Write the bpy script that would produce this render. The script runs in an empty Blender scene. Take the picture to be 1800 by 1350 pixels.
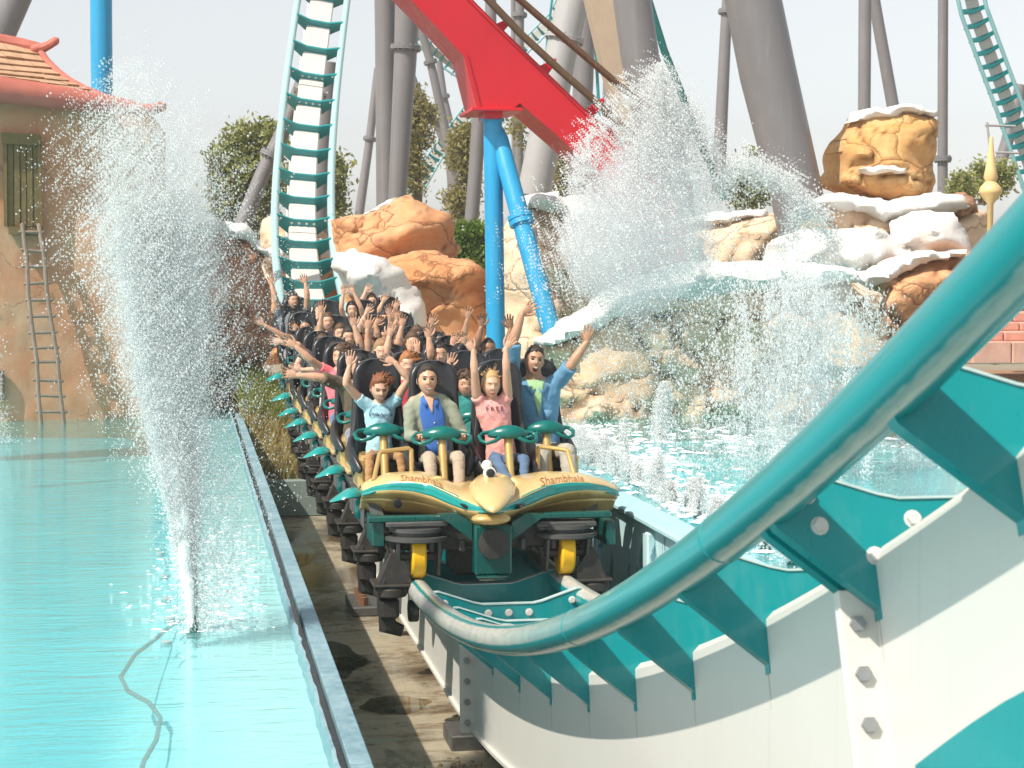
import bpy, bmesh, math, random
import numpy as np
from mathutils import Vector, Matrix, noise
R = math.radians
random.seed(7); rng = np.random.default_rng(7)
sc = bpy.context.scene
COL = sc.collection
# ------------------------------------------------------------------ camera, light, exposure
F = 3300.0; PSI = R(9.805); PIT = R(3.55)
CAMF = Vector((math.sin(PSI)*math.cos(PIT), math.cos(PSI)*math.cos(PIT), -math.sin(PIT)))
CAMR = Vector((math.cos(PSI), -math.sin(PSI), 0)); CAMU = CAMR.cross(CAMF)
H = 2.5                      # eye height above the pool water
cam = bpy.data.cameras.new('camera'); co = bpy.data.objects.new('camera', cam); COL.objects.link(co)
cam.sensor_width = 36; cam.lens = F/1800*36; cam.clip_end = 3000; cam.clip_start = .1
co.matrix_world = Matrix((( CAMR.x, CAMU.x, -CAMF.x, 0), (CAMR.y, CAMU.y, -CAMF.y, 0), (CAMR.z, CAMU.z, -CAMF.z, H), (0,0,0,1)))
cam.dof.use_dof = True; cam.dof.focus_distance = 16.5; cam.dof.aperture_fstop = 7.1
sc.camera = co
SUN_EL = 51; SUN_DIR = Vector((-.54, -.34, math.sqrt(.54**2+.34**2)*math.tan(R(SUN_EL)))).normalized()
w = bpy.data.worlds.new('World'); sc.world = w; w.use_nodes = True
nt = w.node_tree; nt.nodes.clear()
sky = nt.nodes.new('ShaderNodeTexSky'); sky.sky_type = 'NISHITA'; sky.sun_disc = False
sky.sun_elevation = R(SUN_EL); sky.sun_rotation = math.atan2(SUN_DIR.x, SUN_DIR.y)
sky.air_density = 1.0; sky.dust_density = 1.2; sky.ozone_density = 1.0
hs = nt.nodes.new('ShaderNodeHueSaturation'); hs.inputs['Saturation'].default_value = .22; hs.inputs['Value'].default_value = 1.0
bg = nt.nodes.new('ShaderNodeBackground'); bg.inputs['Strength'].default_value = .118
wo = nt.nodes.new('ShaderNodeOutputWorld')
nt.links.new(sky.outputs[0], hs.inputs['Color']); nt.links.new(hs.outputs[0], bg.inputs[0]); nt.links.new(bg.outputs[0], wo.inputs[0])
sl = bpy.data.lights.new('sun', 'SUN'); sl.energy = 4.5; sl.angle = R(.55); sl.color = (1, .93, .82)
so = bpy.data.objects.new('sun', sl); COL.objects.link(so); so.rotation_euler = SUN_DIR.to_track_quat('Z', 'Y').to_euler()
sc.view_settings.view_transform = 'Standard'; sc.view_settings.look = 'None'; sc.view_settings.gamma = 1
sc.view_settings.use_curve_mapping = False; sc.view_settings.exposure = .45
sc.cycles.max_bounces = 16; sc.cycles.transparent_max_bounces = 40; sc.cycles.diffuse_bounces = 8; sc.cycles.volume_bounces = 4
sc.cycles.use_denoising = True

# ------------------------------------------------------------------ geometry helpers
def ray(px, py): return CAMF + CAMR*((px-900)/F) - CAMU*((py-675)/F)
def at(px, py, Y):                       # the point at depth Y whose bearing was measured at (px, py)
    d = ray(px, py); v = d*(Y/d.y); return Vector((v.x, v.y, v.z+H))
def atz(px, py, z):
    d = ray(px, py); v = d*((z-H)/d.z); return Vector((v.x, v.y, z))
def smooth01(t): t = max(0., min(1., t)); return t*t*(3-2*t)
def lerp(a, b, t): return a+(b-a)*t
def interp(x, xs, ys): return float(np.interp(x, xs, ys))

class MB:
    def __init__(s): s.v = []; s.f = []; s.uv = {}
    def add(s, vs, fs):
        n = len(s.v); s.v += [tuple(v) for v in vs]; s.f += [tuple(i+n for i in f) for f in fs]; return s
    def box(s, c, d, rz=0, rx=0, ry=0, M=None, bev=0):
        hx, hy, hz = d[0]/2, d[1]/2, d[2]/2
        if M is None: M = Matrix.Rotation(rz, 3, 'Z') @ Matrix.Rotation(ry, 3, 'Y') @ Matrix.Rotation(rx, 3, 'X')
        c = Vector(c)
        if bev <= 0:
            vs = [c + M @ Vector((x*hx, y*hy, z*hz)) for z in (-1, 1) for y in (-1, 1) for x in (-1, 1)]
            return s.add(vs, [(0,2,3,1), (4,5,7,6), (0,1,5,4), (2,6,7,3), (0,4,6,2), (1,3,7,5)])
        b = min(bev, hx*.9, hy*.9, hz*.9); vs = []; ring = lambda x, y, z: [(x-b,-y,z),(x,-y+b,z),(x,y-b,z),(x-b,y,z),(-x+b,y,z),(-x,y-b,z),(-x,-y+b,z),(-x+b,-y,z)]
        for (x, y, z) in ((hx-b, hy-b, -hz), (hx, hy, -hz+b), (hx, hy, hz-b), (hx-b, hy-b, hz)):
            vs += [c + M @ Vector(p) for p in ring(x, y, z)]
        fs = [tuple(range(7, -1, -1)), tuple(range(24, 32))]
        for r in range(3):
            for i in range(8): j = (i+1) % 8; fs.append((r*8+i, r*8+j, r*8+8+j, r*8+8+i))
        return s.add(vs, fs)
    def tube(s, pts, rad, n=10, up=None, cap=True, round_=False):
        """swept tube; rad is a number, a list, or a list of (ra, rb) with ra along 'side', rb along 'up'"""
        pts = [Vector(p) for p in pts]; m = len(pts)
        if not isinstance(rad, (list, tuple)): rad = [rad]*m
        rad = [r if isinstance(r, (tuple, list)) else (r, r) for r in rad]
        if round_:
            for e in (0, 1):
                p0, p1 = (pts[0], pts[1]) if e == 0 else (pts[-1], pts[-2])
                d = (p0-p1).normalized(); r = rad[0] if e == 0 else rad[-1]
                mr = min(r)
                ex = [(p0 + d*mr*.55, (r[0]*.83, r[1]*.83)), (p0 + d*mr*.95, (r[0]*.35, r[1]*.35))]
                for q, rr in ex:
                    if e == 0: pts.insert(0, q); rad.insert(0, rr)
                    else: pts.append(q); rad.append(rr)
            m = len(pts)
        vs = []; pn = None; ref = Vector(up) if up else None
        for i, p in enumerate(pts):
            t = (pts[min(i+1, m-1)] - pts[max(i-1, 0)])
            t = t.normalized() if t.length > 1e-9 else Vector((0,0,1))
            if ref is not None: side = t.cross(ref)
            elif pn is None: side = t.cross(Vector((0,0,1)) if abs(t.z) < .9 else Vector((0,1,0)))
            else: side = pn - t*pn.dot(t)
            if side.length < 1e-6: side = pn if pn is not None else Vector((1,0,0))
            side.normalize(); pn = side; u = side.cross(t)
            for k in range(n):
                a = 2*math.pi*k/n; vs.append(p + side*(math.cos(a)*rad[i][0]) + u*(math.sin(a)*rad[i][1]))
        fs = []
        for i in range(m-1):
            for k in range(n):
                k2 = (k+1) % n; fs.append((i*n+k, i*n+k2, (i+1)*n+k2, (i+1)*n+k))
        if cap: fs += [tuple(range(n-1, -1, -1)), tuple(range((m-1)*n, m*n))]
        return s.add(vs, fs)
    def cyl(s, a, b, r, n=16, r2=None): return s.tube([a, b], [r, r if r2 is None else r2], n)
    def lathe(s, prof, c=(0,0,0), axis=(0,0,1), n=20):
        ax = Vector(axis).normalized(); q = ax.to_track_quat('Z', 'Y'); c = Vector(c); vs = []; m = len(prof)
        for (r, h) in prof:
            for k in range(n):
                a = 2*math.pi*k/n; vs.append(c + q @ Vector((math.cos(a)*r, math.sin(a)*r, h)))
        fs = []
        for i in range(m-1):
            for k in range(n): k2 = (k+1) % n; fs.append((i*n+k, i*n+k2, (i+1)*n+k2, (i+1)*n+k))
        fs += [tuple(range(n-1, -1, -1)), tuple(range((m-1)*n, m*n))]
        return s.add(vs, fs)
    def prism(s, poly, vec):
        """polygon (list of 3D points) extruded along vec"""
        vec = Vector(vec); n = len(poly); vs = [Vector(p) for p in poly] + [Vector(p)+vec for p in poly]
        fs = [tuple(range(n-1, -1, -1)), tuple(range(n, 2*n))] + [(i, (i+1) % n, (i+1) % n+n, i+n) for i in range(n)]
        return s.add(vs, fs)
    def grid(s, fn, nu, nv, flip=False):
        vs = [fn(i/nu, j/nv) for i in range(nu+1) for j in range(nv+1)]; fs = []
        for i in range(nu):
            for j in range(nv):
                a = i*(nv+1)+j; q = (a, a+nv+1, a+nv+2, a+1); fs.append(q[::-1] if flip else q)
        return s.add(vs, fs)
    def ball(s, c, r, n=10, m=7, M=None):
        c = Vector(c); r = r if isinstance(r, (tuple, list)) else (r, r, r); vs = []
        for j in range(m+1):
            th = math.pi*j/m*.9999+1e-5
            for k in range(n):
                a = 2*math.pi*k/n; p = Vector((math.sin(th)*math.cos(a)*r[0], math.sin(th)*math.sin(a)*r[1], math.cos(th)*r[2]))
                if M is not None: p = M @ p
                vs.append(c+p)
        fs = []
        for j in range(m):
            for k in range(n): k2 = (k+1) % n; fs.append((j*n+k, (j+1)*n+k, (j+1)*n+k2, j*n+k2))
        return s.add(vs, fs)
    def mesh(s, name, mat, off=Vector((0,0,0)), smooth=True, fixn=True, angle=35):
        me = bpy.data.meshes.new(name); off = Vector(off)
        me.from_pydata([(v[0]-off.x, v[1]-off.y, v[2]-off.z) for v in s.v], [], s.f); me.update()
        if fixn:
            b = bmesh.new(); b.from_mesh(me); bmesh.ops.recalc_face_normals(b, faces=b.faces); b.to_mesh(me); b.free()
        if mat is not None: me.materials.append(mat)
        if smooth:
            me.shade_smooth()
            if angle < 180: me.set_sharp_from_angle(angle=R(angle))
        return me
    def build(s, name, mat, parent=None, smooth=True, fixn=True, angle=35, local=False):
        off = Vector((0,0,0)) if (parent is None or local) else wloc(parent)
        return link(name, s.mesh(name, mat, off, smooth, fixn, angle), parent)
def wloc(o):
    l = Vector(o.location)
    while o.parent: o = o.parent; l += Vector(o.location)
    return l
def link(name, me, parent=None, loc=None):
    o = bpy.data.objects.new(name, me); COL.objects.link(o)
    if parent is not None: o.parent = parent
    if loc is not None: o.location = loc
    return o
def tag(o, label=None, cat=None, group=None, kind=None):
    if label: o['label'] = label
    if cat: o['category'] = cat
    if group: o['group'] = group
    if kind: o['kind'] = kind
    return o
def empty(name, loc, label, cat, group=None):
    o = bpy.data.objects.new(name, None); COL.objects.link(o); o.location = loc; o.empty_display_size = .2
    return tag(o, label, cat, group)
def children(o, pool):
    return [c for c in pool if c.parent == o]
def copy_tree(o, parent=None, pool=None):
    pool = pool if pool is not None else list(o.children_recursive)
    c = o.copy(); COL.objects.link(c); c.parent = parent
    for ch in [q for q in pool if q.parent == o]: copy_tree(ch, c, pool)
    return c

# ------------------------------------------------------------------ materials
MATS = {}
def NN(nt, t, **kw):
    n = nt.nodes.new(t)
    for k, v in kw.items():
        if k in n.inputs: n.inputs[k].default_value = v
        else: setattr(n, k, v)
    return n
def base(name):
    m = bpy.data.materials.new(name); m.use_nodes = True; nt = m.node_tree
    return m, nt, nt.nodes['Principled BSDF'], nt.nodes['Material Output']
def ramp(nt, fac, stops, interp_='LINEAR'):
    r = nt.nodes.new('ShaderNodeValToRGB'); cr = r.color_ramp; cr.interpolation = interp_
    while len(cr.elements) < len(stops): cr.elements.new(.5)
    for e, (p, c) in zip(cr.elements, stops): e.position = p; e.color = (*c, 1) if len(c) == 3 else c
    nt.links.new(fac, r.inputs[0]); return r.outputs[0]
def mixc(nt, fac, a, b, mode='MIX'):
    m = nt.nodes.new('ShaderNodeMix'); m.data_type = 'RGBA'; m.blend_type = mode
    for s_, v in ((0, fac), (6, a), (7, b)):
        if isinstance(v, (int, float)): m.inputs[s_].default_value = v
        elif isinstance(v, tuple): m.inputs[s_].default_value = (*v, 1) if len(v) == 3 else v
        else: nt.links.new(v, m.inputs[s_])
    return m.outputs[2]
def pos(nt, scale=(1,1,1), obj=False):
    tc = nt.nodes.new('ShaderNodeTexCoord' if obj else 'ShaderNodeNewGeometry')
    mp = nt.nodes.new('ShaderNodeMapping'); mp.inputs['Scale'].default_value = scale
    nt.links.new(tc.outputs['Object' if obj else 'Position'], mp.inputs[0]); return mp.outputs[0]
def ntex(nt, vec, scale, detail=5, rough=.6, dist=0):
    n = nt.nodes.new('ShaderNodeTexNoise'); n.inputs['Scale'].default_value = scale; n.inputs['Detail'].default_value = detail
    n.inputs['Roughness'].default_value = rough; n.inputs['Distortion'].default_value = dist; nt.links.new(vec, n.inputs['Vector']); return n.outputs[0]
def bump(nt, b, h, strength=.3, dist=.01):
    n = nt.nodes.new('ShaderNodeBump'); n.inputs['Strength'].default_value = strength; n.inputs['Distance'].default_value = dist
    nt.links.new(h, n.inputs['Height']); nt.links.new(n.outputs[0], b.inputs['Normal'])
def vary(c, k): return tuple(max(0, min(1, x*k)) for x in c)
def paint(name, c, rough=.35, dirt=.25, dirtc=(.12,.1,.08), scale=2.0, metal=0, coat=0, streak=True, bmp=.08, spec=.5):
    """painted steel: slight tone change, dirt in vertical streaks and blotches"""
    if name in MATS: return MATS[name]
    m, nt, b, o = base(name)
    v = pos(nt); n1 = ntex(nt, v, scale, 6, .65); col = mixc(nt, ramp(nt, n1, [(.35, (0,0,0)), (.7, (1,1,1))]), vary(c, .93), vary(c, 1.05))
    v2 = pos(nt, (6, 6, .6)); n2 = ntex(nt, v2 if streak else v, scale*1.2, 6, .7)
    f = ramp(nt, n2, [(.52, (0,0,0)), (.78, (dirt,)*3)]); col = mixc(nt, f, col, dirtc)
    nt.links.new(col, b.inputs['Base Color']); nt.links.new(ramp(nt, n2, [(.3, (rough*.8,)*3), (.8, (min(1, rough*1.5),)*3)]), b.inputs['Roughness'])
    b.inputs['Metallic'].default_value = metal; b.inputs['Coat Weight'].default_value = coat; b.inputs['Specular IOR Level'].default_value = spec
    if bmp: bump(nt, b, ntex(nt, v, 60, 3), bmp, .004)
    MATS[name] = m; return m
def plain(name, c, rough=.6, metal=0, sub=0, bs=None, bk=.2, spec=.5, var=.12, vs=20, sheen=0):
    if name in MATS: return MATS[name]
    m, nt, b, o = base(name)
    v = pos(nt, obj=True); n1 = ntex(nt, v, vs, 4)
    nt.links.new(mixc(nt, n1, vary(c, 1-var), vary(c, 1+var)), b.inputs['Base Color'])
    b.inputs['Roughness'].default_value = rough; b.inputs['Metallic'].default_value = metal; b.inputs['Specular IOR Level'].default_value = spec
    if sub: b.inputs['Subsurface Weight'].default_value = sub; b.inputs['Subsurface Radius'].default_value = (.02,.008,.004); b.inputs['Subsurface Scale'].default_value = .5
    if sheen: b.inputs['Sheen Weight'].default_value = sheen
    if bs: bump(nt, b, ntex(nt, v, bs, 4, .6, .3), bk, .01)
    MATS[name] = m; return m
TEAL = (.0, .235, .25); 
M_teal = paint('teal_paint', TEAL, .3, .12, (.3,.4,.4), 1.5, coat=.3, spec=.5)
M_tealdk = paint('teal_green_paint', (.0, .075, .065), .28, .3, (.02,.03,.03), 3, coat=.4)
M_white = paint('white_paint', (.70,.68,.63), .42, .30, (.36,.32,.27), 1.2, coat=.1)
M_grey = paint('grey_column_paint', (.185,.175,.18), .36, .35, (.30,.29,.29), .8, spec=.6)
M_grey2 = paint('pale_grey_column_paint', (.38,.375,.375), .36, .3, (.25,.24,.24), .8, spec=.6)
M_red = paint('red_paint', (.55,.004,.016), .4, .12, (.4,.06,.05), 1)
M_blue = paint('blue_paint', (.02,.30,.56), .36, .2, (.2,.55,.75), 1.2)
M_gold = paint('gold_paint', (.56,.37,.13), .3, .2, (.25,.16,.06), 3, metal=.35, coat=.5, streak=False)
M_steel = paint('dirty_steel', (.13,.125,.12), .45, .6, (.05,.04,.03), 6, metal=.5, streak=False)
M_dark = paint('greasy_dark_steel', (.045,.04,.036), .5, .5, (.12,.10,.08), 7, metal=.3, streak=False)
M_yellow = paint('yellow_wheel', (.86,.47,.01), .35, .35, (.35,.18,.01), 8, streak=False)
M_bolt = paint('galvanised_bolt', (.30,.31,.32), .5, .5, (.2,.17,.13), 30, metal=.6, streak=False)
M_boltw = paint('dusty_white_bolt', (.62,.60,.57), .5, .5, (.4,.36,.3), 30, streak=False)
M_black = plain('black_seat_leather', (.018,.018,.021), .34, bs=9, bk=.25, var=.3, vs=6)
M_rubber = plain('black_rubber', (.012,.012,.012), .6)

def rail_mat():
    m, nt, b, o = base('worn_teal_rail')
    uv = NN(nt, 'ShaderNodeUVMap'); sp = NN(nt, 'ShaderNodeSeparateXYZ'); nt.links.new(uv.outputs[0], sp.inputs[0])
    v = pos(nt); nz = ntex(nt, v, 9, 6, .7); nl = ntex(nt, pos(nt, (14, 1.2, 1.2)), 6, 5, .7)
    def band(c, wd, edge):
        a = NN(nt, 'ShaderNodeMath', operation='SUBTRACT'); nt.links.new(sp.outputs[0], a.inputs[0]); a.inputs[1].default_value = c
        k = NN(nt, 'ShaderNodeMath', operation='MULTIPLY_ADD'); nt.links.new(nz, k.inputs[0]); k.inputs[1].default_value = .05; nt.links.new(a.outputs[0], k.inputs[2])
        ab = NN(nt, 'ShaderNodeMath', operation='ABSOLUTE'); nt.links.new(k.outputs[0], ab.inputs[0])
        mr = NN(nt, 'ShaderNodeMapRange'); nt.links.new(ab.outputs[0], mr.inputs[0]); mr.inputs[1].default_value = wd; mr.inputs[2].default_value = wd+edge; mr.inputs[3].default_value = 1; mr.inputs[4].default_value = 0
        return mr.outputs[0]
    def mul(a, b_):
        q = NN(nt, 'ShaderNodeMath', operation='MULTIPLY'); nt.links.new(a, q.inputs[0])
        if isinstance(b_, float): q.inputs[1].default_value = b_
        else: nt.links.new(b_, q.inputs[1])
        return q.outputs[0]
    def mx(a, b_):
        q = NN(nt, 'ShaderNodeMath', operation='MAXIMUM'); nt.links.new(a, q.inputs[0]); nt.links.new(b_, q.inputs[1]); return q.outputs[0]
    far = NN(nt, 'ShaderNodeMapRange'); nt.links.new(sp.outputs[1], far.inputs[0]); far.inputs[1].default_value = 7.5; far.inputs[2].default_value = 10.5
    far3 = NN(nt, 'ShaderNodeMapRange'); nt.links.new(sp.outputs[1], far3.inputs[0]); far3.inputs[1].default_value = 28; far3.inputs[2].default_value = 36; far3.inputs[3].default_value = 1; far3.inputs[4].default_value = .25
    far2 = NN(nt, 'ShaderNodeMapRange'); nt.links.new(sp.outputs[1], far2.inputs[0]); far2.inputs[1].default_value = 4; far2.inputs[2].default_value = 9; far2.inputs[3].default_value = .55; far2.inputs[4].default_value = 1
    top = mul(band(.25-.035, .105, .02), far2.outputs[0]); side = mul(band(.475, .085, .02), far.outputs[0]); bot = mul(band(.72, .035, .02), .55)
    w_ = mx(mx(top, side), bot)
    wn = ramp(nt, nl, [(.25, (.55,)*3), (.6, (1,)*3)]); w2 = mul(mul(w_, wn), far3.outputs[0])
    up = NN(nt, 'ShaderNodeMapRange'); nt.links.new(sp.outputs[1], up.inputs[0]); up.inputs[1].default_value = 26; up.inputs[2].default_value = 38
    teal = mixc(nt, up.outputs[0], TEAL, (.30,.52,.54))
    col = mixc(nt, w2, teal, mixc(nt, nz, (.42,.40,.35), (.68,.65,.60)))
    nt.links.new(col, b.inputs['Base Color']); b.inputs['Roughness'].default_value = .3; b.inputs['Coat Weight'].default_value = .35
    bump(nt, b, nl, .12, .003); return m
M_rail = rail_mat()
# ------------------------------------------------------------------ coaster track: one winding thing
XL, GAUGE, RR, ZR = 1.81, 1.22, .088, H-2.6
YB = [3, 4.5, 5, 6, 7, 8, 9, 10, 11, 12, 13, 14, 15]; PB = [0]*13
UY = [25.5, 27.7, 29.6, 32, 35, 38, 41, 43.5, 47, 50, 53]; UZ = [0, .09, .30, .75, 1.45, 2.3, 3.65, 5.45, 8.6, 12.1, 16.5]
_c = np.polyfit(UY + [24.5, 23.5, 22], UZ + [0, 0, 0], 5)
def railL(Y):
    z = ZR
    if Y < 15.3: z += .0202*(15.3-Y)**2
    if Y > 24.5: z += max(0, float(np.polyval(_c, Y))) * smooth01((Y-24.5)/3)
    x = XL + (.0118*max(0, Y-38.5)**2 if Y > 38.5 else 0)
    return Vector((x, Y, z))
def frame(Y):
    T = (railL(Y-.02)-railL(Y+.02)).normalized(); S0 = Vector((1,0,0)); S0 = (S0 - T*S0.dot(T)).normalized()
    N0 = T.cross(S0); N0 = N0 if N0.z > 0 else -N0
    ph = R(interp(Y, YB, PB)) + R(interp(Y, [36, 52], [0, -7])) ; c, s = math.cos(ph), math.sin(ph)
    S = S0*c + N0*s; N = N0*c - S0*s; L = railL(Y)
    return L, L+S*(GAUGE/2), T, S, N
YS = []
y = 1.2
while y < 53: YS.append(y); y += .12 if y < 16 else .35
track = empty('coaster_track', (2.42, 14, H-3.7), 'teal railed coaster track on white box beam, curving up past the right edge', 'coaster track')
FR = [frame(y) for y in YS]
for side in (0, 1):
    mb = MB(); n = 28; rings = []
    for (L, C, T, S, N) in FR:
        P = L if side == 0 else L + S*GAUGE
        rings.append([P + (S*math.cos(2*math.pi*k/n) * (1 if side == 0 else -1) + N*math.sin(2*math.pi*k/n))*RR for k in range(n)])
    vs = [p for r_ in rings for p in r_]; fs = []; uvs = []
    for i in range(len(rings)-1):
        for k in range(n):
            k2 = (k+1) % n; fs.append((i*n+k, i*n+k2, (i+1)*n+k2, (i+1)*n+k)); uvs.append([(k/n, YS[i]), ((k+1)/n, YS[i]), ((k+1)/n, YS[i+1]), (k/n, YS[i+1])])
    off = wloc(track); me = bpy.data.meshes.new('rail'); me.from_pydata([tuple(p-off) for p in vs], [], fs); me.update()
    ul = me.uv_layers.new(name='UVMap'); ul.data.foreach_set('uv', [c for f in uvs for q in f for c in q])
    if side == 1: me.flip_normals()
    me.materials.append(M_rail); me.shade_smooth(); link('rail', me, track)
# spine: white box beam with thin cover plates and weld seams
BW, BT, BB = .30, -.17, -.945
def BBf(Y): return BB + .16*smooth01((6.2-Y)/1.6)
def spine(y0, y1, name='box_beam'):
    mb = MB(); ys = [y for y in YS if y0 < y < y1]; ys = [y0]+ys+[y1]; b = .03; prof = [(-BW, BT-b), (-BW+b, BT), (BW-b, BT), (BW, BT-b), (BW, BB+.012), (BW+.03, BB+.012), (BW+.03, BB-.012), (-BW-.03, BB-.012), (-BW-.03, BB+.012), (-BW, BB+.012)]
    n = len(prof); vs = []; fs = []
    for y in ys:
        L, C, T, S, N = frame(y); vs += [C+S*a+N*(b_ if b_ > -.6 else b_-BB+BBf(y)) for a, b_ in prof]
    for i in range(len(ys)-1):
        for k in range(n): k2 = (k+1) % n; fs.append((i*n+k, i*n+k2, (i+1)*n+k2, (i+1)*n+k))
    fs += [tuple(range(n)), tuple(range((len(ys)-1)*n, len(ys)*n))[::-1]]; mb.add(vs, fs); return mb.build(name, M_beam, track, angle=30)
def beam_mat():
    m, nt, b, o = base('white_beam_paint')
    v = pos(nt); n1 = ntex(nt, v, 1.6, 6, .6); st = ntex(nt, pos(nt, (9, 9, .35)), 2.4, 7, .72); fine = ntex(nt, pos(nt, (40, 40, 1.2)), 1.2, 4, .7)
    col = mixc(nt, n1, (.56,.54,.50), (.61,.59,.55))
    col = mixc(nt, ramp(nt, st, [(.56, (0,0,0)), (.72, (.22,)*3)]), col, (.40,.37,.33))
    col = mixc(nt, ramp(nt, fine, [(.62, (0,0,0)), (.72, (.14,)*3)]), col, (.40,.37,.33))
    nt.links.new(col, b.inputs['Base Color']); b.inputs['Roughness'].default_value = .42; bump(nt, b, ntex(nt, v, 25, 3), .05, .004); return m
M_beam = beam_mat()
FL = [5.72, 13.95, 40.6, 45.6]       # bolted joints of the beam
cuts = [1.2] + FL + [53]
for a, b_ in zip(cuts[:-1], cuts[1:]): spine(a + (.012 if a != 1.2 else 0), b_ - .012)
# cross ties
M_lip_ = paint('worn_pale_edge', (.42,.55,.54), .5, .5, (.3,.3,.28), 9, streak=False)
TP = [(-.575,.085), (-.54,.085), (-.27,-.005), (-.20,-.02), (.20,-.02), (.27,-.005), (.54,.085), (.575,.085), (.64,-.04), (.61,-.105), (.304,-.365), (.304,-.40), (-.304,-.40), (-.304,-.365), (-.61,-.105), (-.64,-.04)]
def arc_positions(y0, step, yend):
    out = [y0]; s = 0; y = y0; d = .02*(1 if yend > y0 else -1); p = railL(y)
    while (y-yend)*d < 0:
        y += d; q = railL(y); s += (q-p).length; p = q
        if s >= step: out.append(y); s = 0
    return out
def tie(Y, thick=.055, mat=None, bolts=False):
    L, C, T, S, N = frame(Y); mb = MB(); poly = [C+S*a+N*b for a, b in TP]
    mb.prism([p - T*(thick/2) for p in poly], T*thick)
    o = mb.build('cross_tie', mat or M_teal, track, angle=30)
    if Y < 16:
        lp = MB(); top_ = poly[:8]
        for a, b in zip(top_[:-1], top_[1:]):
            d = (b-a).normalized(); u_ = T.cross(d).normalized(); u_ = u_ if u_.dot(N) > 0 else -u_; lp.prism([a-T*(thick/2+.008), b-T*(thick/2+.008), b-T*(thick/2+.008)+u_*.008, a-T*(thick/2+.008)+u_*.008], T*(thick+.016))
        lp.build('edge_lip', M_lip_, o, smooth=False)
    if bolts:
        bm_ = MB()
        for a, b in bolts:
            c = C+S*a+N*b + T*(thick/2-.002); bm_.tube([c, c+T*.02], .027, 6)
        # each bolt a mesh of its own
        for a, b in bolts:
            one = MB(); c = C+S*a+N*b + T*(thick/2-.002); one.tube([c, c+T*.022], [.024, .022], 6); one.tube([c, c+T*.004], .03, 12); one.build('bolt', M_boltw, o, angle=30)
    return o
ty = arc_positions(FL[0]+.04, 1.07, 26.0)
BN = [(-.50,.0), (.50,.0), (-.16,-.085), (0,-.085), (.16,-.085), (-.47,-.10), (-.30, -.20), (.40,-.20)]
for i, Y in enumerate(ty): tie(Y, bolts=BN if abs(Y-FL[0]) < .2 or abs(Y-FL[1]) < .55 else False)
for Y in arc_positions(FL[0]-.05, 1.07, 1.6)[0:]: tie(Y, bolts=BN if abs(Y-FL[0]) < .2 else False)
for i, Y in enumerate(arc_positions(27.0, 1.02, 52.5)): tie(Y, bolts=[(-.48,-.0), (-.24,-.1), (-.08,-.1), (.08,-.1), (.24,-.1), (.48,-.0)] if abs(Y-45.4) < .5 or abs(Y-40.5) < .5 else False)
# bolted flange plates of the beam
for Y in FL:
    L, C, T, S, N = frame(Y)
    for sgn in (-1, 1):
        for sd in (-1, 1):
            mb = MB(); c = C + S*(sd*(BW+.05)) + N*((BT+BB)/2) + T*(sgn*.014); M = Matrix((S, T, N)).transposed()
            c = C + S*(sd*(BW+.05)) + N*((-.31+BBf(Y))/2) + T*(sgn*.014); mb.box(c, (.13, .022, -.31-BBf(Y)+.03), M=M, bev=.004); fo = mb.build('joint_plate', M_beam, track, angle=30)
            if sgn == 1 or sd == -1:
                for j in range(4):
                    q = C + S*(sd*(BW+.065)) + N*(-.405-.157*j) + T*(sgn*.024); one = MB()
                    one.tube([q, q+T*(sgn*.022)], .026, 6); one.build('bolt', M_bolt, fo, angle=30)
# small weld collars on the rails
for side, Y in ((0, 8.6), (0, 6.2), (1, 13.6), (0, 24), (0, 33), (1, 33), (1, 41)):
    L, C, T, S, N = frame(Y); P = L if side == 0 else L+S*GAUGE; mb = MB(); mb.tube([P-T*.015, P-T*.006, P+T*.006, P+T*.015], [RR-.002, RR+.0025, RR+.0025, RR-.002], 24, cap=False); mb.build('weld_collar', M_teal, track, angle=60)

# weld seams with rust runs where the ties meet the beam's side
M_seam = plain('grey_weld_seam', (.42,.40,.37), .8)
for Y in ty+arc_positions(FL[0]-.05, 1.07, 1.6):
    L, C, T, S, N = frame(Y)
    if Y > 15: continue
    for sd in (-1,):
        mb = MB(); M = Matrix((S, T, N)).transposed(); mb.box(C+S*(sd*(BW+.0005))+N*(-.40-.06), (.003, .007, .13), M=M); mb.build('weld_seam', M_seam, track, smooth=False)

# teal saddle plate under the beam next to the camera, with two greasy bolts
sd_ = None; mb = MB(); vs = []; n_ = 0
for y in [2.2+.2*k for k in range(17)]:
    L, C, T, S, N = frame(y); b0 = BBf(y)-.014; d = .55*smooth01((5.5-y)/1.2)
    vs += [C+S*a+N*b for a, b in ((-.36, b0), (.36, b0), (.36, b0-.02-d), (-.36, b0-.02-d))]
mb.add(vs, [(i*4+k, i*4+(k+1) % 4, i*4+4+(k+1) % 4, i*4+4+k) for i in range(16) for k in range(4)]+[(0,1,2,3),(64,65,66,67)]); sd_ = mb.build('support_saddle', M_teal, track, angle=30)
for y in (4.9, 5.05):
    L, C, T, S, N = frame(y); c = C+S*-.365+N*(BBf(y)-.20); mb = MB(); mb.tube([c, c-S*.03], .03, 6); mb.build('bolt', M_bolt, sd_, angle=30)
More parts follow.
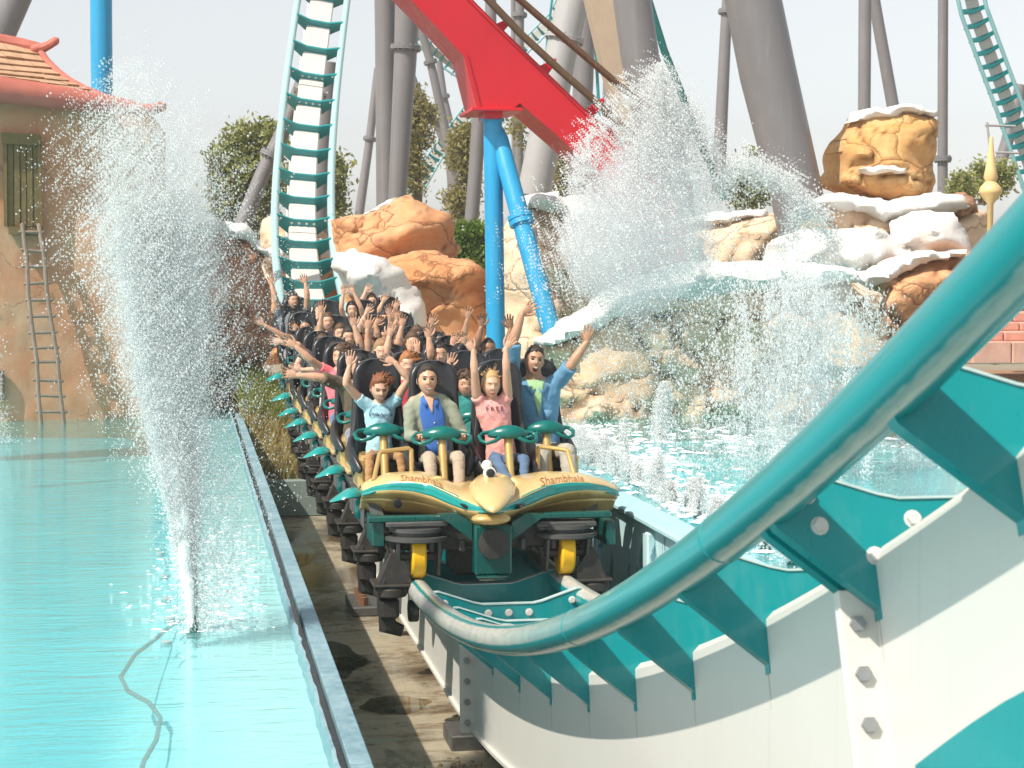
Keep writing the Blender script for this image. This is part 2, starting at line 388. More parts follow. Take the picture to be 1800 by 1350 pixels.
# ------------------------------------------------------------------ setting: ground, pools, channel
ZW = .12 ; ZW2 = .2          # water levels (left, right) ; eye is at 2.5
def ground_mat(name, c1, c2, sc_=1.2, rough=.85):
    m, nt, b, o = base(name); v = pos(nt); n = ntex(nt, v, sc_, 8, .7)
    nt.links.new(mixc(nt, ramp(nt, n, [(.35, (0,0,0)), (.65, (1,1,1))]), c1, c2), b.inputs['Base Color']); b.inputs['Roughness'].default_value = rough
    bump(nt, b, n, .5, .05); return m
M_ground = ground_mat('sandy_ground', (.30,.24,.17), (.20,.17,.12), .5)
mb = MB(); mb.grid(lambda u, v: (lerp(-700, 700, u), lerp(34.6, 1400, v**2), -.3), 20, 20); tag(mb.build('ground', M_ground), kind='structure')
def apron(x0, x1, y0, y1, z):
    mb = MB(); mb.box(((x0+x1)/2, (y0+y1)/2, z-.1), (x1-x0, y1-y0, .2)); return mb
tag(apron(14, 400, -60, 34.6, -.25).build('ground_right', M_ground), kind='structure')
tag(apron(-400, -14, -60, 34.6, -.25).build('ground_left', M_ground), kind='structure')
tag(apron(-14, 14, -60, -3, -.25).build('ground_front', M_ground), kind='structure')

def pool_paint(name, c1, c2, c3, pale=None):
    m, nt, b, o = base(name); v = pos(nt); n = ntex(nt, v, .9, 6, .65); n2 = ntex(nt, v, 6, 6, .7); n3 = ntex(nt, pos(nt, (.5, 2.2, 1)), 1.4, 5, .6)
    c = mixc(nt, ramp(nt, n, [(.35, (0,0,0)), (.68, (1,1,1))]), c1, c2); c = mixc(nt, ramp(nt, n2, [(.6, (0,0,0)), (.75, (.4,)*3)]), c, c3)
    c = mixc(nt, ramp(nt, n3, [(.62, (0,0,0)), (.74, (.35,)*3)]), c, (.45,.62,.45))
    if pale:   # the shallow ledge is painted paler than the deep part
        sp = NN(nt, 'ShaderNodeSeparateXYZ'); nt.links.new(v, sp.inputs[0]); ad = NN(nt, 'ShaderNodeMath', operation='MULTIPLY_ADD'); nt.links.new(n, ad.inputs[0]); ad.inputs[1].default_value = .5; nt.links.new(sp.outputs[0], ad.inputs[2])
        mr = NN(nt, 'ShaderNodeMapRange'); nt.links.new(ad.outputs[0], mr.inputs[0]); mr.inputs[1].default_value = -.45; mr.inputs[2].default_value = .55; c = mixc(nt, mr.outputs[0], c, pale)
    nt.links.new(c, b.inputs['Base Color']); b.inputs['Roughness'].default_value = .7; bump(nt, b, n2, .3, .02); return m
M_bed = pool_paint('pool_paint_graded', (.07,.48,.54), (.12,.56,.61), (.26,.66,.68), (.60,.77,.77))
M_pool = pool_paint('pool_paint_cyan', (.10,.60,.65), (.17,.68,.72), (.36,.76,.77))
M_ledge = pool_paint('pool_paint_pale', (.66,.84,.84), (.74,.87,.86), (.78,.88,.85))
def water_mat(name, ws, strength, tint, dist=.05, milk=(.26,.66,.69), mk=.24):
    m = bpy.data.materials.new(name); m.use_nodes = True; nt = m.node_tree; nt.nodes.clear()
    o = NN(nt, 'ShaderNodeOutputMaterial'); t0 = NN(nt, 'ShaderNodeBsdfTransparent'); t0.inputs[0].default_value = (*tint, 1); df = NN(nt, 'ShaderNodeBsdfDiffuse'); df.inputs[0].default_value = (*milk, 1); tr = NN(nt, 'ShaderNodeMixShader'); tr.inputs[0].default_value = mk; nt.links.new(t0.outputs[0], tr.inputs[1]); nt.links.new(df.outputs[0], tr.inputs[2])
    gl = NN(nt, 'ShaderNodeBsdfGlossy'); gl.inputs['Roughness'].default_value = .03; gl.inputs[0].default_value = (.95,.98,1,1)
    fr = NN(nt, 'ShaderNodeFresnel', IOR=1.33); mx = NN(nt, 'ShaderNodeMixShader')
    v = pos(nt, (.7, 2.4, 1)); a = ntex(nt, v, ws, 4, .55, .4); b = ntex(nt, v, ws*4.5, 3, .6, .3)
    s_ = NN(nt, 'ShaderNodeMath', operation='MULTIPLY_ADD'); nt.links.new(b, s_.inputs[0]); s_.inputs[1].default_value = .3; nt.links.new(a, s_.inputs[2])
    bu = NN(nt, 'ShaderNodeBump'); bu.inputs['Strength'].default_value = strength; bu.inputs['Distance'].default_value = dist; nt.links.new(s_.outputs[0], bu.inputs['Height'])
    nt.links.new(bu.outputs[0], gl.inputs['Normal']); nt.links.new(bu.outputs[0], fr.inputs['Normal'])
    nt.links.new(fr.outputs[0], mx.inputs[0]); nt.links.new(tr.outputs[0], mx.inputs[1]); nt.links.new(gl.outputs[0], mx.inputs[2]); nt.links.new(mx.outputs[0], o.inputs[0]); return m
M_water = water_mat('pool_water', 2.6, .5, (.82,.98,.99), .032)
M_water2 = water_mat('choppy_pool_water', 4.0, .6, (.80,.98,.99), .02)
XC1, XC2 = .86, 3.80                 # inner faces of the channel
# left pool bottom (deep part, sloped edge, shallow ledge)
def lbed(u, v):
    x = lerp(-14, .70, u); y = lerp(-3, 34.5, v); e = -.02 + .05*noise.noise(Vector((0, y*.7, 3)))
    z = ZW-.62 + .52*smooth01((x-(e-.45))/.5)
    return (x, y, z)
mb = MB(); xs = [-14, -8, -4, -2, -1, -.6, -.5, -.42, -.35, -.28, -.2, -.12, -.05, 0, .1, .25, .45, .685]
vs = []; ny = 120
for x in xs:
    for j in range(ny+1): vs.append(lbed((x+14)/14.7, j/ny))
fs = [(i*(ny+1)+j, (i+1)*(ny+1)+j, (i+1)*(ny+1)+j+1, i*(ny+1)+j+1) for i in range(len(xs)-1) for j in range(ny)]
mb.add(vs, fs); bed = mb.build('pool_bed', M_bed, angle=180); tag(bed, kind='structure')
mb = MB(); mb.box(((-14+.70)/2, 15.5, ZW-.002), (14.69, 37.0, .004)); mb.f = [mb.f[1]]; tag(mb.build('pool_water', M_water, fixn=False), kind='structure')
def curb_mat():
    m, nt, b, o = base('blue_grey_coping'); v = pos(nt); n = ntex(nt, v, 14, 7, .75); n2 = ntex(nt, v, 1.3, 5, .6)
    c = mixc(nt, ramp(nt, n, [(.3, (0,0,0)), (.7, (1,1,1))]), (.09,.19,.24), (.24,.36,.41)); c = mixc(nt, ramp(nt, n2, [(.45, (0,0,0)), (.7, (.6,)*3)]), c, (.30,.44,.48))
    nt.links.new(c, b.inputs['Base Color']); b.inputs['Roughness'].default_value = .75; bump(nt, b, n, .6, .01); return m
# gutter and coping between left pool and channel
M_curb = curb_mat()
mb = MB(); ny = 260; vs = []
for j in range(ny+1):
    y = lerp(-3, 33.6, j/ny); r = .012*noise.noise(Vector((0, y*5, 0))) + .01*noise.noise(Vector((3, y*17, 0)))
    vs += [(.665+r, y, ZW-.2), (.672+r, y, ZW+.012), (.690+r, y, ZW+.016), (.70, y, ZW-.2)]
fs = [(j*4+k, (j+1)*4+k, (j+1)*4+k+1, j*4+k+1) for j in range(ny) for k in range(3)]; mb.add(vs, fs); tag(mb.build('pool_edge', M_curb, angle=40), kind='structure')
mb = MB(); mb.box((.725, 15.3, ZW-.30), (.055, 36.6, .46)); tag(mb.build('gutter', plain('wet_black_liner', (.012,.014,.016), .25, bs=30, bk=.5)), kind='structure')
M_curb = curb_mat()
mb = MB(); y = -3
while y < 33: mb.box((.81, y+.995, ZW-.06), (.11, 1.985, .07), bev=.006); y += 2
tag(mb.build('coping', M_curb), kind='structure')
def floor_mat():
    m, nt, b, o = base('wet_channel_concrete'); v = pos(nt); n = ntex(nt, v, .55, 8, .68, .4); n2 = ntex(nt, pos(nt, (1, 2.6, 1)), 1.6, 8, .72, .6); n3 = ntex(nt, v, 9, 6, .75)
    c = mixc(nt, ramp(nt, n, [(.42, (0,0,0)), (.54, (1,1,1))]), (.105,.07,.04), (.37,.32,.23)); c = mixc(nt, ramp(nt, n2, [(.5, (0,0,0)), (.62, (.85,)*3)]), c, (.13,.075,.035))
    c = mixc(nt, ramp(nt, ntex(nt, pos(nt, (1, 1.8, 1)), 2.3, 6, .7), [(.6, (0,0,0)), (.68, (.7,)*3)]), c, (.22,.40,.37)); c = mixc(nt, ramp(nt, n3, [(.5, (0,0,0)), (.8, (.45,)*3)]), c, (.09,.07,.05))
    nt.links.new(c, b.inputs['Base Color']); w = ramp(nt, n, [(.44, (.04,)*3), (.58, (.5,)*3)]); nt.links.new(w, b.inputs['Roughness'])
    bump(nt, b, n3, .18, .01); return m
M_wallc0 = paint('grey_green_concrete', (.20,.25,.23), .8, .5, (.1,.09,.07), 3)
M_floor = floor_mat(); ZF = H-3.78
mb = MB(); mb.box(((XC1+XC2)/2, 15, ZF-.1), (XC2-XC1+.4, 38, .2)); tag(mb.build('channel_floor', M_floor), kind='structure')
mb = MB()
for (x, y, a, b_) in ((1.45, 13.2, .4, .3), (1.6, 9.4, .5, .25), (1.3, 18, .35, .8), (1.75, 16.0, .3, .35), (1.25, 25, .4, 1.3), (1.9, 11.6, .35, .2)):
    n = 28; vs = [(x, y, ZF+.004)] + [(x+a*math.cos(k/n*6.283)*(1+.35*noise.noise(Vector((math.cos(k/n*6.283)*1.5+x, math.sin(k/n*6.283)*1.5+y, 0)))), y+b_*math.sin(k/n*6.283)*(1+.4*noise.noise(Vector((math.cos(k/n*6.283)*2+y, math.sin(k/n*6.283)*2, 5)))), ZF+.004) for k in range(n)]
    mb.add(vs, [(0, k+1, (k+1) % n+1) for k in range(n)])
tag(mb.build('puddle', water_mat('puddle_water', 2, .1, (.75,.7,.6), .01, mk=0), fixn=False), kind='structure')
# rubble scattered on the floor
mb = MB()
for k in range(170):
    y = rng.choice([11.0, 13.9, 12.4]) + rng.normal(0, .12); x = 2.0 + rng.normal(0, .22); r = rng.uniform(.008, .022)
    mb.ball((x, y, ZF+r*.5), (r, r*rng.uniform(.6, 1.3), r*.7), 5, 3)
tag(mb.build('gravel', plain('gravel_bits', (.34,.24,.15), .9)), kind='stuff')
mb = MB(); mb.box((XC1-.04, 15, (ZF+ZW-.1)/2), (.08, 38, ZW-.1-ZF)); tag(mb.build('channel_wall', M_pool), kind='structure')
mb = MB(); mb.box((2.3, 32.9, (ZF+ZW)/2-.1), (3.2, .3, ZW-ZF-.2)); tag(mb.build('channel_end_wall', M_wallc0), kind='structure')
mb = MB(); mb.box((1.5, 28.6, ZF+.28), (1.24, .2, .56), bev=.02); tag(mb.build('planter_wall', M_wallc0), kind='structure')
def wallc_mat():
    m, nt, b, o = base('flaking_cyan_wall'); v = pos(nt); n = ntex(nt, v, 1.1, 7, .7); st = ntex(nt, pos(nt, (7, 7, .4)), 3, 6, .7); fk = ntex(nt, pos(nt, (2.6, 2.6, 1.2)), 1.4, 9, .62)
    c = mixc(nt, n, (.30,.58,.62), (.48,.70,.72)); c = mixc(nt, ramp(nt, st, [(.48, (0,0,0)), (.6, (.7,)*3)]), c, (.60,.72,.72)); c = mixc(nt, ramp(nt, fk, [(.575, (0,0,0)), (.59, (.8,)*3)]), c, (.07,.22,.28))
    nt.links.new(c, b.inputs['Base Color']); b.inputs['Roughness'].default_value = .6; bump(nt, b, fk, .3, .01); return m
M_wallc = wallc_mat()
rw = empty('pool_wall', (XC2, 12, ZF), 'low flaking cyan wall between the train and the right pool', 'wall')
y = -3; k = 0
while y < 33: 
    mb = MB(); mb.box((XC2+.09, y+.995, (ZF+ZW2+.16)/2), (.18, 1.985, ZW2+.16-ZF)); mb.build('wall_panel', M_wallc, rw)
    mb = MB(); mb.box((XC2-.03, y+.08, (ZF+ZW2+.1)/2), (.07, .12, ZW2+.1-ZF), bev=.01); mb.build('rib', M_wallc, rw); y += 2; k += 1
mb = MB(); mb.box((XC2+.06, 15, ZW2+.19), (.30, 36, .055), bev=.015); mb.build('coping', paint('pale_cyan_coping', (.36,.58,.61), .6, .5, (.2,.4,.45), 4), rw)
# right pool
mb = MB(); mb.box((XC2+.3+5, 15.4, ZW2-.5), (10.4, 36.6, .2)); tag(mb.build('pool_bed_right', M_pool), kind='structure')
def wv(u, v):
    x = lerp(XC2+.17, 14.2, u); y = lerp(-3, 34, v)
    k = math.exp(-((x-4.9)/1.3)**2)*smooth01((y-11)/4)
    return (x, y, ZW2 + k*.045*noise.noise(Vector((x*3.4, y*1.6, 0))) + k*.03*noise.noise(Vector((x*9, y*5, 2))) + .012*noise.noise(Vector((x*1.4, y*1.2, 0))))
mb = MB(); mb.grid(wv, 90, 260); tag(mb.build('pool_water_right', M_water2, angle=180, fixn=False), kind='structure')
# foam streaks lying on the right pool
def foam_mat():
    m = bpy.data.materials.new('foam'); m.use_nodes = True; nt = m.node_tree; b = nt.nodes['Principled BSDF']; b.inputs['Base Color'].default_value = (.86,.88,.88,1); b.inputs['Roughness'].default_value = .8
    b.inputs['Subsurface Weight'].default_value = .15; return m
M_foam = foam_mat()
mb = MB()
for k in range(1500):
    t = rng.random(); y = 14 + 13*t; x = 4.75 + abs(rng.normal(0, .5)) * (1 if rng.random() < .75 else -.7); x = max(x, XC2+.25)
    if rng.random() < .3: y = rng.uniform(22, 27); x = rng.uniform(4.2, 9.5)
    n = 7; a = rng.uniform(.02, .10); b_ = a*rng.uniform(.6, 1.8); z = wv((x-XC2-.17)/(14.2-XC2-.17), (y+3)/37)[2]+.010; p0 = rng.uniform(0, 6)
    vs = [(x+a*math.cos(p0+j/n*6.283)*rng.uniform(.4, 1.1), y+b_*math.sin(p0+j/n*6.283)*rng.uniform(.4, 1.1), z) for j in range(n)] + [(x, y, z+.018)]
    mb.add(vs, [(j, (j+1) % n, n) for j in range(n)])
tag(mb.build('foam', M_foam, angle=180), kind='stuff')
mb = MB(); mb.box((8.95, 34.3, -.2), (10.4, .6, 1.1)); tag(mb.build('pool_back_wall', M_wallc), kind='structure')
mb = MB(); mb.box((-6.9, 34.2, .0), (15.3, .5, .62)); tag(mb.build('pool_back_kerb', paint('cyan_kerb', (.06,.42,.50), .6, .4, (.2,.5,.5), 3)), kind='structure')

mb = MB()
for k in range(420):
    y = 12.3+abs(rng.normal(0, 2.6)); x = .12+rng.normal(0, .22)+(y-12.3)*.01
    if x > .62: continue
    n = 7; a = rng.uniform(.008, .04); b_ = a*rng.uniform(.5, 1.2); p0 = rng.uniform(0, 6); z = ZW+.004
    vs = [(x+a*math.cos(p0+j/n*6.283)*rng.uniform(.4, 1.1), y+b_*math.sin(p0+j/n*6.283)*rng.uniform(.4, 1.1), z) for j in range(n)] + [(x, y, z+.006)]
    mb.add(vs, [(j, (j+1) % n, n) for j in range(n)])
tag(mb.build('foam_reflection_flecks', M_foam, angle=180), kind='stuff')  # white flecks for foam and for pale reflections beside the jet
# ------------------------------------------------------------------ rocks
def rock_mat(name, c1, c2, c3, snow=0.0, crack=.5):
    m, nt, b, o = base(name); v = pos(nt); n = ntex(nt, v, .55, 7, .62, .5); n2 = ntex(nt, v, 4, 9, .75); n3 = ntex(nt, v, 22, 4, .7)
    c = mixc(nt, ramp(nt, n, [(.36, (0,0,0)), (.62, (1,1,1))]), c1, c2); c = mixc(nt, ramp(nt, n2, [(.42, (0,0,0)), (.72, (.6,)*3)]), c, c3)
    st = ntex(nt, pos(nt, (.35, .35, 5)), 1.4, 5, .65); c = mixc(nt, ramp(nt, st, [(.5, (0,0,0)), (.62, (.35,)*3)]), c, vary(c3, 1.15))
    ck = NN(nt, 'ShaderNodeAttribute', attribute_name='crack'); c = mixc(nt, ck.outputs['Fac'], c, vary(c3, .42))
    vo = NN(nt, 'ShaderNodeTexVoronoi', feature='DISTANCE_TO_EDGE'); vo.inputs['Scale'].default_value = 1.0; nn = NN(nt, 'ShaderNodeTexNoise'); nn.inputs['Scale'].default_value = 1.3; nn.inputs['Detail'].default_value = 6; nt.links.new(v, nn.inputs['Vector'])
    vs_ = NN(nt, 'ShaderNodeVectorMath', operation='MULTIPLY_ADD'); nt.links.new(nn.outputs['Color'], vs_.inputs[0]); vs_.inputs[1].default_value = (.9,.9,.5); nt.links.new(pos(nt, (.62,.62,1.15)), vs_.inputs[2]); nt.links.new(vs_.outputs[0], vo.inputs['Vector'])
    ln = ramp(nt, vo.outputs[0], [(.0, (.85,)*3), (.022, (0,0,0))]); c = mixc(nt, ln, c, vary(c3, .35))
    vo2 = NN(nt, 'ShaderNodeTexVoronoi', feature='DISTANCE_TO_EDGE'); vo2.inputs['Scale'].default_value = 2.7; nt.links.new(vs_.outputs[0], vo2.inputs['Vector']); ln2 = ramp(nt, vo2.outputs[0], [(.0, (.7,)*3), (.02, (0,0,0))]); mk_ = ramp(nt, n, [(.50, (0,0,0)), (.58, (1,1,1))])
    c = mixc(nt, mixc(nt, mk_, (0,0,0), ln2), c, vary(c3, .45))
    if snow:
        ge = NN(nt, 'ShaderNodeNewGeometry'); sp = NN(nt, 'ShaderNodeSeparateXYZ'); nt.links.new(ge.outputs['Normal'], sp.inputs[0])
        a = NN(nt, 'ShaderNodeMath', operation='MULTIPLY_ADD'); nt.links.new(n2, a.inputs[0]); a.inputs[1].default_value = .5; nt.links.new(sp.outputs[2], a.inputs[2])
        c = mixc(nt, ramp(nt, a.outputs[0], [(1-snow*.35, (0,0,0)), (1.06-snow*.35, (1,1,1))]), c, (.82,.82,.80))
    nt.links.new(c, b.inputs['Base Color']); b.inputs['Roughness'].default_value = .8; b.inputs['Specular IOR Level'].default_value = .3
    h = NN(nt, 'ShaderNodeMath', operation='ADD'); nt.links.new(n2, h.inputs[0]); nt.links.new(ramp(nt, vo.outputs[0], [(.0, (0,0,0)), (.07, (1,1,1))]), h.inputs[1]); bump(nt, b, h.outputs[0], .55, .06); return m
M_rk_or = rock_mat('orange_sandstone', (.60,.28,.12), (.68,.44,.26), (.48,.19,.08))
M_rk_be = rock_mat('beige_sandstone', (.70,.50,.33), (.76,.60,.44), (.54,.36,.21))
M_rk_br = rock_mat('brown_shade_rock', (.36,.17,.10), (.46,.27,.17), (.20,.09,.05))  # brown darkened so the left cliff's shade sits in its colour
M_rk_gd = rock_mat('golden_sandstone', (.58,.31,.10), (.64,.44,.22), (.48,.20,.05))
def snow_mat():
    m, nt, b, o = base('painted_snow'); v = pos(nt); n = ntex(nt, v, 1.6, 7, .65); n2 = ntex(nt, v, 9, 6, .7)
    c = mixc(nt, n, (.60,.59,.56), (.75,.75,.735)); c = mixc(nt, ramp(nt, n2, [(.58, (0,0,0)), (.8, (.35,)*3)]), c, (.55,.52,.46)); nt.links.new(c, b.inputs['Base Color'])
    b.inputs['Roughness'].default_value = .75; bump(nt, b, n2, .5, .04); return m
M_snow = snow_mat()
SMOOTHQ = []
def inside(px, py, poly):
    c = False; j = len(poly)-1
    for i in range(len(poly)):
        xi, yi = poly[i]; xj, yj = poly[j]
        if (yi > py) != (yj > py) and px < (xj-xi)*(py-yi)/(yj-yi)+xi: c = not c
        j = i
    return c
def edge_dist(px, py, A, B):
    # numpy: distance from points to polygon edges
    d = np.full(px.shape, 1e9)
    for (x0, y0), (x1, y1) in zip(A, B):
        vx, vy = x1-x0, y1-y0; t = np.clip(((px-x0)*vx+(py-y0)*vy)/(vx*vx+vy*vy+1e-9), 0, 1); d = np.minimum(d, np.hypot(px-x0-t*vx, py-y0-t*vy))
    return d
def rock(name, outline, Y, depth, mat, label=None, cat=None, parent=None, step=.10, bulge=.42, block=(1.5, 1.0, .8), blk_amp=.16, seed=0, lean=0, rough=.045, yvar=None, group=None, kind=None, slant=0, strata=.05, crk=1.0):
    """a rock mass grown from its outline: a rounded front and back with real depth, sandstone blocks and strata"""
    ol = []; ja = 5.0 if mat is M_snow else 3.0
    for (xa, ya), (xb, yb) in zip(outline, outline[1:]+outline[:1]):
        n_ = max(1, int(math.hypot(xb-xa, yb-ya)/9))
        for k in range(n_):
            t_ = k/n_; x_, y_ = lerp(xa, xb, t_), lerp(ya, yb, t_); j_ = 0 if k == 0 and n_ < 2 else 1
            ol.append((x_+ja*j_*noise.noise(Vector((x_*.11, y_*.11, seed))), y_+ja*j_*noise.noise(Vector((x_*.09, y_*.12, seed+9)))*1.3))
    outline = ol
    W = [at(px, py, Y) for px, py in outline]; P2 = [(p.x, p.z) for p in W]
    xs = np.array([p[0] for p in P2]); zs = np.array([p[1] for p in P2])
    x0, x1, z0, z1 = xs.min()-step, xs.max()+step, zs.min()-step, zs.max()+step
    nx, nz = int((x1-x0)/step)+2, int((z1-z0)/step)+2
    gx, gz = np.meshgrid(np.linspace(x0, x1, nx), np.linspace(z0, z1, nz), indexing='ij')
    ins = np.zeros(gx.shape, bool)
    j = len(P2)-1
    for i in range(len(P2)):
        (xi, zi), (xj, zj) = P2[i], P2[j]
        with np.errstate(divide='ignore', invalid='ignore'): c = ((zi > gz) != (zj > gz)) & (gx < (xj-xi)*(gz-zi)/(zj-zi+1e-12)+xi)
        ins ^= c; j = i
    d = edge_dist(gx, gz, P2, P2[1:]+P2[:1]); sd = np.where(ins, d, -d)
    keep = sd > -step*.9
    bd = np.full(gx.shape, 1e9); nxp = gx.copy(); nzp = gz.copy()
    for (xa, za), (xb, zb) in zip(P2, P2[1:]+P2[:1]):
        vx, vz = xb-xa, zb-za; tt = np.clip(((gx-xa)*vx+(gz-za)*vz)/(vx*vx+vz*vz+1e-9), 0, 1); qx, qz = xa+tt*vx, za+tt*vz; dd = np.hypot(gx-qx, gz-qz)
        m_ = dd < bd; bd = np.where(m_, dd, bd); nxp = np.where(m_, qx, nxp); nzp = np.where(m_, qz, nzp)
    gx0, gz0 = gx, gz; gx = np.where(sd < 0, nxp, gx); gz = np.where(sd < 0, nzp, gz)
    # snap outside verts onto the outline is unneeded: thickness falls to zero there
    rad = depth*bulge; t = np.clip(np.maximum(sd, 0)/rad, 0, 1); th = np.sqrt(1-(1-t)**2)
    vs = []; idx = -np.ones(gx.shape, int); front = []; crack = []
    ox = 13.7*seed
    for i in range(nx):
        for k in range(nz):
            if not keep[i, k]: continue
            x, z = gx[i, k], gz[i, k]; q = Vector((x+ox, 0, z)); w1 = noise.noise_vector(q*.5)*.7+noise.noise_vector(q*1.7)*.16
            ds, pp = noise.voronoi(Vector(((x+ox+w1.x)/block[0], 3.3*seed, (z+w1.z+slant*x)/block[2])))
            ck = min(1, (ds[1]-ds[0])/.05); cell = noise.cell_vector(Vector(pp[0])*7.3)
            cxw = pp[0].x*block[0]-ox-w1.x; czw = pp[0].z*block[2]-w1.z-slant*x; ck2 = smooth01((ds[1]-ds[0])/.17); y_off = (cell.x-.5)*2*blk_amp*ck2 + (1-ck)*.09*crk + ck2* ((x-cxw)*(cell.y-.5)*1.0 + (z-czw)*(cell.z-.55)*.9)*(1 if blk_amp else 0)
            y_off += strata*math.sin(z*9+3*noise.noise(q*.6)+cell.y*5)*.35 + rough*noise.fractal(q*1.6, .9, 2.1, 4)
            big = depth*.28*noise.noise(Vector((x*.45+ox, 7, z*.45)))
            hh = (z-z0)/(z1-z0); y_off += .08*smooth01(noise.noise(Vector((x*1.1+ox, 3, z*1.6)))*3+.3)
            y = Y + depth*.5 - (depth*.5)*th[i, k] + (y_off + big)*min(1, th[i, k]*1.6) + lean*hh + (yvar*(x-x0)/(x1-x0) if yvar else 0)
            s_ = Y/ (Y+0.0)
            idx[i, k] = len(front); sh = (noise.noise(q*2.3)*.09, noise.noise(q*2.3+Vector((9,9,9)))*.09)
            kk = y/Y   # keep the outline where it was seen although the surface moves in depth
            front.append((x*(1+(kk-1)*.9)+sh[0], y, H+(z-H)*(1+(kk-1)*.9)+sh[1])); crack.append((1-ck)**1.5*min(1, th[i, k]*3)*crk)
    nf = len(front); back = [(p[0]*1.0, Y+depth + (Y+depth*.5-p[1])*.6 + (yvar*(p[0]-x0)/(x1-x0) if yvar else 0)+lean*(p[2]-z0)/(z1-z0), p[2]) for p in front]
    fs = []; cnt = {}
    for i in range(nx-1):
        for k in range(nz-1):
            q = (idx[i, k], idx[i+1, k], idx[i+1, k+1], idx[i, k+1])
            if min(q) < 0: continue
            q = tuple(int(a) for a in q); fs.append(q); fs.append(tuple(a+nf for a in q[::-1]))
            for a, b in zip(q, q[1:]+q[:1]): cnt[(a, b)] = 1
    for (a, b) in list(cnt):
        if (b, a) not in cnt: fs.append((b, a, a+nf, b+nf))
    mb = MB(); mb.add(front+back, fs)
    o = mb.build(name, mat, parent, angle=75, fixn=True)
    at_ = o.data.attributes.new('crack', 'FLOAT', 'POINT'); at_.data.foreach_set('value', np.array(crack+[0]*nf, dtype=np.float32))
    if parent is None: tag(o, label, cat, group, kind)
    return o
def snow(outline, Y, depth, parent, **k):
    k.setdefault('step', .09); k.setdefault('bulge', .5); return rock('snow_cap', outline, Y, depth, M_snow, parent=parent, block=(1.0, 9, .55), blk_amp=.09, strata=.03, crk=.35, rough=k.pop('rough', .16), **k)
def rthing(name, px, py, Y, label, cat='rock', group=None): return empty(name, at(px, py, Y), label, cat, group)

t = rthing('rock_cliff', 380, 745, 32, 'dark brown rock cliff with shade in its colour behind the tall white fountain, snow on its top')
rock('rock_face', [(285,752),(280,420),(330,398),(400,402),(442,420),(468,450),(462,470),(478,520),(470,560),(474,610),(458,650),(470,690),(468,700),(455,740),(450,760)], 32, 1.6, M_rk_br, parent=t, seed=1, block=(1.8,1,.6), strata=.1)
snow([(300,405),(330,395),(345,390),(400,392),(435,391),(450,410),(458,432),(478,440),(478,450),(452,446),(432,428),(400,420),(350,408),(310,410)], 31.7, 1.5, t, seed=2)
t = rthing('orange_boulder', 700, 480, 38, 'big orange sandstone boulder with a peaked top, right of the rising track')
rock('rock_face', [(585,470),(588,388),(620,378),(662,366),(700,352),(718,342),(742,352),(770,365),(795,374),(800,395),(797,415),(812,438),(800,452),(812,470),(780,492),(700,500),(620,505)], 38.5, 2.4, M_rk_or, parent=t, seed=3, block=(3.2,1,1.1), slant=-.35, blk_amp=.22)
snow([(640,372),(662,362),(690,350),(716,341),(718,345),(700,356),(665,372)], 38.8, 2.0, t, seed=5, step=.08)
t = rthing('orange_rock_slope', 740, 640, 35, 'orange rock face under the peaked boulder, beside the blue post')
rock('rock_face', [(600,660),(605,500),(640,470),(700,452),(760,440),(795,445),(812,455),(835,458),(856,480),(868,520),(872,600),(870,680),(700,690)], 36, 2.0, M_rk_or, parent=t, seed=4, block=(2.1,1,1.5), blk_amp=.14)
snow([(590,470),(600,445),(625,438),(655,448),(680,452),(700,470),(712,488),(735,505),(740,512),(735,520),(745,535),(757,560),(762,600),(740,640),(690,640),(655,560),(640,520),(625,520),(610,500)], 34.6, 1.8, t, seed=6, rough=.22)
t = rthing('small_rock', 472, 600, 37, 'low orange rocks seen between the rails behind the last car')
rock('rock_face', [(440,640),(448,520),(456,504),(478,502),(500,520),(560,500),(610,500),(640,520),(650,640)], 40.5, 1.5, M_rk_or, parent=t, seed=7, block=(1,1,.7))
rock('rock_face', [(455,510),(462,385),(475,378),(495,384),(560,400),(600,430),(610,540),(500,560)], 43, 1.5, M_rk_be, parent=t, seed=8, block=(1.4,1,.7))
snow([(448,450),(452,440),(480,437),(560,440),(610,442),(612,460),(560,470),(480,462)], 42, 1.2, t, seed=9)
t = rthing('beige_cliff', 1000, 650, 33, 'tall beige rock cliff with snowy top behind the blue slanted leg')
rock('rock_face', [(868,720),(878,560),(884,440),(893,410),(915,375),(935,358),(1000,356),(1060,365),(1110,385),(1180,400),(1240,420),(1260,520),(1250,720)], 34, 2.2, M_rk_be, parent=t, seed=10, block=(1.3,1,1.9), blk_amp=.2)
snow([(918,372),(928,352),(945,338),(975,334),(1000,345),(1020,343),(1050,350),(1072,372),(1110,385),(1105,410),(1060,400),(1000,395),(985,372),(940,368)], 33.6, 1.8, t, seed=11)
t = rthing('beige_block', 1280, 440, 38, 'square beige rock block with flat snow top left of the widest column')
rock('rock_face', [(1215,560),(1222,392),(1250,380),(1345,372),(1400,380),(1470,372),(1480,560)], 37, 2, M_rk_be, parent=t, seed=12, block=(1.6,1,.8))
snow([(1218,398),(1225,382),(1290,372),(1350,364),(1352,384),(1290,394)], 36.7, 2, t, seed=13)
t = rthing('snow_ridge_cliff', 1200, 765, 27.5, 'long beige pool cliff under a sloping ridge of snow behind the splashes', 'rock')
rock('rock_face', [(968,780),(962,750),(985,720),(972,690),(980,655),(958,630),(960,606),(1000,580),(1060,545),(1110,515),(1200,490),(1300,475),(1420,490),(1500,490),(1560,520),(1570,640),(1565,790),(1200,790)], 27.8, 2.0, M_rk_be, parent=t, seed=14, block=(1.6,1,1.0), blk_amp=.22, crk=1.3)
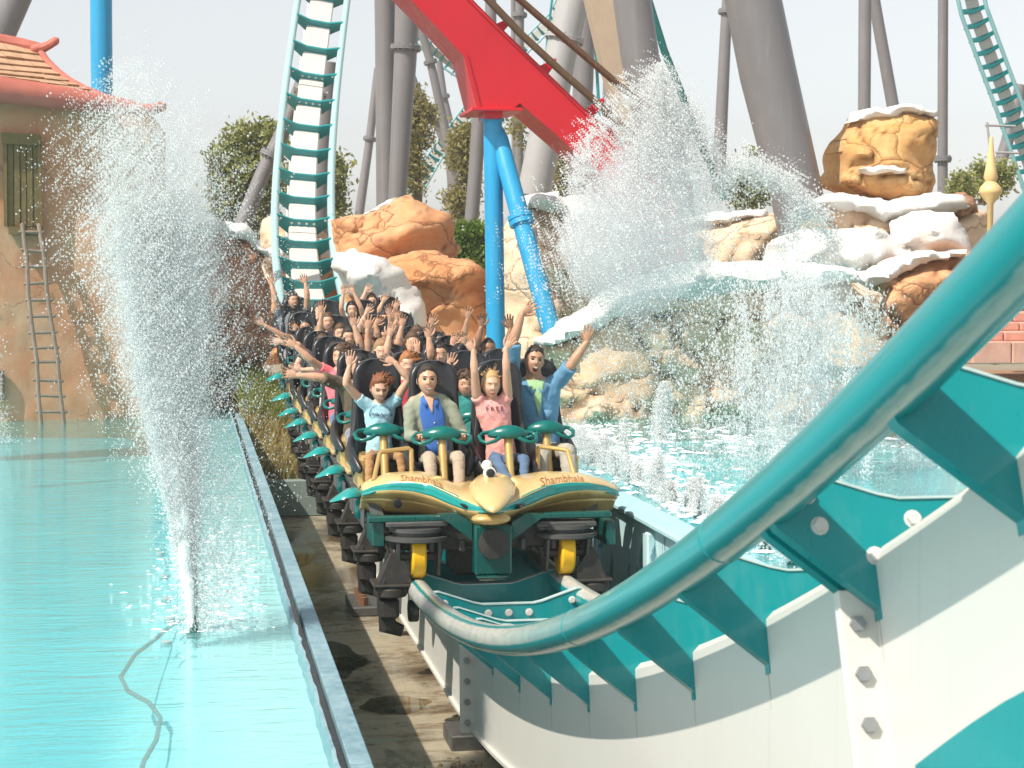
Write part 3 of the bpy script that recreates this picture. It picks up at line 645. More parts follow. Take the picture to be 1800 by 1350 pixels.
snow([(955,612),(958,598),(985,580),(1020,560),(1050,538),(1075,515),(1105,508),(1140,490),(1180,468),(1230,460),(1290,462),(1340,458),(1400,462),(1500,470),(1520,492),(1420,505),(1330,512),(1240,528),(1180,524),(1120,540),(1060,572),(1010,592),(975,604)], 27.2, 1.5, t, seed=15, rough=.2)
t = rthing('golden_boulder', 1560, 350, 35, 'tall golden sandstone boulder standing on the snow, snow on its flat top')
rock('rock_face', [(1480,330),(1478,290),(1483,265),(1492,240),(1506,220),(1522,200),(1545,192),(1600,190),(1640,200),(1655,212),(1650,250),(1645,290),(1652,320),(1640,345),(1610,362),(1560,362),(1520,350)], 35, 1.6, M_rk_gd, parent=t, seed=16, block=(1.6,1,.62), step=.085, blk_amp=.14, slant=-.15, strata=.08)
snow([(1508,214),(1522,196),(1545,187),(1570,183),(1620,184),(1652,192),(1655,204),(1640,206),(1600,200),(1570,204),(1545,206),(1525,206)], 34.8, 1.5, t, seed=17, step=.07)
snow([(1515,298),(1540,291),(1590,292),(1592,300),(1560,305),(1525,305)], 34.5, .5, t, seed=18, step=.05, rough=.05)
t = rthing('snow_field', 1560, 480, 32, 'wide lumpy snow slope with brown rock bands below the golden boulder')
rock('rock_face', [(1425,470),(1430,362),(1480,345),(1560,350),(1640,345),(1700,352),(1740,370),(1745,470)], 33.6, 2, M_rk_be, parent=t, seed=19, block=(2,1,.5))
snow([(1440,352),(1480,335),(1530,345),(1580,352),(1640,340),(1700,345),(1712,362),(1680,372),(1600,378),(1560,395),(1530,375),(1470,368)], 32.9, 1.5, t, seed=20)
snow([(1370,500),(1380,432),(1420,402),(1450,397),(1480,410),(1510,402),(1540,398),(1570,418),(1600,420),(1605,385),(1640,372),(1680,375),(1705,400),(1710,450),(1640,470),(1560,480),(1500,490),(1440,500)], 31.5, 1.8, t, seed=21, rough=.25)
rock('rock_face', [(1540,560),(1548,490),(1570,470),(1620,452),(1700,448),(1760,440),(1760,640),(1640,640),(1560,640)], 30.6, 1.6, M_rk_or, parent=t, seed=22, block=(1.3,1,.7))
snow([(1480,498),(1500,484),(1548,478),(1570,462),(1620,446),(1700,436),(1700,450),(1620,462),(1580,476),(1560,500),(1500,505)], 30.2, 1.4, t, seed=23)
t = rthing('brown_rock', 1700, 350, 33, 'small brown rock at the right end of the snow, below the bushes')
rock('rock_face', [(1672,362),(1680,346),(1700,342),(1715,352),(1720,375),(1690,380)], 33.5, .7, M_rk_br, parent=t, seed=24, step=.07)

# ------------------------------------------------------------------ building at the left
def plaster_mat(name, c1, c2, c3):
    m, nt, b, o = base(name); v = pos(nt); n = ntex(nt, v, .8, 7, .65, .6); n2 = ntex(nt, pos(nt, (1, 1, .5)), 3, 8, .72); vo = NN(nt, 'ShaderNodeTexVoronoi', feature='DISTANCE_TO_EDGE')
    wv_ = NN(nt, 'ShaderNodeVectorMath', operation='ADD'); nn = NN(nt, 'ShaderNodeTexNoise'); nn.inputs['Scale'].default_value = 1.6; nn.inputs['Detail'].default_value = 5; nt.links.new(v, nn.inputs['Vector']); nt.links.new(v, wv_.inputs[0]); nt.links.new(nn.outputs['Color'], wv_.inputs[1])
    nt.links.new(wv_.outputs[0], vo.inputs['Vector']); vo.inputs['Scale'].default_value = .55
    c = mixc(nt, ramp(nt, n, [(.36, (0,0,0)), (.64, (1,1,1))]), c1, c2); c = mixc(nt, ramp(nt, n2, [(.45, (0,0,0)), (.75, (.55,)*3)]), c, c3)
    c = mixc(nt, ramp(nt, vo.outputs[0], [(.0, (.5,)*3), (.008, (0,0,0))]), c, (.12,.06,.03)); nt.links.new(c, b.inputs['Base Color']); b.inputs['Roughness'].default_value = .85
    bump(nt, b, n2, .4, .03); return m
M_plaster = plaster_mat('terracotta_plaster', (.50,.23,.12), (.55,.35,.22), (.42,.155,.065))
M_redtrim = plain('faded_red_trim', (.45,.13,.095), .65, bs=14, bk=.4, var=.35, vs=3)
M_shingle = plain('weathered_shingle', (.47,.29,.18), .8, bs=25, bk=.6, var=.35, vs=5)
M_wood = plain('mossy_green_wood', (.17,.115,.045), .75, bs=30, bk=.6, var=.4, vs=8)
M_wood2 = plain('grey_ladder_wood', (.22,.17,.13), .8, bs=30, bk=.6, var=.4, vs=8)
bl = empty('plaster_building', at(130, 740, 31), 'terracotta plaster building with a curled shingle roof at the left edge', 'building')
def wp(px, py): return at(px, py, 29.9 + (px)*.0018)       # wall plane recedes to the right
def wq(px, py, off=0): p = wp(px, py); return p + Vector((.05, -1, 0)).normalized()*off
mb = MB(); A = [wp(-260, 770), wp(268, 770), wp(262, 194), wp(-260, 150)]
nu, nv = 60, 60
def wall(u, v):
    p = A[0].lerp(A[1], u).lerp(A[3].lerp(A[2], u), v); k = .05*noise.noise(p*.8)+.015*noise.noise(p*4); return p + Vector((.2,-.9,0))*k
mb.grid(wall, nu, nv); 
mb.add([A[1], A[2], A[2]+Vector((.2, 5, 0)), A[1]+Vector((.2, 5, 0))], [(0,1,2,3)]); mb.add([A[0]+Vector((0,5,0)), A[1]+Vector((.2,5,0)), A[2]+Vector((.2,5,0)), A[3]+Vector((0,5,0))], [(0,1,2,3)])
mb.build('wall', M_plaster, bl, angle=60)
# shuttered door with its lintel, planks and sill
def slab(pts, off0, off1, name, mat, parent, bev=0):
    mb = MB(); mb.prism([wq(px, py, off0) for px, py in pts], Vector((.05, -1, 0)).normalized()*(off1-off0)); return mb.build(name, mat, parent, angle=25)
dr = slab([(12,398),(74,404),(72,246),(8,244)], .0, .11, 'shutter', M_wood, bl)
for k in range(5):
    a, b_ = 15+k*11.2, 15+(k+1)*11.2-1.6; slab([(a,398),(b_,399),(b_-1,254),(a-1,254)], .02, .15+.012*(k % 2), 'plank', M_wood, dr)
slab([(4,254),(74,257),(72,238),(2,234)], .05, .2, 'lintel', M_wood, dr); slab([(16,412),(76,416),(76,402),(16,398)], .05, .22, 'sill', M_wood, dr)
slab([(8,398),(14,398),(13,250),(6,250)], .05, .19, 'jamb', M_wood, dr); slab([(70,402),(76,402),(72,254),(66,254)], .05, .19, 'jamb', M_wood, dr)
mb = MB(); mb.tube([wq(-14, 650, .1), wq(3, 652, .1), wq(4, 700, .1), wq(-14, 698, .1)], .05, 6); mb.build('bracket', M_wood2, bl)
# roof: curved hip, shingle courses, fascia, upturned horns
def rz_(px, py, dy=0): return at(px, py, 30.42 + px*.0018 + dy)
ridge = [(-260,40,1.6),(-120,56,1.6),(0,72,1.6),(40,80,1.5),(68,86,1.4)]
hip = [(68,86,1.4),(82,106,1.2),(100,124,.95),(122,141,.65),(150,156,.3),(178,168,.0),(200,176,-.2)]
eave = [(-260,105,-.9),(-120,126,-.9),(0,142,-.8),(80,156,-.7),(150,166,-.55),(200,176,-.4)]
def pl(pts, t):
    n = len(pts)-1; f = t*n; i = min(int(f), n-1); g = f-i; a, b = pts[i], pts[i+1]; return rz_(*[lerp(a[k], b[k], g) for k in range(3)])
NCO = 9
def roofp(u, v):  # u along (0 left ... 1 hip), v 0 eave .. 1 ridge
    if True:
        left = pl([(-260,105,-.9),(-260,40,1.6)], v); hp = pl(hip[::-1], v); e0 = pl([(-260,105,-.9),(0,140,-.8),(200,176,-.4)], 0)
        q = left.lerp(hp, u); sag = math.sin(math.pi*v)*-.28*(1-u); return q + Vector((0, 0, sag))
rf = MB(); rf.grid(lambda u, v: roofp(u, v)+Vector((0, .06, -.05)), 24, 16); rfo = rf.build('roof', M_shingle, bl, angle=180)
for c in range(NCO):
    v0, v1 = c/NCO, (c+1)/NCO; u = rng.uniform(-.05, 0)
    while u < 1:
        du = rng.uniform(.075, .13); ua, ub = max(u, .2), min(u+du-.003, 1)
        if ub > .22 and ub-ua > .012:
            n0 = Vector((.25, -.75, .6)).normalized(); th = .05 + rng.uniform(0, .03); mb = MB(); j = rng.uniform(-.006, .006)
            a, b_, c_, d = roofp(ua, v0+j), roofp(ub, v0+j), roofp(ub, v1+.02), roofp(ua, v1+.02)
            mb.add([a+n0*th, b_+n0*th*rng.uniform(.8, 1.2), c_+n0*.012, d+n0*.012, a, b_, c_, d], [(0,1,2,3), (0,4,5,1), (1,5,6,2), (3,2,6,7), (0,3,7,4)]); mb.build('shingle', M_shingle, rfo, smooth=False, fixn=False)
        u += du
mb = MB(); mb.tube([rz_(a, b, c-.05) for a, b, c in [(-260,42,1.6),(-120,58,1.6),(0,73,1.6),(40,80,1.5),(70,86,1.4)]], [.13,.13,.13,.12,.10], 10, round_=True); mb.build('ridge_beam', M_redtrim, rfo)
mb = MB(); mb.tube([rz_(a, b, c-.1) for a, b, c in [(62,86,1.4),(76,84,1.35),(88,78,1.3),(97,72,1.25)]], [.085,.08,.07,.07], 10, round_=True); mb.build('ridge_horn', M_redtrim, rfo)
mb = MB(); mb.tube([rz_(a, b, c-.1) for a, b, c in hip]+[rz_(232,182,-.3)], .055, 8, round_=True); mb.build('hip_beam', M_redtrim, rfo)
mb = MB(); fa = [(-260,118),(-120,140),(0,158),(80,168),(150,178),(200,184),(236,192),(262,194),(284,187)]
mb.tube([rz_(a, b, -.85) for a, b in fa], [(.17,.22),(.17,.22),(.17,.21),(.17,.19),(.16,.17),(.14,.14),(.11,.11),(.10,.10),(.085,.085)], 10, up=(0,0,1), round_=True); mb.build('fascia', M_redtrim, rfo, angle=50)
mb = MB(); mb.add([rz_(-260,125,-.9), rz_(190,186,-.75), rz_(190,184,2.5), rz_(-260,140,2.5)], [(0,1,2,3)]); mb.build('soffit', M_wood2, rfo, fixn=False)
# ladder
ld = empty('ladder', wq(95, 745, .7), 'weathered wooden ladder leaning on the plaster wall under the shutter', 'ladder')
def la(px, py): t_ = (py-395)/350; return wq(px, py, .22+.55*t_)
for a, b_ in (((40,396),(76,748)), ((69,397),(115,742))):
    mb = MB(); mb.tube([la(lerp(a[0], b_[0], t_/6)+2*math.sin(t_*2), lerp(a[1], b_[1], t_/6)) for t_ in range(7)], .035, 8, round_=True); mb.build('rail', M_wood2, ld)
for yy in (408,441,468,497,526,554,582,608,632,664,690,717):
    t_ = (yy-396)/350; x0 = lerp(40, 76, t_)-5; x1 = lerp(69, 115, t_)+6; j = rng.uniform(-2, 2); mb = MB(); mb.tube([la(x0, yy+j), la(x1, yy+1-j)], .027, 7, round_=True); mb.build('rung', M_wood2, ld)
# ------------------------------------------------------------------ terrace at the right
M_terr = plain('pink_red_render', (.50,.17,.115), .8, bs=12, bk=.4, var=.3, vs=3); M_terr2 = plain('pink_stone', (.56,.27,.20), .8, bs=14, bk=.5, var=.3, vs=4)
st_ = empty('stone_steps', at(1760, 600, 27.5), 'pink stone steps seen under the coaster rail at the right edge', 'steps')
for k, (ya, yb, xa) in enumerate(((548,566,1712),(566,582,1704),(582,600,1696),(600,640,1690))):
    for j in range(4):
        x0 = xa+j*70+(k % 2)*20; p, q = at(x0, ya, 27.6-k*.25), at(x0+68, yb, 27.6-k*.25); mb = MB(); mb.box(((p.x+q.x)/2, 27.9-k*.25, (p.z+q.z)/2), (q.x-p.x, .6, p.z-q.z-.006), bev=.02); mb.build('stone', M_terr2, st_)
p = at(1800, 470, 28.6)
mb = MB(); mb.grid(lambda u, v: at(lerp(1728, 2000, u), lerp(560, 452, v)-18*math.cos(u*1.5), 28.8-.4*math.sin(v*1.5)), 8, 8); mb.v += []; 
wl = mb.build('red_wall', M_terr, angle=180); sm = wl.modifiers.new('thick', 'SOLIDIFY'); sm.thickness = .3; tag(wl, 'curved red rendered wall above the pink steps', 'wall')
pr = at(1692, 725, 28); mb = MB(); mb.box((pr.x, 28.2, pr.z-.05), (.26, .4, 1.0), bev=.03); mb.box((pr.x, 28.2, pr.z+.48), (.34, .46, .1), bev=.02); tag(mb.build('stone_pillar', plain('cream_stone', (.66,.50,.33), .8, bs=14, bk=.4)), 'cream square pillar beside the orange railing', 'pillar')
rl = empty('orange_railing', at(1760, 757, 27.6), 'orange wooden balustrade on the pink pool edge, right of the pillar', 'railing')
M_orw = plain('orange_wood', (.70,.30,.06), .6, bs=20, bk=.4)
for (ya, yb) in ((690, 697), (750, 757)):
    p, q = at(1710, ya, 27.6), at(1960, yb, 27.6); mb = MB(); mb.box(((p.x+q.x)/2, 27.6, (p.z+q.z)/2), (q.x-p.x, .07, .07), bev=.01); mb.build('rail', M_orw, rl)
for k in range(20):
    p, q = at(1716+k*12.5, 696, 27.6), at(1716+k*12.5, 752, 27.6); mb = MB(); mb.box((p.x, 27.6, (p.z+q.z)/2), (.04, .04, p.z-q.z), bev=.008); mb.build('baluster', M_orw, rl)
rl2 = empty('pink_railing', at(1430, 690, 28.4), 'faint pink railing behind the splashes left of the coaster rail', 'railing')
for k in range(9):
    p, q = at(1404+k*7, 682, 26.3), at(1404+k*7, 760, 26.3); mb = MB(); mb.box((p.x, 26.3, (p.z+q.z)/2), (.03, .03, p.z-q.z)); mb.build('baluster', M_terr2, rl2)
p, q = at(1396, 680, 26.3), at(1466, 680, 26.3); mb = MB(); mb.box(((p.x+q.x)/2, 26.3, p.z), (q.x-p.x, .06, .06)); mb.build('rail', M_terr2, rl2)
p, q = at(1590, 762, 27), at(2050, 806, 27); mb = MB(); mb.box(((p.x+q.x)/2, 27.6, (p.z+q.z)/2), (q.x-p.x, 1.4, .42), bev=.06); tag(mb.build('pool_edge_right', M_terr2), kind='structure')
mb = MB(); mb.box(((p.x+q.x)/2, 29.0, p.z+.2), (q.x-p.x, 1.4, 1.2), bev=.05); tag(mb.build('terrace_wall', plain('brown_render', (.30,.17,.10), .85)), kind='structure')  # terrace wall in plain brown render
# golden finial
fn = at(1741, 340, 33); mb = MB(); s_ = 26/3300
mb.lathe([(.05, -1.6), (.06, -.2), (26*s_, 0), (27*s_, .05), (24*s_, .12), (12*s_, .22), (17*s_, .30), (13*s_, .45), (9*s_, .65), (6*s_, .85), (4.5*s_, 1.02), (3*s_, 1.05)], (fn.x, fn.y, fn.z), n=20)
tag(mb.build('golden_finial', plain('cream_gold_paint', (.66,.48,.22), .4), angle=60), 'cream gold roof finial shaped like a bell with a spike', 'finial')

# ------------------------------------------------------------------ steel supports and far tracks
def column(pts, Y, wpx, label, mat=None, flange=(), group='grey coaster support columns', Y2=None, name='support_column', n=28, cat='column'):
    """tubular column through the picture points (from top to bottom); wpx: diameters in photo pixels"""
    Y2 = Y if Y2 is None else Y2; m = len(pts); W = [at(p[0], p[1], lerp(Y, Y2, i/(m-1))) for i, p in enumerate(pts)]
    D = [w_*(CAMF.dot(q-Vector((0,0,H))))/F/2 for w_, q in zip(wpx, W)]
    e = empty(name, W[-1], label, cat, group); mb = MB(); mb.tube(W, D, n); mb.build('tube', mat or M_grey, e, angle=60)
    for t in flange:
        i = min(int(t*(m-1)), m-2); f = t*(m-1)-i; p = W[i].lerp(W[i+1], f); r = lerp(D[i], D[i+1], f); d = (W[i+1]-W[i]).normalized()
        mb = MB(); mb.tube([p-d*.06, p-d*.055, p-d*.004, p-d*.004, p+d*.004, p+d*.004, p+d*.055, p+d*.06], [r, r+.11, r+.11, r+.09, r+.09, r+.11, r+.11, r], 28, cap=False); fo = mb.build('flange', mat or M_grey, e, angle=30)
        mb = MB(); side = d.cross(Vector((0,1,0))).normalized(); up = side.cross(d)
        for k in range(14):
            a = k/14*6.283; c = p + side*math.cos(a)*(r+.06) + up*math.sin(a)*(r+.06); mb.tube([c-d*.1, c+d*.1], .025, 6)
        b_ = mb.build('bolt_ring', M_bolt, fo); b_['kind'] = 'stuff'
    return e
column([(676,-120),(678,60),(681,420)], 55, (40,38,38), 'thick vertical grey column left of the tree, taller of the close pair', n=32)
column([(722,-120),(712,112),(694,420)], 54, (50,40,30), 'slightly leaning grey column with a bolted ring, right beside the thick vertical one', flange=(.44,))
column([(664,120),(650,244),(628,400)], 80, (13,15,17), 'thin grey column leaning left of the thick vertical pair', flange=(.5,))
column([(728,10),(757,110),(792,270),(812,420)], 75, (16,15,16,16), 'thin leaning grey column crossing behind the pale track, right of the conifer', flange=(.33,))
column([(708,90),(735,165),(765,212),(790,270),(800,420)], 78, (14,14,14,15,15), 'thin grey bent brace starting behind the ringed column', flange=(.5,))
column([(772,108),(780,170),(795,235)], 82, (11,13,14), 'short grey column holding up the pale curved track', flange=(.5,))
column([(848,120),(836,300),(822,470)], 46, (25,25,25), 'grey leaning column standing left of the blue post')
column([(862,-60),(864,210)], 62, (20,20), 'grey column hidden behind the top of the blue post')
column([(914,-60),(912,330)], 66, (16,15), 'grey column with a small ring right of the red beam, taller of two thin ones', flange=(.22,.7))
column([(902,-60),(904,330)], 72, (9,9), 'thinnest grey column directly behind the red beam')
column([(1022,-60),(985,100),(938,345)], 50, (58,56,60), 'pale shiny grey leaning column with a dark bolted ring', mat=M_grey2, flange=(.4,))
column([(1032,-60),(1025,150),(1012,370)], 54, (36,36,32), 'dull grey column right behind the pale shiny leaning one')
column([(1076,-60),(1070,100),(1066,330)], 70, (12,18,22), 'slim grey column left of the tan beam')
column([(945,215),(915,290),(905,330)], 70, (8,8,8), 'small diagonal grey brace above the snowy cliff')
column([(1100,-80),(1125,100),(1180,330),(1190,480)], 42, (66,68,76,78), 'very thick grey leaning column behind the highest splash', n=40)
column([(1282,-60),(1275,66),(1262,340)], 60, (18,20,24), 'grey column leaning left of the thickest one', flange=(.32,))
column([(1312,-60),(1350,130),(1398,330),(1420,450)], 35.5, (98,100,92,88), 'thickest dark grey column leaning over the snowy rocks', n=48)
column([(1521,-60),(1519,230)], 58, (23,22), 'straight grey column of the pair behind the golden boulder')
column([(1524,-80),(1540,20),(1572,200)], 60, (20,21,22), 'slanted grey column of the pair behind the golden boulder')
column([(1658,-60),(1657,238),(1657,360)], 50, (18,18,18), 'single thin grey column right of the golden boulder', flange=(.67,))
column([(70,-160),(28,-10),(-30,130)], 52, (60,58,52), 'thick grey column leaning above the shingle roof at the top left corner')
column([(580,110),(566,250),(556,480)], 50, (30,34,34), 'grey column standing behind the rising track')
column([(536,130),(505,215),(462,305),(424,400)], 47, (24,25,27,29), 'diagonal grey leg left of the rising track above the snow', flange=(.55,))
column([(520,520),(488,570),(440,652),(415,700)], 34.5, (27,28,30,30), 'pale grey diagonal leg under the last train car', mat=M_grey2)
column([(1795,150),(1770,250),(1745,330)], 60, (22,22,24), 'grey leaning column in the upper right behind the golden finial')
# blue post behind the roof, and the blue A-frame carrying the red beam
column([(177,-120),(178,60),(182,330),(184,720)], 36, (38,38,37,36), 'tall bright blue post behind the shingle roof', mat=M_blue, group='blue posts', name='blue_post', cat='post', n=40)
af = empty('blue_support', at(873, 640, 31.5), 'bright blue A-shaped support under the red beam', 'support')
a, b_ = at(866, 214, 31.5), at(873, 700, 31.5); r = 17*31.5/F
mb = MB(); mb.tube([a, b_], [r*.97, r], 32); mb.build('vertical_leg', M_blue, af, angle=60)
mb = MB(); c0, c1 = at(874, 232, 31.55), at(985, 640, 30.2); mb.tube([c0, c0.lerp(c1, .03), c1], [r*.8, r*.95, r*1.05], 32, round_=True); mb.build('slanted_leg', M_blue, af, angle=60)
p = c0.lerp(c1, .385); d = (c1-c0).normalized(); mb = MB(); mb.tube([p-d*.09, p-d*.085, p-d*.01, p-d*.01, p+d*.01, p+d*.01, p+d*.085, p+d*.09], [r, r*1.32, r*1.32, r*1.2, r*1.2, r*1.32, r*1.32, r], 32, cap=False); cf = mb.build('collar', M_blue, af, angle=30)
mb = MB(); mb.lathe([(r*1.0, -.01), (r*1.22, 0), (r*1.22, .05), (r*1.0, .06)], a, n=28); mb.build('cap_plate', M_blue, af, angle=30)
mb = MB(); mb.lathe([(.10, .05), (.10, .13), (.16, .15), (.16, .20)], a, n=16); mb.build('pin', M_dark, af)
# red box beam with its rail
rb = empty('red_track', at(868, 200, 31.2), 'wide red box beam track coming down from the upper left with a brown rail', 'coaster track')
YR = 31.2
def rpt(px, py, dy=0): return at(px, py, YR+dy)
face = [(600,-130),(727,0),(818,97),(841,188),(843,192),(902,192),(905,188),(917,180),(992,245),(1059,307),(1098,352),(1122,410),(1132,500),(1212,500),(1200,400),(1170,320),(1125,262),(1041,209),(1000,164),(850,24),(827,0),(700,-130)]
mb = MB(); mb.prism([rpt(px, py) for px, py in face], Vector((0, 1.25, 0))); mb.build('box_beam', M_red, rb, angle=25)
# flanges standing 2 cm proud of the web along both edges
def strip(path, wdt, name, th=.03):
    P = [rpt(px, py) for px, py in path]; mb = MB(); vs = []; n = len(P)
    for i, q in enumerate(P):
        d = (P[min(i+1, n-1)]-P[max(i-1, 0)]).normalized(); nn = Vector((d.z, 0, -d.x)); vs += [q+nn*wdt+Vector((0,-.03,0)), q-nn*wdt+Vector((0,-.03,0)), q-nn*wdt+Vector((0,1.28,0)), q+nn*wdt+Vector((0,1.28,0))]
    fs = [(i*4+k, i*4+(k+1) % 4, i*4+4+(k+1) % 4, i*4+4+k) for i in range(n-1) for k in range(4)] + [(0,1,2,3), (4*n-4,4*n-3,4*n-2,4*n-1)]
    mb.add(vs, fs); mb.build(name, M_red, rb, angle=25)
strip([(600,-130),(727,0),(818,97),(841,188)], .035, 'edge_flange'); strip([(917,180),(992,245),(1059,307),(1098,352),(1122,410),(1132,500)], .035, 'edge_flange'); strip([(700,-130),(850,24),(1041,209),(1125,262),(1170,320),(1200,400),(1212,500)], .03, 'edge_flange')
mb = MB(); c = rpt(872, 193); mb.box((c.x, YR+.6, c.z), (.86, 1.5, .06), bev=.01); mb.build('base_plate', M_red, rb)
mb = MB(); c = rpt(868, 201); mb.box((c.x, YR+.35, c.z), (.30, .7, .14), bev=.02); mb.build('shoe', M_red, rb)
M_brown = paint('brown_worn_rail', (.11,.055,.025), .32, .5, (.30,.20,.12), 4)
mb = MB(); mb.tube([rpt(px, py, -.2) for px, py in [(790,-70),(859,0),(914,58),(985,124),(1040,172),(1092,222),(1150,270)]], .065, 12); mb.build('rail', M_brown, rb, angle=60)
mb = MB(); mb.tube([rpt(px, py, 1.3) for px, py in [(790,-100),(880,-30),(960,40),(1100,160),(1200,240)]], .065, 12); mb.build('rail', M_brown, rb, angle=60)
for (x0, y0, x1, y1) in ((871,48,893,36),(952,120,972,108),(1032,196,1056,178)):
    mb = MB(); mb.prism([rpt(x0-4, y0-4), rpt(x0+12, y0+10), rpt(x1+5, y1+4), rpt(x1-1, y1-3)], Vector((0, .08, 0))); mb.build('bracket', M_red, rb, angle=25)
    mb = MB(); q = rpt(x1, y1, -.05); mb.box(q, (.07, .25, .07)); mb.build('clamp', M_red, rb)
# tan and teal pieces of far track, ladder-like tracks in the distance
def far_track(path, Y, gauge_px, label, tie_px, spine=True, Y2=None, up=False, off=(0, 0), sp=.5, mat=None, rr=.05, matr=None):
    Y2 = Y2 or Y; m = len(path); e = empty('far_track', at(*path[-1], Y2), label, 'coaster track', 'far coaster tracks'); P = []
    n = 40
    def pt(t, o=0, dy=0):
        f = t*(m-1); i = min(int(f), m-2); g = f-i; a, b = path[i], path[i+1]; d = (b[0]-a[0], b[1]-a[1]); l = math.hypot(*d)
        # rounded corners by averaging
        t2 = min(1, t+.04); 
        x, y = lerp(a[0], b[0], g), lerp(a[1], b[1], g); return at(x - d[1]/l*o + (off[0] if dy else 0), y + d[0]/l*o + (off[1] if dy else 0), lerp(Y, Y2, t)+dy)
    for s_ in (-1, 1):
        mb = MB(); mb.tube([pt(k/n, s_*gauge_px/2) for k in range(n+1)], rr, 8); mb.build('rail', matr or M_rail_far, e, angle=60)
    if spine:
        mb = MB(); vs = []; w_ = gauge_px*sp/2
        for k in range(n+1): vs += [pt(k/n, -w_, .35), pt(k/n, w_, .35), pt(k/n, w_, .95), pt(k/n, -w_, .95)]
        mb.add(vs, [(i*4+k, i*4+(k+1) % 4, i*4+4+(k+1) % 4, i*4+4+k) for i in range(n) for k in range(4)]+[(0,1,2,3),(4*n,4*n+1,4*n+2,4*n+3)]); mb.build('box_beam', mat or M_white, e, angle=30)
    L_ = sum(math.hypot(path[i+1][0]-path[i][0], path[i+1][1]-path[i][1]) for i in range(m-1)); k = int(L_/tie_px)
    for j in range(k+1):
        t = (j+.5)/(k+1); mb = MB(); a, b_, c = pt(t, -gauge_px/2), pt(t, gauge_px/2), pt(t, 0, .35); th = Vector((0, 0, .05))
        mb.prism([a, a.lerp(c, .8)+Vector((0,0,-.03)), b_.lerp(c, .8)+Vector((0,0,-.03)), b_, b_-Vector((0,0,.12)), c-Vector((0,0,.2)), a-Vector((0,0,.12))], Vector((0, .09, 0))); mb.build('cross_tie', M_teal, e, angle=25)
    return e
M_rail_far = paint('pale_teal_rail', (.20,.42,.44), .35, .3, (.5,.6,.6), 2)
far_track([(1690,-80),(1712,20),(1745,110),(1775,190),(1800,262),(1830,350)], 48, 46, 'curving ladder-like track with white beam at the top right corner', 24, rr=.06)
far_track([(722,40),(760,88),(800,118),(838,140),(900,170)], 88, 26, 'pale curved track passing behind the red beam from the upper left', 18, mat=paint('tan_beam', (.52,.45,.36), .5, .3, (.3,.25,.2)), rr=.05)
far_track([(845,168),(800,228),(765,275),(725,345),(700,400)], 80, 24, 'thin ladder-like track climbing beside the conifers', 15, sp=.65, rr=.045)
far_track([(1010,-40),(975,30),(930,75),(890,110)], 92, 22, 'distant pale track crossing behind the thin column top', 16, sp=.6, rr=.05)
tb = empty('far_track_beam', at(1090, 240, 44), 'wide tan steel beam leaning between two grey columns', 'beam'); mb = MB()
mb.prism([at(x, y, 44) for x, y in ((1020,-60),(1082,-60),(1100,90),(1122,250),(1100,240),(1062,120))], Vector((.1, .9, 0))); mb.build('plate', paint('warm_tan_steel', (.50,.39,.28), .5, .2, (.3,.2,.15)), tb, angle=25)
te = empty('teal_rail', at(1270, 345, 46), 'thin dark teal rail running down behind the splash', 'rail'); mb = MB()
mb.tube([at(x, y, 46) for x, y in ((1120,-60),(1140,0),(1168,90),(1200,170),(1235,260),(1275,350))], [.10]*6, 10); mb.build('tube', paint('deep_teal', (.0,.13,.12), .4, .2), te)
mb = MB(); mb.tube([at(x, y, 50) for x, y in ((1042,-30),(1047,80),(1054,215),(1060,330))], .045, 8); mb.build('tube', M_teal, te)
mb = MB(); mb.tube([at(x, y, 60) for x, y in ((974,-30),(963,60),(957,130))], .04, 8); mb.build('tube', M_teal, te)
rl = empty('handrail', at(1735, 262, 46), 'thin pale handrails reaching left from the top right track', 'handrail')
for (x0, y0, x1, y1) in ((1732,220,1785,222), (1750,268,1790,269), (1735,215,1740,262)):
    mb = MB(); mb.tube([at(x0, y0, 46), at(x1, y1, 46)], .035, 6); mb.build('rail', M_grey2, rl)
ch = empty('brick_chimney', at(452, 245, 70), 'tiny orange brick tower top above the left tree', 'tower'); mb = MB()
for k in range(5): 
    c = at(455, 224+k*6, 70); mb = MB(); mb.box(c, (.62+.05*(k % 2), .6, .11), bev=.02); mb.build('brick_course', M_rk_or, ch)
c = at(455, 300, 70); mb = MB(); mb.box(c, (.6, .5, 2.2)); mb.build('core', M_rk_or, ch)
# steel footing with bolts standing on the channel floor under the train
ft = empty('support_footing', (2.2, 20.6, ZF), 'steel base plate with rusty bolts on the channel floor under the train', 'footing')
mb = MB(); mb.box((2.3, 20.6, ZF+.05), (1.15, .9, .1), bev=.01); mb.build('base_plate', M_steel, ft); mb = MB(); mb.box((2.36, 20.6, ZF+.42), (.34, .4, .75), bev=.02); mb.build('pedestal', M_beam, ft)
for k in range(5): mb = MB(); mb.cyl((1.86, 20.28+k*.16, ZF+.1), (1.86, 20.28+k*.16, ZF+.19), .045, 8); mb.build('bolt', plain('rusty_bolt', (.16,.07,.035), .8), ft)
for Y0 in (14.0, 27.0):
    f2 = empty('support_footing', (2.42, Y0, ZF), 'low steel pedestal holding the white beam at %s end of the train' % ('the near' if Y0 < 20 else 'the far'), 'footing')
    mb = MB(); mb.box((2.45, Y0+.6, ZF+.05), (.9, .5, .14), bev=.01); mb.build('base_plate', M_steel, f2)

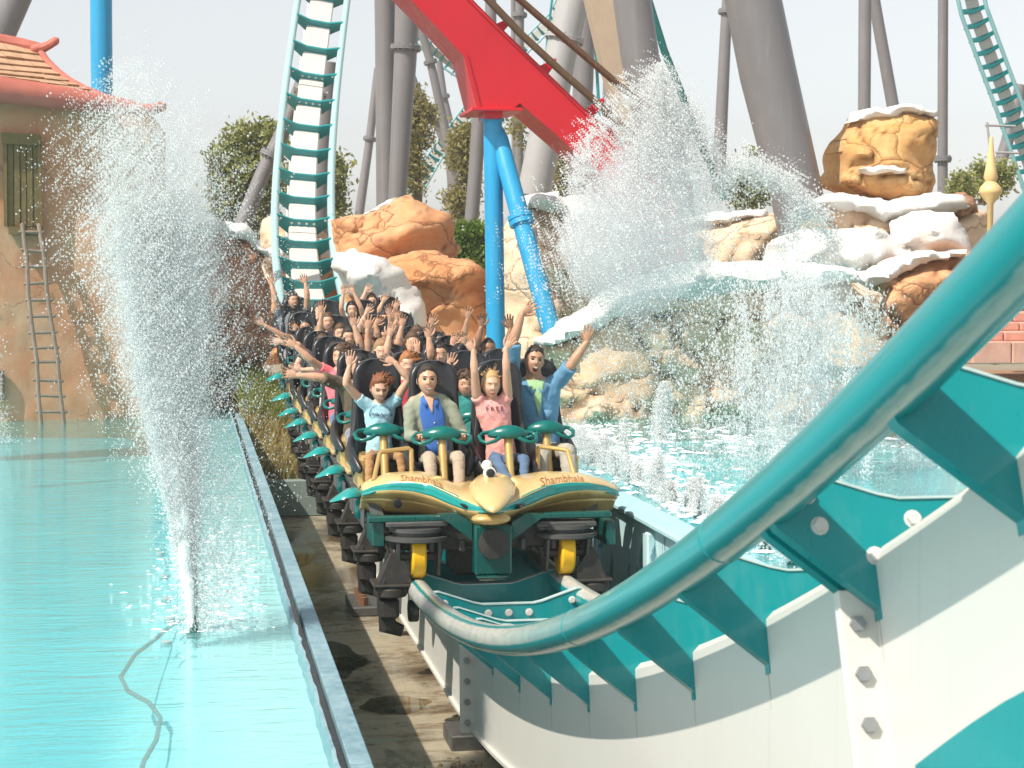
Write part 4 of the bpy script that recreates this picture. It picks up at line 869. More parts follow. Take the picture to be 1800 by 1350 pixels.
# ------------------------------------------------------------------ trees and plants
def leaf_mat(name, c1, c2):
    m, nt, b, o = base(name); oi = NN(nt, 'ShaderNodeAttribute', attribute_name='tone'); nt.links.new(mixc(nt, oi.outputs['Fac'], c1, c2), b.inputs['Base Color'])
    b.inputs['Roughness'].default_value = .6; b.inputs['Specular IOR Level'].default_value = .3
    t = NN(nt, 'ShaderNodeBsdfTranslucent'); nt.links.new(mixc(nt, oi.outputs['Fac'], vary(c1, 1.5), vary(c2, 1.6)), t.inputs[0]); mx = NN(nt, 'ShaderNodeMixShader'); mx.inputs[0].default_value = .3
    nt.links.new(b.outputs[0], mx.inputs[1]); nt.links.new(t.outputs[0], mx.inputs[2]); nt.links.new(mx.outputs[0], o.inputs[0]); return m
M_leaf = leaf_mat('olive_leaves', (.11,.13,.03), (.40,.41,.15)); M_leaf2 = leaf_mat('bright_leaves', (.06,.12,.012), (.20,.30,.05)); M_pine = leaf_mat('conifer_leaves', (.13,.12,.035), (.38,.33,.13)); M_dry = leaf_mat('dry_grass_blades', (.24,.20,.07), (.52,.43,.20)); M_grn = leaf_mat('green_grass_blades', (.10,.15,.02), (.30,.34,.07))
M_bark = plain('bark', (.12,.09,.06), .9)
def leaves(clumps, n, size, mat, name, parent, seed=0, aspect=.5):
    """clumps: list of (centre, radii); many small leaf faces gathered in twigs"""
    g = np.random.default_rng(seed); tot = sum(r[0]*r[1]*r[2] for c, r in clumps); vs = []; fs = []; tone = []
    for c, r in clumps:
        k = max(6, int(n*r[0]*r[1]*r[2]/tot)); ntw = max(3, k//15); d = g.normal(size=(ntw, 3)); d /= np.linalg.norm(d, axis=1)[:, None]; rad = g.random(ntw)**.45*1.12
        tw = np.array(c)+d*rad[:, None]*np.array(r); tb_ = g.random(ntw)
        i = g.integers(0, ntw, k); p = tw[i]+g.normal(0, size*2.0, (k, 3))*np.array([1,1,.8]); a = g.normal(size=(k, 3)); a /= np.linalg.norm(a, axis=1)[:, None]; b = g.normal(size=(k, 3)); b = np.cross(a, b); b /= np.linalg.norm(b, axis=1)[:, None]
        s = size*g.uniform(.6, 1.3, (k, 1)); n0 = len(vs)
        q = np.stack([p-a*s, p+b*s*aspect, p+a*s, p-b*s*aspect], 1).reshape(-1, 3); vs += q.tolist(); fs += [(n0+4*j, n0+4*j+1, n0+4*j+2, n0+4*j+3) for j in range(k)]; tone += np.repeat(np.clip(tb_[i]*.7+g.random(k)*.3, 0, 1), 4).tolist()
    off = wloc(parent) if parent else Vector((0,0,0)); me = bpy.data.meshes.new(name); me.from_pydata([(v[0]-off.x, v[1]-off.y, v[2]-off.z) for v in vs], [], fs); me.update()
    at_ = me.attributes.new('tone', 'FLOAT', 'POINT'); at_.data.foreach_set('value', np.array(tone, dtype=np.float32)); me.materials.append(mat); return link(name, me, parent)
def tree(label, base_, Y, trunk, clumps, n, size, mat, seed, aspect=.5, name='tree'):
    b0 = at(*base_, Y); e = empty(name, b0, label, 'tree'); k = Y/F
    mb = MB(); T = [at(x, y, Y+dy) for x, y, dy in trunk]; m = len(T); mb.tube(T, [lerp(.16, .04, i/(m-1)) for i in range(m)], 8)
    for i, (x, y, rx, ry) in enumerate(clumps): 
        c = at(x, y, Y); j = min(range(m), key=lambda q: abs(T[q].z-(c.z-.6))); mb.tube([T[j], T[j].lerp(c, .6)+Vector((0,0,.1)), c], [.06, .04, .015], 6)
    mb.build('trunk', M_bark, e); g = np.random.default_rng(seed+50)
    leaves([((c := at(x, y, Y+g.uniform(-.5, .5)*rx*k)), (rx*k, (rx+ry)/2*k, ry*k)) for x, y, rx, ry in clumps], n, size, mat, 'crown', e, seed, aspect); return e
tree('rounded olive green tree left of the rising track', (440,470), 55, [(440,470,0),(436,400,0),(430,340,0),(440,260,0)], [(400,280,26,26),(395,330,20,30),(430,250,28,26),(455,235,26,14),(420,310,30,30),(450,290,30,30),(410,365,26,22),(445,350,30,26),(470,250,22,26),(470,320,20,30),(432,395,24,18),(470,225,14,8)], 12000, .10, M_leaf, 1)
tree('dark olive tree showing right of the rising track', (580,470), 58, [(580,470,0),(575,380,0),(575,300,0)], [(588,290,14,22),(590,330,14,26),(585,365,16,22),(560,300,20,30),(560,350,20,30),(530,330,24,34)], 5000, .10, M_leaf, 2)
tree('tall sparse conifer right of the ringed column', (735,400), 66, [(736,400,0),(735,300,0),(733,220,0),(732,165,0)], [(731,170,8,10),(738,190,16,8),(728,205,10,10),(745,210,16,7),(735,230,14,8),(722,245,10,9),(742,250,12,7),(725,268,12,9),(715,285,8,9),(728,295,12,9),(744,300,8,6),(718,318,12,8),(735,325,8,6),(728,340,10,6)], 4200, .10, M_pine, 3, .35, 'conifer_tree')
tree('twin topped conifer between the thin braces', (815,460), 62, [(815,460,0),(814,380,0),(813,300,0),(815,240,0)], [(812,240,14,12),(825,235,12,12),(808,262,12,12),(826,262,13,14),(800,285,9,8),(820,290,14,12),(826,315,10,10),(800,350,9,14),(818,345,12,14),(805,375,8,12),(822,385,10,12)], 4800, .10, M_pine, 4, .35, 'conifer_tree')
tree('slim conifer between the red beam and the pale column', (980,400), 60, [(985,400,0),(985,330,0),(984,270,0)], [(905,225,8,8),(984,270,10,12),(985,300,11,16),(986,330,12,14),(925,255,6,8),(1060,315,12,14)], 2600, .10, M_pine, 5, .4, 'conifer_tree')
tree('bright green bush at the foot of the leaning column', (850,480), 43, [(850,480,0),(848,450,0),(845,420,0)], [(812,412,16,14),(835,405,16,12),(855,415,18,14),(815,440,16,16),(845,445,20,18),(835,470,22,14)], 6500, .055, M_leaf2, 6, .6, 'bush')
tree('small olive tree behind the splash, left of the thickest column', (1300,420), 62, [(1305,420,0),(1310,340,0),(1315,290,0)], [(1320,268,7,9),(1300,310,20,12),(1320,325,20,14),(1285,325,14,12),(1335,340,18,14),(1310,345,24,12)], 3200, .10, M_leaf, 7)
tree('small bush on the snow right of the golden boulder', (1690,360), 45, [(1690,360,0),(1690,330,0)], [(1682,315,8,8),(1695,312,10,9),(1690,330,14,10),(1704,335,8,8),(1680,342,10,8)], 1500, .06, M_leaf, 8, .45, 'bush')
tree('small tree beside the golden finial', (1728,360), 47, [(1728,360,0),(1725,320,0)], [(1722,295,8,9),(1728,312,10,10),(1722,330,10,10),(1762,300,14,10),(1758,325,14,12)], 1500, .07, M_leaf, 9)
# grass bank at the far end of the left coping
g = np.random.default_rng(5)
def blades(name, n, fn, mat, lab, hmin, hmax, wd):
    vs = []; fs = []; tone = []
    for k in range(n):
        p, hs_ = fn(); h = g.uniform(hmin, hmax)*hs_; a = g.uniform(0, 6.283); l = g.uniform(.1, .6)*h; dx, dy = math.cos(a), math.sin(a); w_ = wd*g.uniform(.6, 1.3); b = g.uniform(0, 6.283); sx, sy = math.cos(b)*w_, math.sin(b)*w_; n0 = len(vs)
        vs += [(p[0]-sx, p[1]-sy, p[2]), (p[0]+sx, p[1]+sy, p[2]), (p[0]+dx*l*.4+sx*.7, p[1]+dy*l*.4+sy*.7, p[2]+h*.6), (p[0]+dx*l*.4-sx*.7, p[1]+dy*l*.4-sy*.7, p[2]+h*.6), (p[0]+dx*l, p[1]+dy*l, p[2]+h)]; fs += [(n0, n0+1, n0+2, n0+3), (n0+3, n0+2, n0+4)]; tone += [g.random()]*5
    me = bpy.data.meshes.new(name); me.from_pydata(vs, [], fs); at_ = me.attributes.new('tone', 'FLOAT', 'POINT'); at_.data.foreach_set('value', np.array(tone, dtype=np.float32)); me.materials.append(mat); return tag(link(name, me), kind='stuff')
def bank(u, v):     # slope from the coping end down to the channel floor
    x = lerp(.9, 2.1, u); y = lerp(28.65, 32.6, v); z = lerp(ZF+.5, ZW+.30, smooth01((y-28.7)/3.2)*(1-.5*u)); return Vector((x, y, z+.10*noise.noise(Vector((x*2, y*1.2, 0)))))
mb = MB(); mb.grid(bank, 12, 40); tag(mb.build('earth_bank', ground_mat('bank_soil', (.10,.08,.045), (.20,.16,.09), 3)), kind='structure')
def fa_(): 
    v = g.random(); u = g.random()**1.3; return bank(u, v), 1
blades('dry_grass', 9000, lambda: (bank(g.random()**1.3, g.random()*.75), 1), M_dry, '', .15, .5, .012)
blades('green_grass', 9000, lambda: (bank(g.random()**1.4, .45+.55*g.random()), 1), M_grn, '', .15, .55, .013)
# ------------------------------------------------------------------ the train
XT = 2.42
ROWY = [16.1+1.86*r for r in range(8)]
SEATS = [(-.755, .42), (-.30, 0), (.27, 0), (.68, .42)]      # lateral offset, set-back (outer seats sit further back)
def row_lift(r): return railL(ROWY[r]).z - ZR
HIP = H-1.63                                                 # hip height of the riders
def text_mesh(txt, size, depth=.002, shear=0, spacing=1.0, align='CENTER'):
    cu = bpy.data.curves.new('t', 'FONT'); cu.body = txt; cu.size = size; cu.extrude = depth; cu.shear = shear; cu.align_x = align; cu.space_character = spacing; cu.resolution_u = 2
    o = bpy.data.objects.new('t', cu); COL.objects.link(o); dg = bpy.context.evaluated_depsgraph_get(); me = bpy.data.meshes.new_from_object(o.evaluated_get(dg)); bpy.data.objects.remove(o); bpy.data.curves.remove(cu)
    return me
M_goldp = paint('pale_gold_nose', (.70,.50,.22), .28, .22, (.45,.30,.13), 5, metal=.15, coat=.6, streak=False)
M_teal_s = paint('glossy_teal_trim', (.0,.27,.25), .18, .25, (.25,.45,.42), 5, coat=.7, streak=False)
M_steel2 = paint('pale_dusty_steel', (.085,.085,.082), .5, .5, (.12,.11,.10), 9, metal=.3, streak=False)
M_tealpad = plain('teal_rubber_pad', (.0,.125,.11), .28, bs=12, bk=.15, var=.25, vs=8)
M_floorp = paint('worn_gold_deck', (.42,.30,.14), .5, .5, (.12,.09,.06), 6, streak=False)

def seat_mb():
    """tall black seat shell; origin at the rider's hip, facing -y"""
    mb = MB(); zs = [-.20,-.10,0,.12,.26,.40,.51,.59,.665,.72,.765,.795,.815]; hw = [.245,.255,.255,.245,.230,.218,.212,.215,.215,.205,.178,.125,.05]
    wing = [.14,.17,.16,.12,.08,.055,.045,.05,.045,.035,.02,.01,0]; n = 20; vs = []
    for z, w_, wg in zip(zs, hw, wing):
        yb = .16 + .14*max(0, z)                # leans back a little
        for k in range(n):
            a = 2*math.pi*k/n; cx = math.copysign(abs(math.cos(a))**.55, math.cos(a)); sy = math.copysign(abs(math.sin(a))**.7, math.sin(a))
            x = w_*cx; y = yb + .075*sy
            if math.sin(a) < .2: y += -wg*smooth01((abs(x)/w_-.55)/.45)       # side wings come forward
            if math.sin(a) < 0 and abs(x) < w_*.6: y += .02
            vs.append((x, y, z))
    fs = [(i*n+k, i*n+(k+1) % n, (i+1)*n+(k+1) % n, (i+1)*n+k) for i in range(len(zs)-1) for k in range(n)] + [tuple(range(n))[::-1], tuple(range((len(zs)-1)*n, len(zs)*n))]
    return mb.add(vs, fs)
def pan_mb():
    mb = MB(); vs = []; n = 18; ys = [.18, .05, -.10, -.22, -.30, -.345, -.36]
    for i, y in enumerate(ys):
        zc = -.155 + .05*max(0, -y)/.3; h_ = [.05,.07,.075,.075,.07,.05,.02][i]; w_ = [.22,.24,.24,.225,.20,.16,.10][i]
        for k in range(n):
            a = 2*math.pi*k/n; x = w_*math.copysign(abs(math.cos(a))**.6, math.cos(a)); z = zc + h_*math.sin(a) + (.06*smooth01((abs(x)/w_-.6)/.4) if math.sin(a) > 0 else 0)
            vs.append((x, y, z))
    fs = [(i*n+k, i*n+(k+1) % n, (i+1)*n+(k+1) % n, (i+1)*n+k) for i in range(len(ys)-1) for k in range(n)] + [tuple(range(n))[::-1], tuple(range((len(ys)-1)*n, len(ys)*n))]
    return mb.add(vs, fs)
def wingpad_mb(s_):
    mb = MB(); mb.tube([(s_*.235, .10, .10), (s_*.262, -.05, .035), (s_*.268, -.20, -.02), (s_*.245, -.33, -.07), (s_*.21, -.40, -.12)], [(.035,.05),(.04,.075),(.038,.08),(.032,.06),(.02,.03)], 12, up=(0,0,1), round_=True); return mb
def bar_pad_mb():
    """teal lap bar: a domed hub with two looped grips"""
    mb = MB(); c = Vector((0, -.33, .215))
    n = 20; vs = []; rings = [(0, .075), (.35, .068), (.65, .048), (.88, .02), (1.0, -.012), (.9, -.035), (.5, -.045), (0, -.048)]
    for rr, h_ in rings:
        for k in range(n):
            a = 2*math.pi*k/n; r1 = .15 + .03*math.cos(2*a); vs.append((c.x+math.cos(a)*max(rr, .001)*r1, c.y+math.sin(a)*max(rr, .001)*.10 - (h_*.25), c.z+h_))
    fs = [(i*n+k, (i+1)*n+k, (i+1)*n+(k+1) % n, i*n+(k+1) % n) for i in range(len(rings)-1) for k in range(n)]; mb.add(vs, fs)
    for s_ in (-1, 1):
        P = [(.05,-.02,-.01), (.12,-.06,-.055), (.19,-.06,-.075), (.238,-.02,-.06), (.248,.03,-.025), (.215,.06,.0), (.14,.06,.012), (.07,.03,.01)]
        mb.tube([c+Vector((s_*x, y-.02, z)) for x, y, z in P], [.022,.017,.016,.017,.018,.016,.018,.024], 9, up=(0,0,1))
    return mb
def post_mb():
    mb = MB(); mb.tube([(0,-.33,.19), (0,-.40,.02), (0,-.50,-.22), (0,-.56,-.36)], [.036,.037,.038,.038], 14); return mb
def fin_mb(s_):
    """teal beak-shaped step fairing at the car's side"""
    mb = MB(); vs = []; n = 14; st = [(-.02,.10,.075,0),(.05,.13,.085,.02),(.12,.14,.075,.015),(.19,.12,.052,-.005),(.25,.08,.03,-.03),(.285,.04,.012,-.045)]
    for x, hy, hz, dz in st:
        for k in range(n):
            a = 2*math.pi*k/n; y = -hy*.4 + hy*math.cos(a)*1.25 - x*.25; z = dz + (hz*math.sin(a) if math.sin(a) > 0 else hz*.35*math.sin(a)); vs.append((s_*x, y, z))
    fs = [(i*n+k, i*n+(k+1) % n, (i+1)*n+(k+1) % n, (i+1)*n+k) for i in range(len(st)-1) for k in range(n)] + [tuple(range(n))[::-1], tuple(range((len(st)-1)*n, len(st)*n))]
    mb.add(vs, fs); mb.box((s_*-.01, .02, -.14), (.10, .16, .22), bev=.03); return mb
def wheel(mb, c, axis, r, w_, hub=.5):
    ax = Vector(axis).normalized(); c = Vector(c)
    mb.lathe([(r*hub, -w_/2), (r*.93, -w_/2), (r, -w_*.36), (r, w_*.36), (r*.93, w_/2), (r*hub, w_/2)], c, ax, 28)
# local car frame: origin on the track centre at rail height under the row
def car_local(first=False):
    z0 = HIP-ZR
    root = empty('coaster_car', (XT, ROWY[0], ZR), 'x', 'coaster car', 'cars of the coaster train')
    B = lambda mb, name, mat, par=root, **k: link(name, mb.mesh(name, mat, (0,0,0), **k), par)
    # floor deck and boxy chassis
    mb = MB(); mb.box((0, .0, .70), (1.95, 1.25, .05), bev=.015); mb.box((0, .62, .80), (1.80, .12, .20), bev=.02); B(mb, 'deck', M_floorp)
    mb = MB()
    for s_ in (-1, 1): mb.prism([(s_*.98, -.75, .66), (s_*.98, .80, .66), (s_*.90, .80, .40), (s_*.86, .1, .34), (s_*.86, -.55, .34), (s_*.90, -.85, .45)], (s_*-.10, 0, 0))
    mb.box((0, 0, .52), (1.3, 1.5, .28), bev=.03); B(mb, 'chassis', M_steel2, angle=30)
    mb = MB(); mb.box((0, .2, .32), (.50, 1.5, .34), bev=.03); mb.box((0, 1.0, .30), (.22, .6, .2), bev=.02); B(mb, 'coupling_box', M_tealdk)
    for s_ in (-1, 1):
        mb = MB(); mb.box((s_*.90, .35, .82), (.16, .55, .30), bev=.04); B(mb, 'side_panel', M_gold)
        o = B(fin_mb(s_), 'side_fin', M_teal_s, angle=50); o.location = (s_*1.0, -.22, .66); o.scale = (.88, .85, .80)
        for k in range(4): mb = MB(); mb.box((s_*.993, -.5+k*.36, .52), (.015, .26, .17), bev=.005); B(mb, 'side_grille', M_steel)
    for sx, sy in SEATS:
        st = bpy.data.objects.new('seat', None); COL.objects.link(st); st.parent = root; st.location = (sx, sy, z0)
        B(seat_mb(), 'backrest', M_black, st, angle=60); B(pan_mb(), 'seat_pan', M_black, st, angle=60)
        for s_ in (-1, 1): B(wingpad_mb(s_), 'side_pad', M_black, st, angle=60)
        mb = MB(); mb.tube([(-.235,.21,.06),(-.215,.25,.5),(-.17,.27,.8)], .012, 6); mb.tube([(.235,.21,.06),(.215,.25,.5),(.17,.27,.8)], .012, 6)
        for q in (-.06, .06): mb.tube([(q,.115+.14*.55,.60),(q,.12+.14*.7,.75),(q,.18+.14*.8,.858)], .0035, 5)
        B(mb, 'seam', plain('dark_grey_piping', (.05,.05,.055), .5), st)
        B(bar_pad_mb(), 'lap_bar', M_tealpad, st, angle=60); B(post_mb(), 'restraint_post', M_gold, st)
        mb = MB(); mb.tube([(0,.16,-.12),(0,.14,-.45),(0,.10,-.8)], [.07,.06,.08], 10); mb.tube([(0,-.56,-.36),(0,-.57,-.44)], [.06,.09], 10); B(mb, 'seat_pedestal', M_gold, st)
    # wheel carriers
    for s_ in (-1, 1):
        x = s_*GAUGE/2; yb = -1.10
        wc = bpy.data.objects.new('wheel_carrier', None); COL.objects.link(wc); wc.parent = root; wc.location = (x, yb, 0)
        mb = MB()
        mb.lathe([(.25, .40), (.27, .41), (.27, .44), (.20, .45), (.20, .47), (.24, .48), (.24, .51)], (0, .02, 0), n=24)
        for k in (-1, 1):
            mb.prism([(k*.155, -.18, .40), (k*.155, .22, .40), (k*.155, .12, .12), (k*.155, -.10, .12)], (k*.022, 0, 0))
            mb.prism([(k*.24, -.02, .40), (k*.10, -.02, .40), (k*.15, -.02, .22), (k*.19, -.02, .22)], (0, .025, 0))
        mb.cyl((-.20, 0, .268), (.20, 0, .268), .035, 12); B(mb, 'bracket', M_steel2, wc, angle=30)
        mb = MB(); mb.lathe([(.02, -.01), (.085, -.01), (.095, .0), (.085, .015), (.03, .02)], (s_*.185, 0, .268), (s_, 0, 0), 18)
        mb.prism([(s_*.19, -.11, .30), (s_*.19, .11, .30), (s_*.31, .16, .0), (s_*.31, -.16, .0)], (s_*.03, 0, .0)); mb.prism([(s_*.07, -.14, .15), (s_*.19, -.14, .32), (s_*.22, -.14, .32), (s_*.33, -.14, .05), (s_*.33, -.14, -.02), (s_*.10, -.14, -.02)], (0, .03, 0))
        mb.box((s_*.22, 0, .055), (.30, .36, .025), bev=.008); mb.box((s_*.235, .0, -.14), (.16, .26, .18), bev=.03); mb.tube([(s_*.26,-.02,-.1),(s_*.24,.0,-.30),(s_*.12,.0,-.34)], [.06,.08,.05], 10); B(mb, 'wheel_frame', M_dark, wc, angle=30)
        mb = MB(); wheel(mb, (0, 0, RR+.195), (1,0,0), .195, .115); o = B(mb, 'road_wheel', M_yellow, wc, angle=40)
        mb = MB(); mb.lathe([(.01, -.04), (.12, -.045), (.125, .045), (.01, .04)], (0, 0, RR+.18), (1,0,0), 20); link('wheel_rim', mb.mesh('wheel_rim', M_steel2), wc)
        mb = MB()
        for yy in (-.05,): wheel(mb, (s_*(RR+.135), yy, -.005), (0,0,1), .135, .075, .3)
        B(mb, 'guide_wheel', M_dark, wc, angle=40)
        mb = MB(); mb.lathe([(.02, 0), (.10, 0), (.10, .012), (.05, .014), (.045, .03), (.02, .032)], (s_*(RR+.135), -.05, .034), n=14)
        for k in range(5): mb.cyl((s_*(RR+.135)+.075*math.cos(k*1.257), -.05+.075*math.sin(k*1.257), .045), (s_*(RR+.135)+.075*math.cos(k*1.257), -.05+.075*math.sin(k*1.257), .058), .012, 6)
        B(mb, 'hub_cap', M_steel, wc)
        mb = MB(); wheel(mb, (s_*.03, 0, -RR-.09), (1,0,0), .09, .08, .3); B(mb, 'upstop_wheel', M_dark, wc, angle=40)
    return root
car0 = car_local(); pool_ = list(car0.children_recursive)
LAB = ['front coaster car carrying the golden bird nose and four riders', 'second coaster car, directly behind the front row with the golden nose', 'third coaster car from the golden nose', 'fourth coaster car, in front half of the train',
       'fifth coaster car from the golden nose', 'sixth coaster car, third from the hindmost', 'seventh coaster car, just before the hindmost', 'hindmost coaster car at the foot of the rising track']
CARS = [car0]
for r in range(1, 8):
    c = copy_tree(car0, None, pool_); CARS.append(c)
for r, c in enumerate(CARS):
    c.location = (XT, ROWY[r], railL(ROWY[r]).z); c['label'] = LAB[r]
    sl_ = (railL(ROWY[r]+.5).z - railL(ROWY[r]-.7).z)/1.2; c.rotation_euler = (math.atan(sl_), 0, 0)
# nose of the first car -------------------------------------------------
ns = bpy.data.objects.new('nose', None); COL.objects.link(ns); ns.parent = car0; ns.location = (0, 0, 0)
def W2L(v): return (v[0]-XT, v[1]-ROWY[0], v[2]-ZR)
CX = 862
def nose_sec(s):
    """cross-section at signed lateral parameter s (-1 .. 1): rear deck, brow, lower edge of the teal band, chin, bottom; in local car coordinates"""
    a = abs(s); px = CX + s*226
    y_rear = 15.62; y_brow = interp(a, [0, .1, .25, .5, .8, 1], [14.42, 14.52, 14.78, 15.0, 15.12, 15.3])
    top = interp(a, [0, .12, .2, .3, .5, .75, .92, 1], [843, 846, 846, 836, 828, 833, 846, 858])
    brow = interp(a, [0, .1, .2, .3, .45, .6, .75, .9, 1], [893, 890, 880, 868, 853, 848, 848, 854, 863])
    band = interp(a, [0, .1, .2, .3, .45, .6, .75, .9, 1], [897, 899, 896, 888, 873, 864, 861, 863, 868])
    chin = interp(a, [0, .1, .2, .35, .6, .85, 1], [914, 910, 905, 893, 880, 876, 877])
    bot = interp(a, [0, .12, .22, .35, .6, .9, 1], [926, 924, 912, 906, 904, 901, 896])
    Yb = [y_rear, y_brow, y_brow+.01, y_brow+.10, y_brow+.26]
    return px, (top, brow, band, chin, bot), Yb
def nseg(mb, i0, i1, ns_=72, sub=5, bulge=.0):
    def fn(u, v):
        s = -1+2*u; px, z_, Y_ = nose_sec(s)
        y = lerp(Y_[i0], Y_[i1], v); p = lerp(z_[i0], z_[i1], v); q = at(px, p, y)
        # keep lateral position constant through the section
        q0 = at(px, z_[1], Y_[1]); b_ = bulge*math.sin(math.pi*v); return Vector(W2L((q0.x, q.y - b_*.5, q.z+b_)))
    mb.grid(fn, ns_, sub); return mb
mb = MB(); nseg(mb, 0, 1, sub=9, bulge=.045); o = link('nose_top', mb.mesh('nose_top', M_goldp, angle=180), ns); mo = o.modifiers.new('t', 'SOLIDIFY'); mo.thickness = .012
mb = MB(); nseg(mb, 1, 2, sub=3, bulge=-.015); o = link('teal_trim', mb.mesh('teal_trim', M_teal_s, angle=180), ns); mo = o.modifiers.new('t', 'SOLIDIFY'); mo.thickness = .02
mb = MB(); nseg(mb, 2, 3, sub=4, bulge=-.02); nseg(mb, 3, 4, sub=5); o = link('nose_underside', mb.mesh('nose_underside', M_gold, angle=70), ns); mo = o.modifiers.new('t', 'SOLIDIFY'); mo.thickness = .012
# raised bird head and beak on the centre line
mb = MB(); P = [(at(866, 838, 15.45), .05, .05), (at(866, 845, 15.2), .15, .07), (at(866, 855, 14.95), .19, .085), (at(866, 868, 14.7), .175, .08), (at(866, 882, 14.48), .125, .06), (at(867, 894, 14.33), .06, .034), (at(867, 900, 14.27), .012, .012)]
mb.tube([W2L(p) for p, a, b in P], [(a, b) for p, a, b in P], 20, up=(0,0,1)); link('bird_head', mb.mesh('bird_head', M_goldp, angle=180), ns)
mb = MB(); mb.ball(W2L(at(863, 912, 14.5)), (.16, .10, .05), 16, 8); link('chin', mb.mesh('chin', M_gold, angle=180), ns)
M_whiteb = plain('white_rubber_ball', (.72,.71,.68), .5)
mb = MB(); c = W2L(at(856, 818, 15.2)); mb.ball(c, .045, 16, 10); mb.tube([c, Vector(c)+Vector((.02,.05,-.07))], .02, 8); link('white_knob', mb.mesh('white_knob', M_whiteb), ns)
mb = MB(); c = Vector(W2L(at(861, 832, 14.95))); mb.lathe([(.034,.0),(.036,.03),(.030,.045),(.0,.05)], c, (0.05,-1,.15), 16); link('dark_lamp', mb.mesh('dark_lamp', M_rubber), ns)
mb = MB(); mb.lathe([(.05,-.02),(.055,.0),(.045,.02)], c, (0.05,-1,.15), 16); link('lamp_ring', mb.mesh('lamp_ring', M_whiteb), ns)
for px, py in ((698, 883), (1020, 882)):
    s = (px-CX)/226; q = nose_sec(s); c = Vector(W2L(at(px, py, q[2][2]+.0))); 
    if px < 800: mb = MB(); mb.lathe([(.0,-.03),(.032,-.03),(.036,.05),(.0,.055)], c, (0,-1,-.2), 16); link('round_hole', mb.mesh('round_hole', M_rubber), ns)
for px, py, sg in ((818, 890, 1), (914, 890, -1)):
    c = Vector(W2L(at(px, py, 14.70))); mb = MB(); mb.ball(c, (.048, .05, .014), 12, 6, M=Matrix.Rotation(sg*.45, 3, 'Y')); link('eye_slot', mb.mesh('eye_slot', M_rubber), ns)
# name lettering on both wings (flat print following the deck)
M_let = plain('red_brown_lettering', (.52,.26,.12), .5)
for cx, mirror in ((742, 1), (990, 1)):
    me = text_mesh('Shambhala', .088, .001, .25); vs = np.zeros(len(me.vertices)*3); me.vertices.foreach_get('co', vs); vs = vs.reshape(-1, 3)
    for i, (x, y_, z) in enumerate(vs):
        px = cx + x*205; s = (px-CX)/226; _, zz, YY = nose_sec(s); v = .97 - y_*4.6; q0 = at(px, zz[1], YY[1]); q = at(px, lerp(zz[0], zz[1], v), lerp(YY[0], YY[1], v)); b_ = .045*math.sin(math.pi*v)
        vs[i] = W2L((q0.x, q.y-b_*.5-.004, q.z+b_+.004))
    me.vertices.foreach_set('co', vs.reshape(-1)); me.materials.append(M_let); me.update(); link('lettering', me, ns)
# machinery under the nose
L3 = lambda px, py, Y: Vector(W2L(at(px, py, Y)))
mb = MB(); mb.box(L3(865, 965, 14.72), (.30, .14, .40), bev=.015); mb.box(L3(862, 1005, 14.78), (.22, .16, .12), bev=.01)
for sg in (-1, 1): mb.prism([L3(865+sg*35, 918, 14.74), L3(865+sg*35, 950, 14.74), L3(865+sg*95, 905, 14.74), L3(865+sg*60, 903, 14.74)], (0, .1, 0))
mb.box(L3(862, 908, 14.95), (2.0, .10, .05), bev=.01); link('front_bumper', mb.mesh('front_bumper', M_tealdk, angle=30), ns)
mb = MB(); c = L3(867, 955, 14.63); mb.lathe([(.0,-.01),(.118,-.01),(.122,.0),(.122,.05),(.11,.055),(.0,.05)], c, (0,-1,0), 28); link('round_cap', mb.mesh('round_cap', M_dark, angle=40), ns)
for q, dd in ((L3(865, 1012, 14.7), (.26, .10, .02)), (L3(660, 930, 15.2), (.10, .5, .22)), (L3(1062, 930, 15.2), (.08, .5, .20))):
    mb = MB(); mb.box(q, dd, bev=.008); link('corner_bracket', mb.mesh('corner_bracket', M_tealdk, angle=30), ns)
mb = MB()
for px in (733, 993): mb.box(L3(px-3, 918, 15.0), (.50, .3, .04), bev=.008); mb.box(L3(px-3, 926, 14.9), (.42, .05, .05), bev=.008)
for x in (-.5, -.25, .25, .5): mb.box((x, -.75, .36), (.05, .9, .10), bev=.01)
link('carrier_plate', mb.mesh('carrier_plate', M_steel2, angle=30), ns)
mb = MB(); mb.box((0, -.7, .43), (1.5, .9, .22), bev=.02); mb.box((-.0, -.4, .15), (.5, .5, .25), bev=.02); link('dark_chassis', mb.mesh('dark_chassis', M_dark), ns)
# gold hand rails on the nose deck
for P in ([(657,845,15.3),(667,798,15.6),(672,794,15.62),(718,788,15.7),(723,790,15.7),(724,835,15.65)], [(945,825,15.75),(946,786,15.75),(952,785,15.72),(990,790,15.6),(998,793,15.55),(1010,836,15.35)]):
    mb = MB(); mb.tube([W2L(at(*p)) for p in P], .020, 10); link('grab_rail', mb.mesh('grab_rail', M_gold, angle=60), ns)
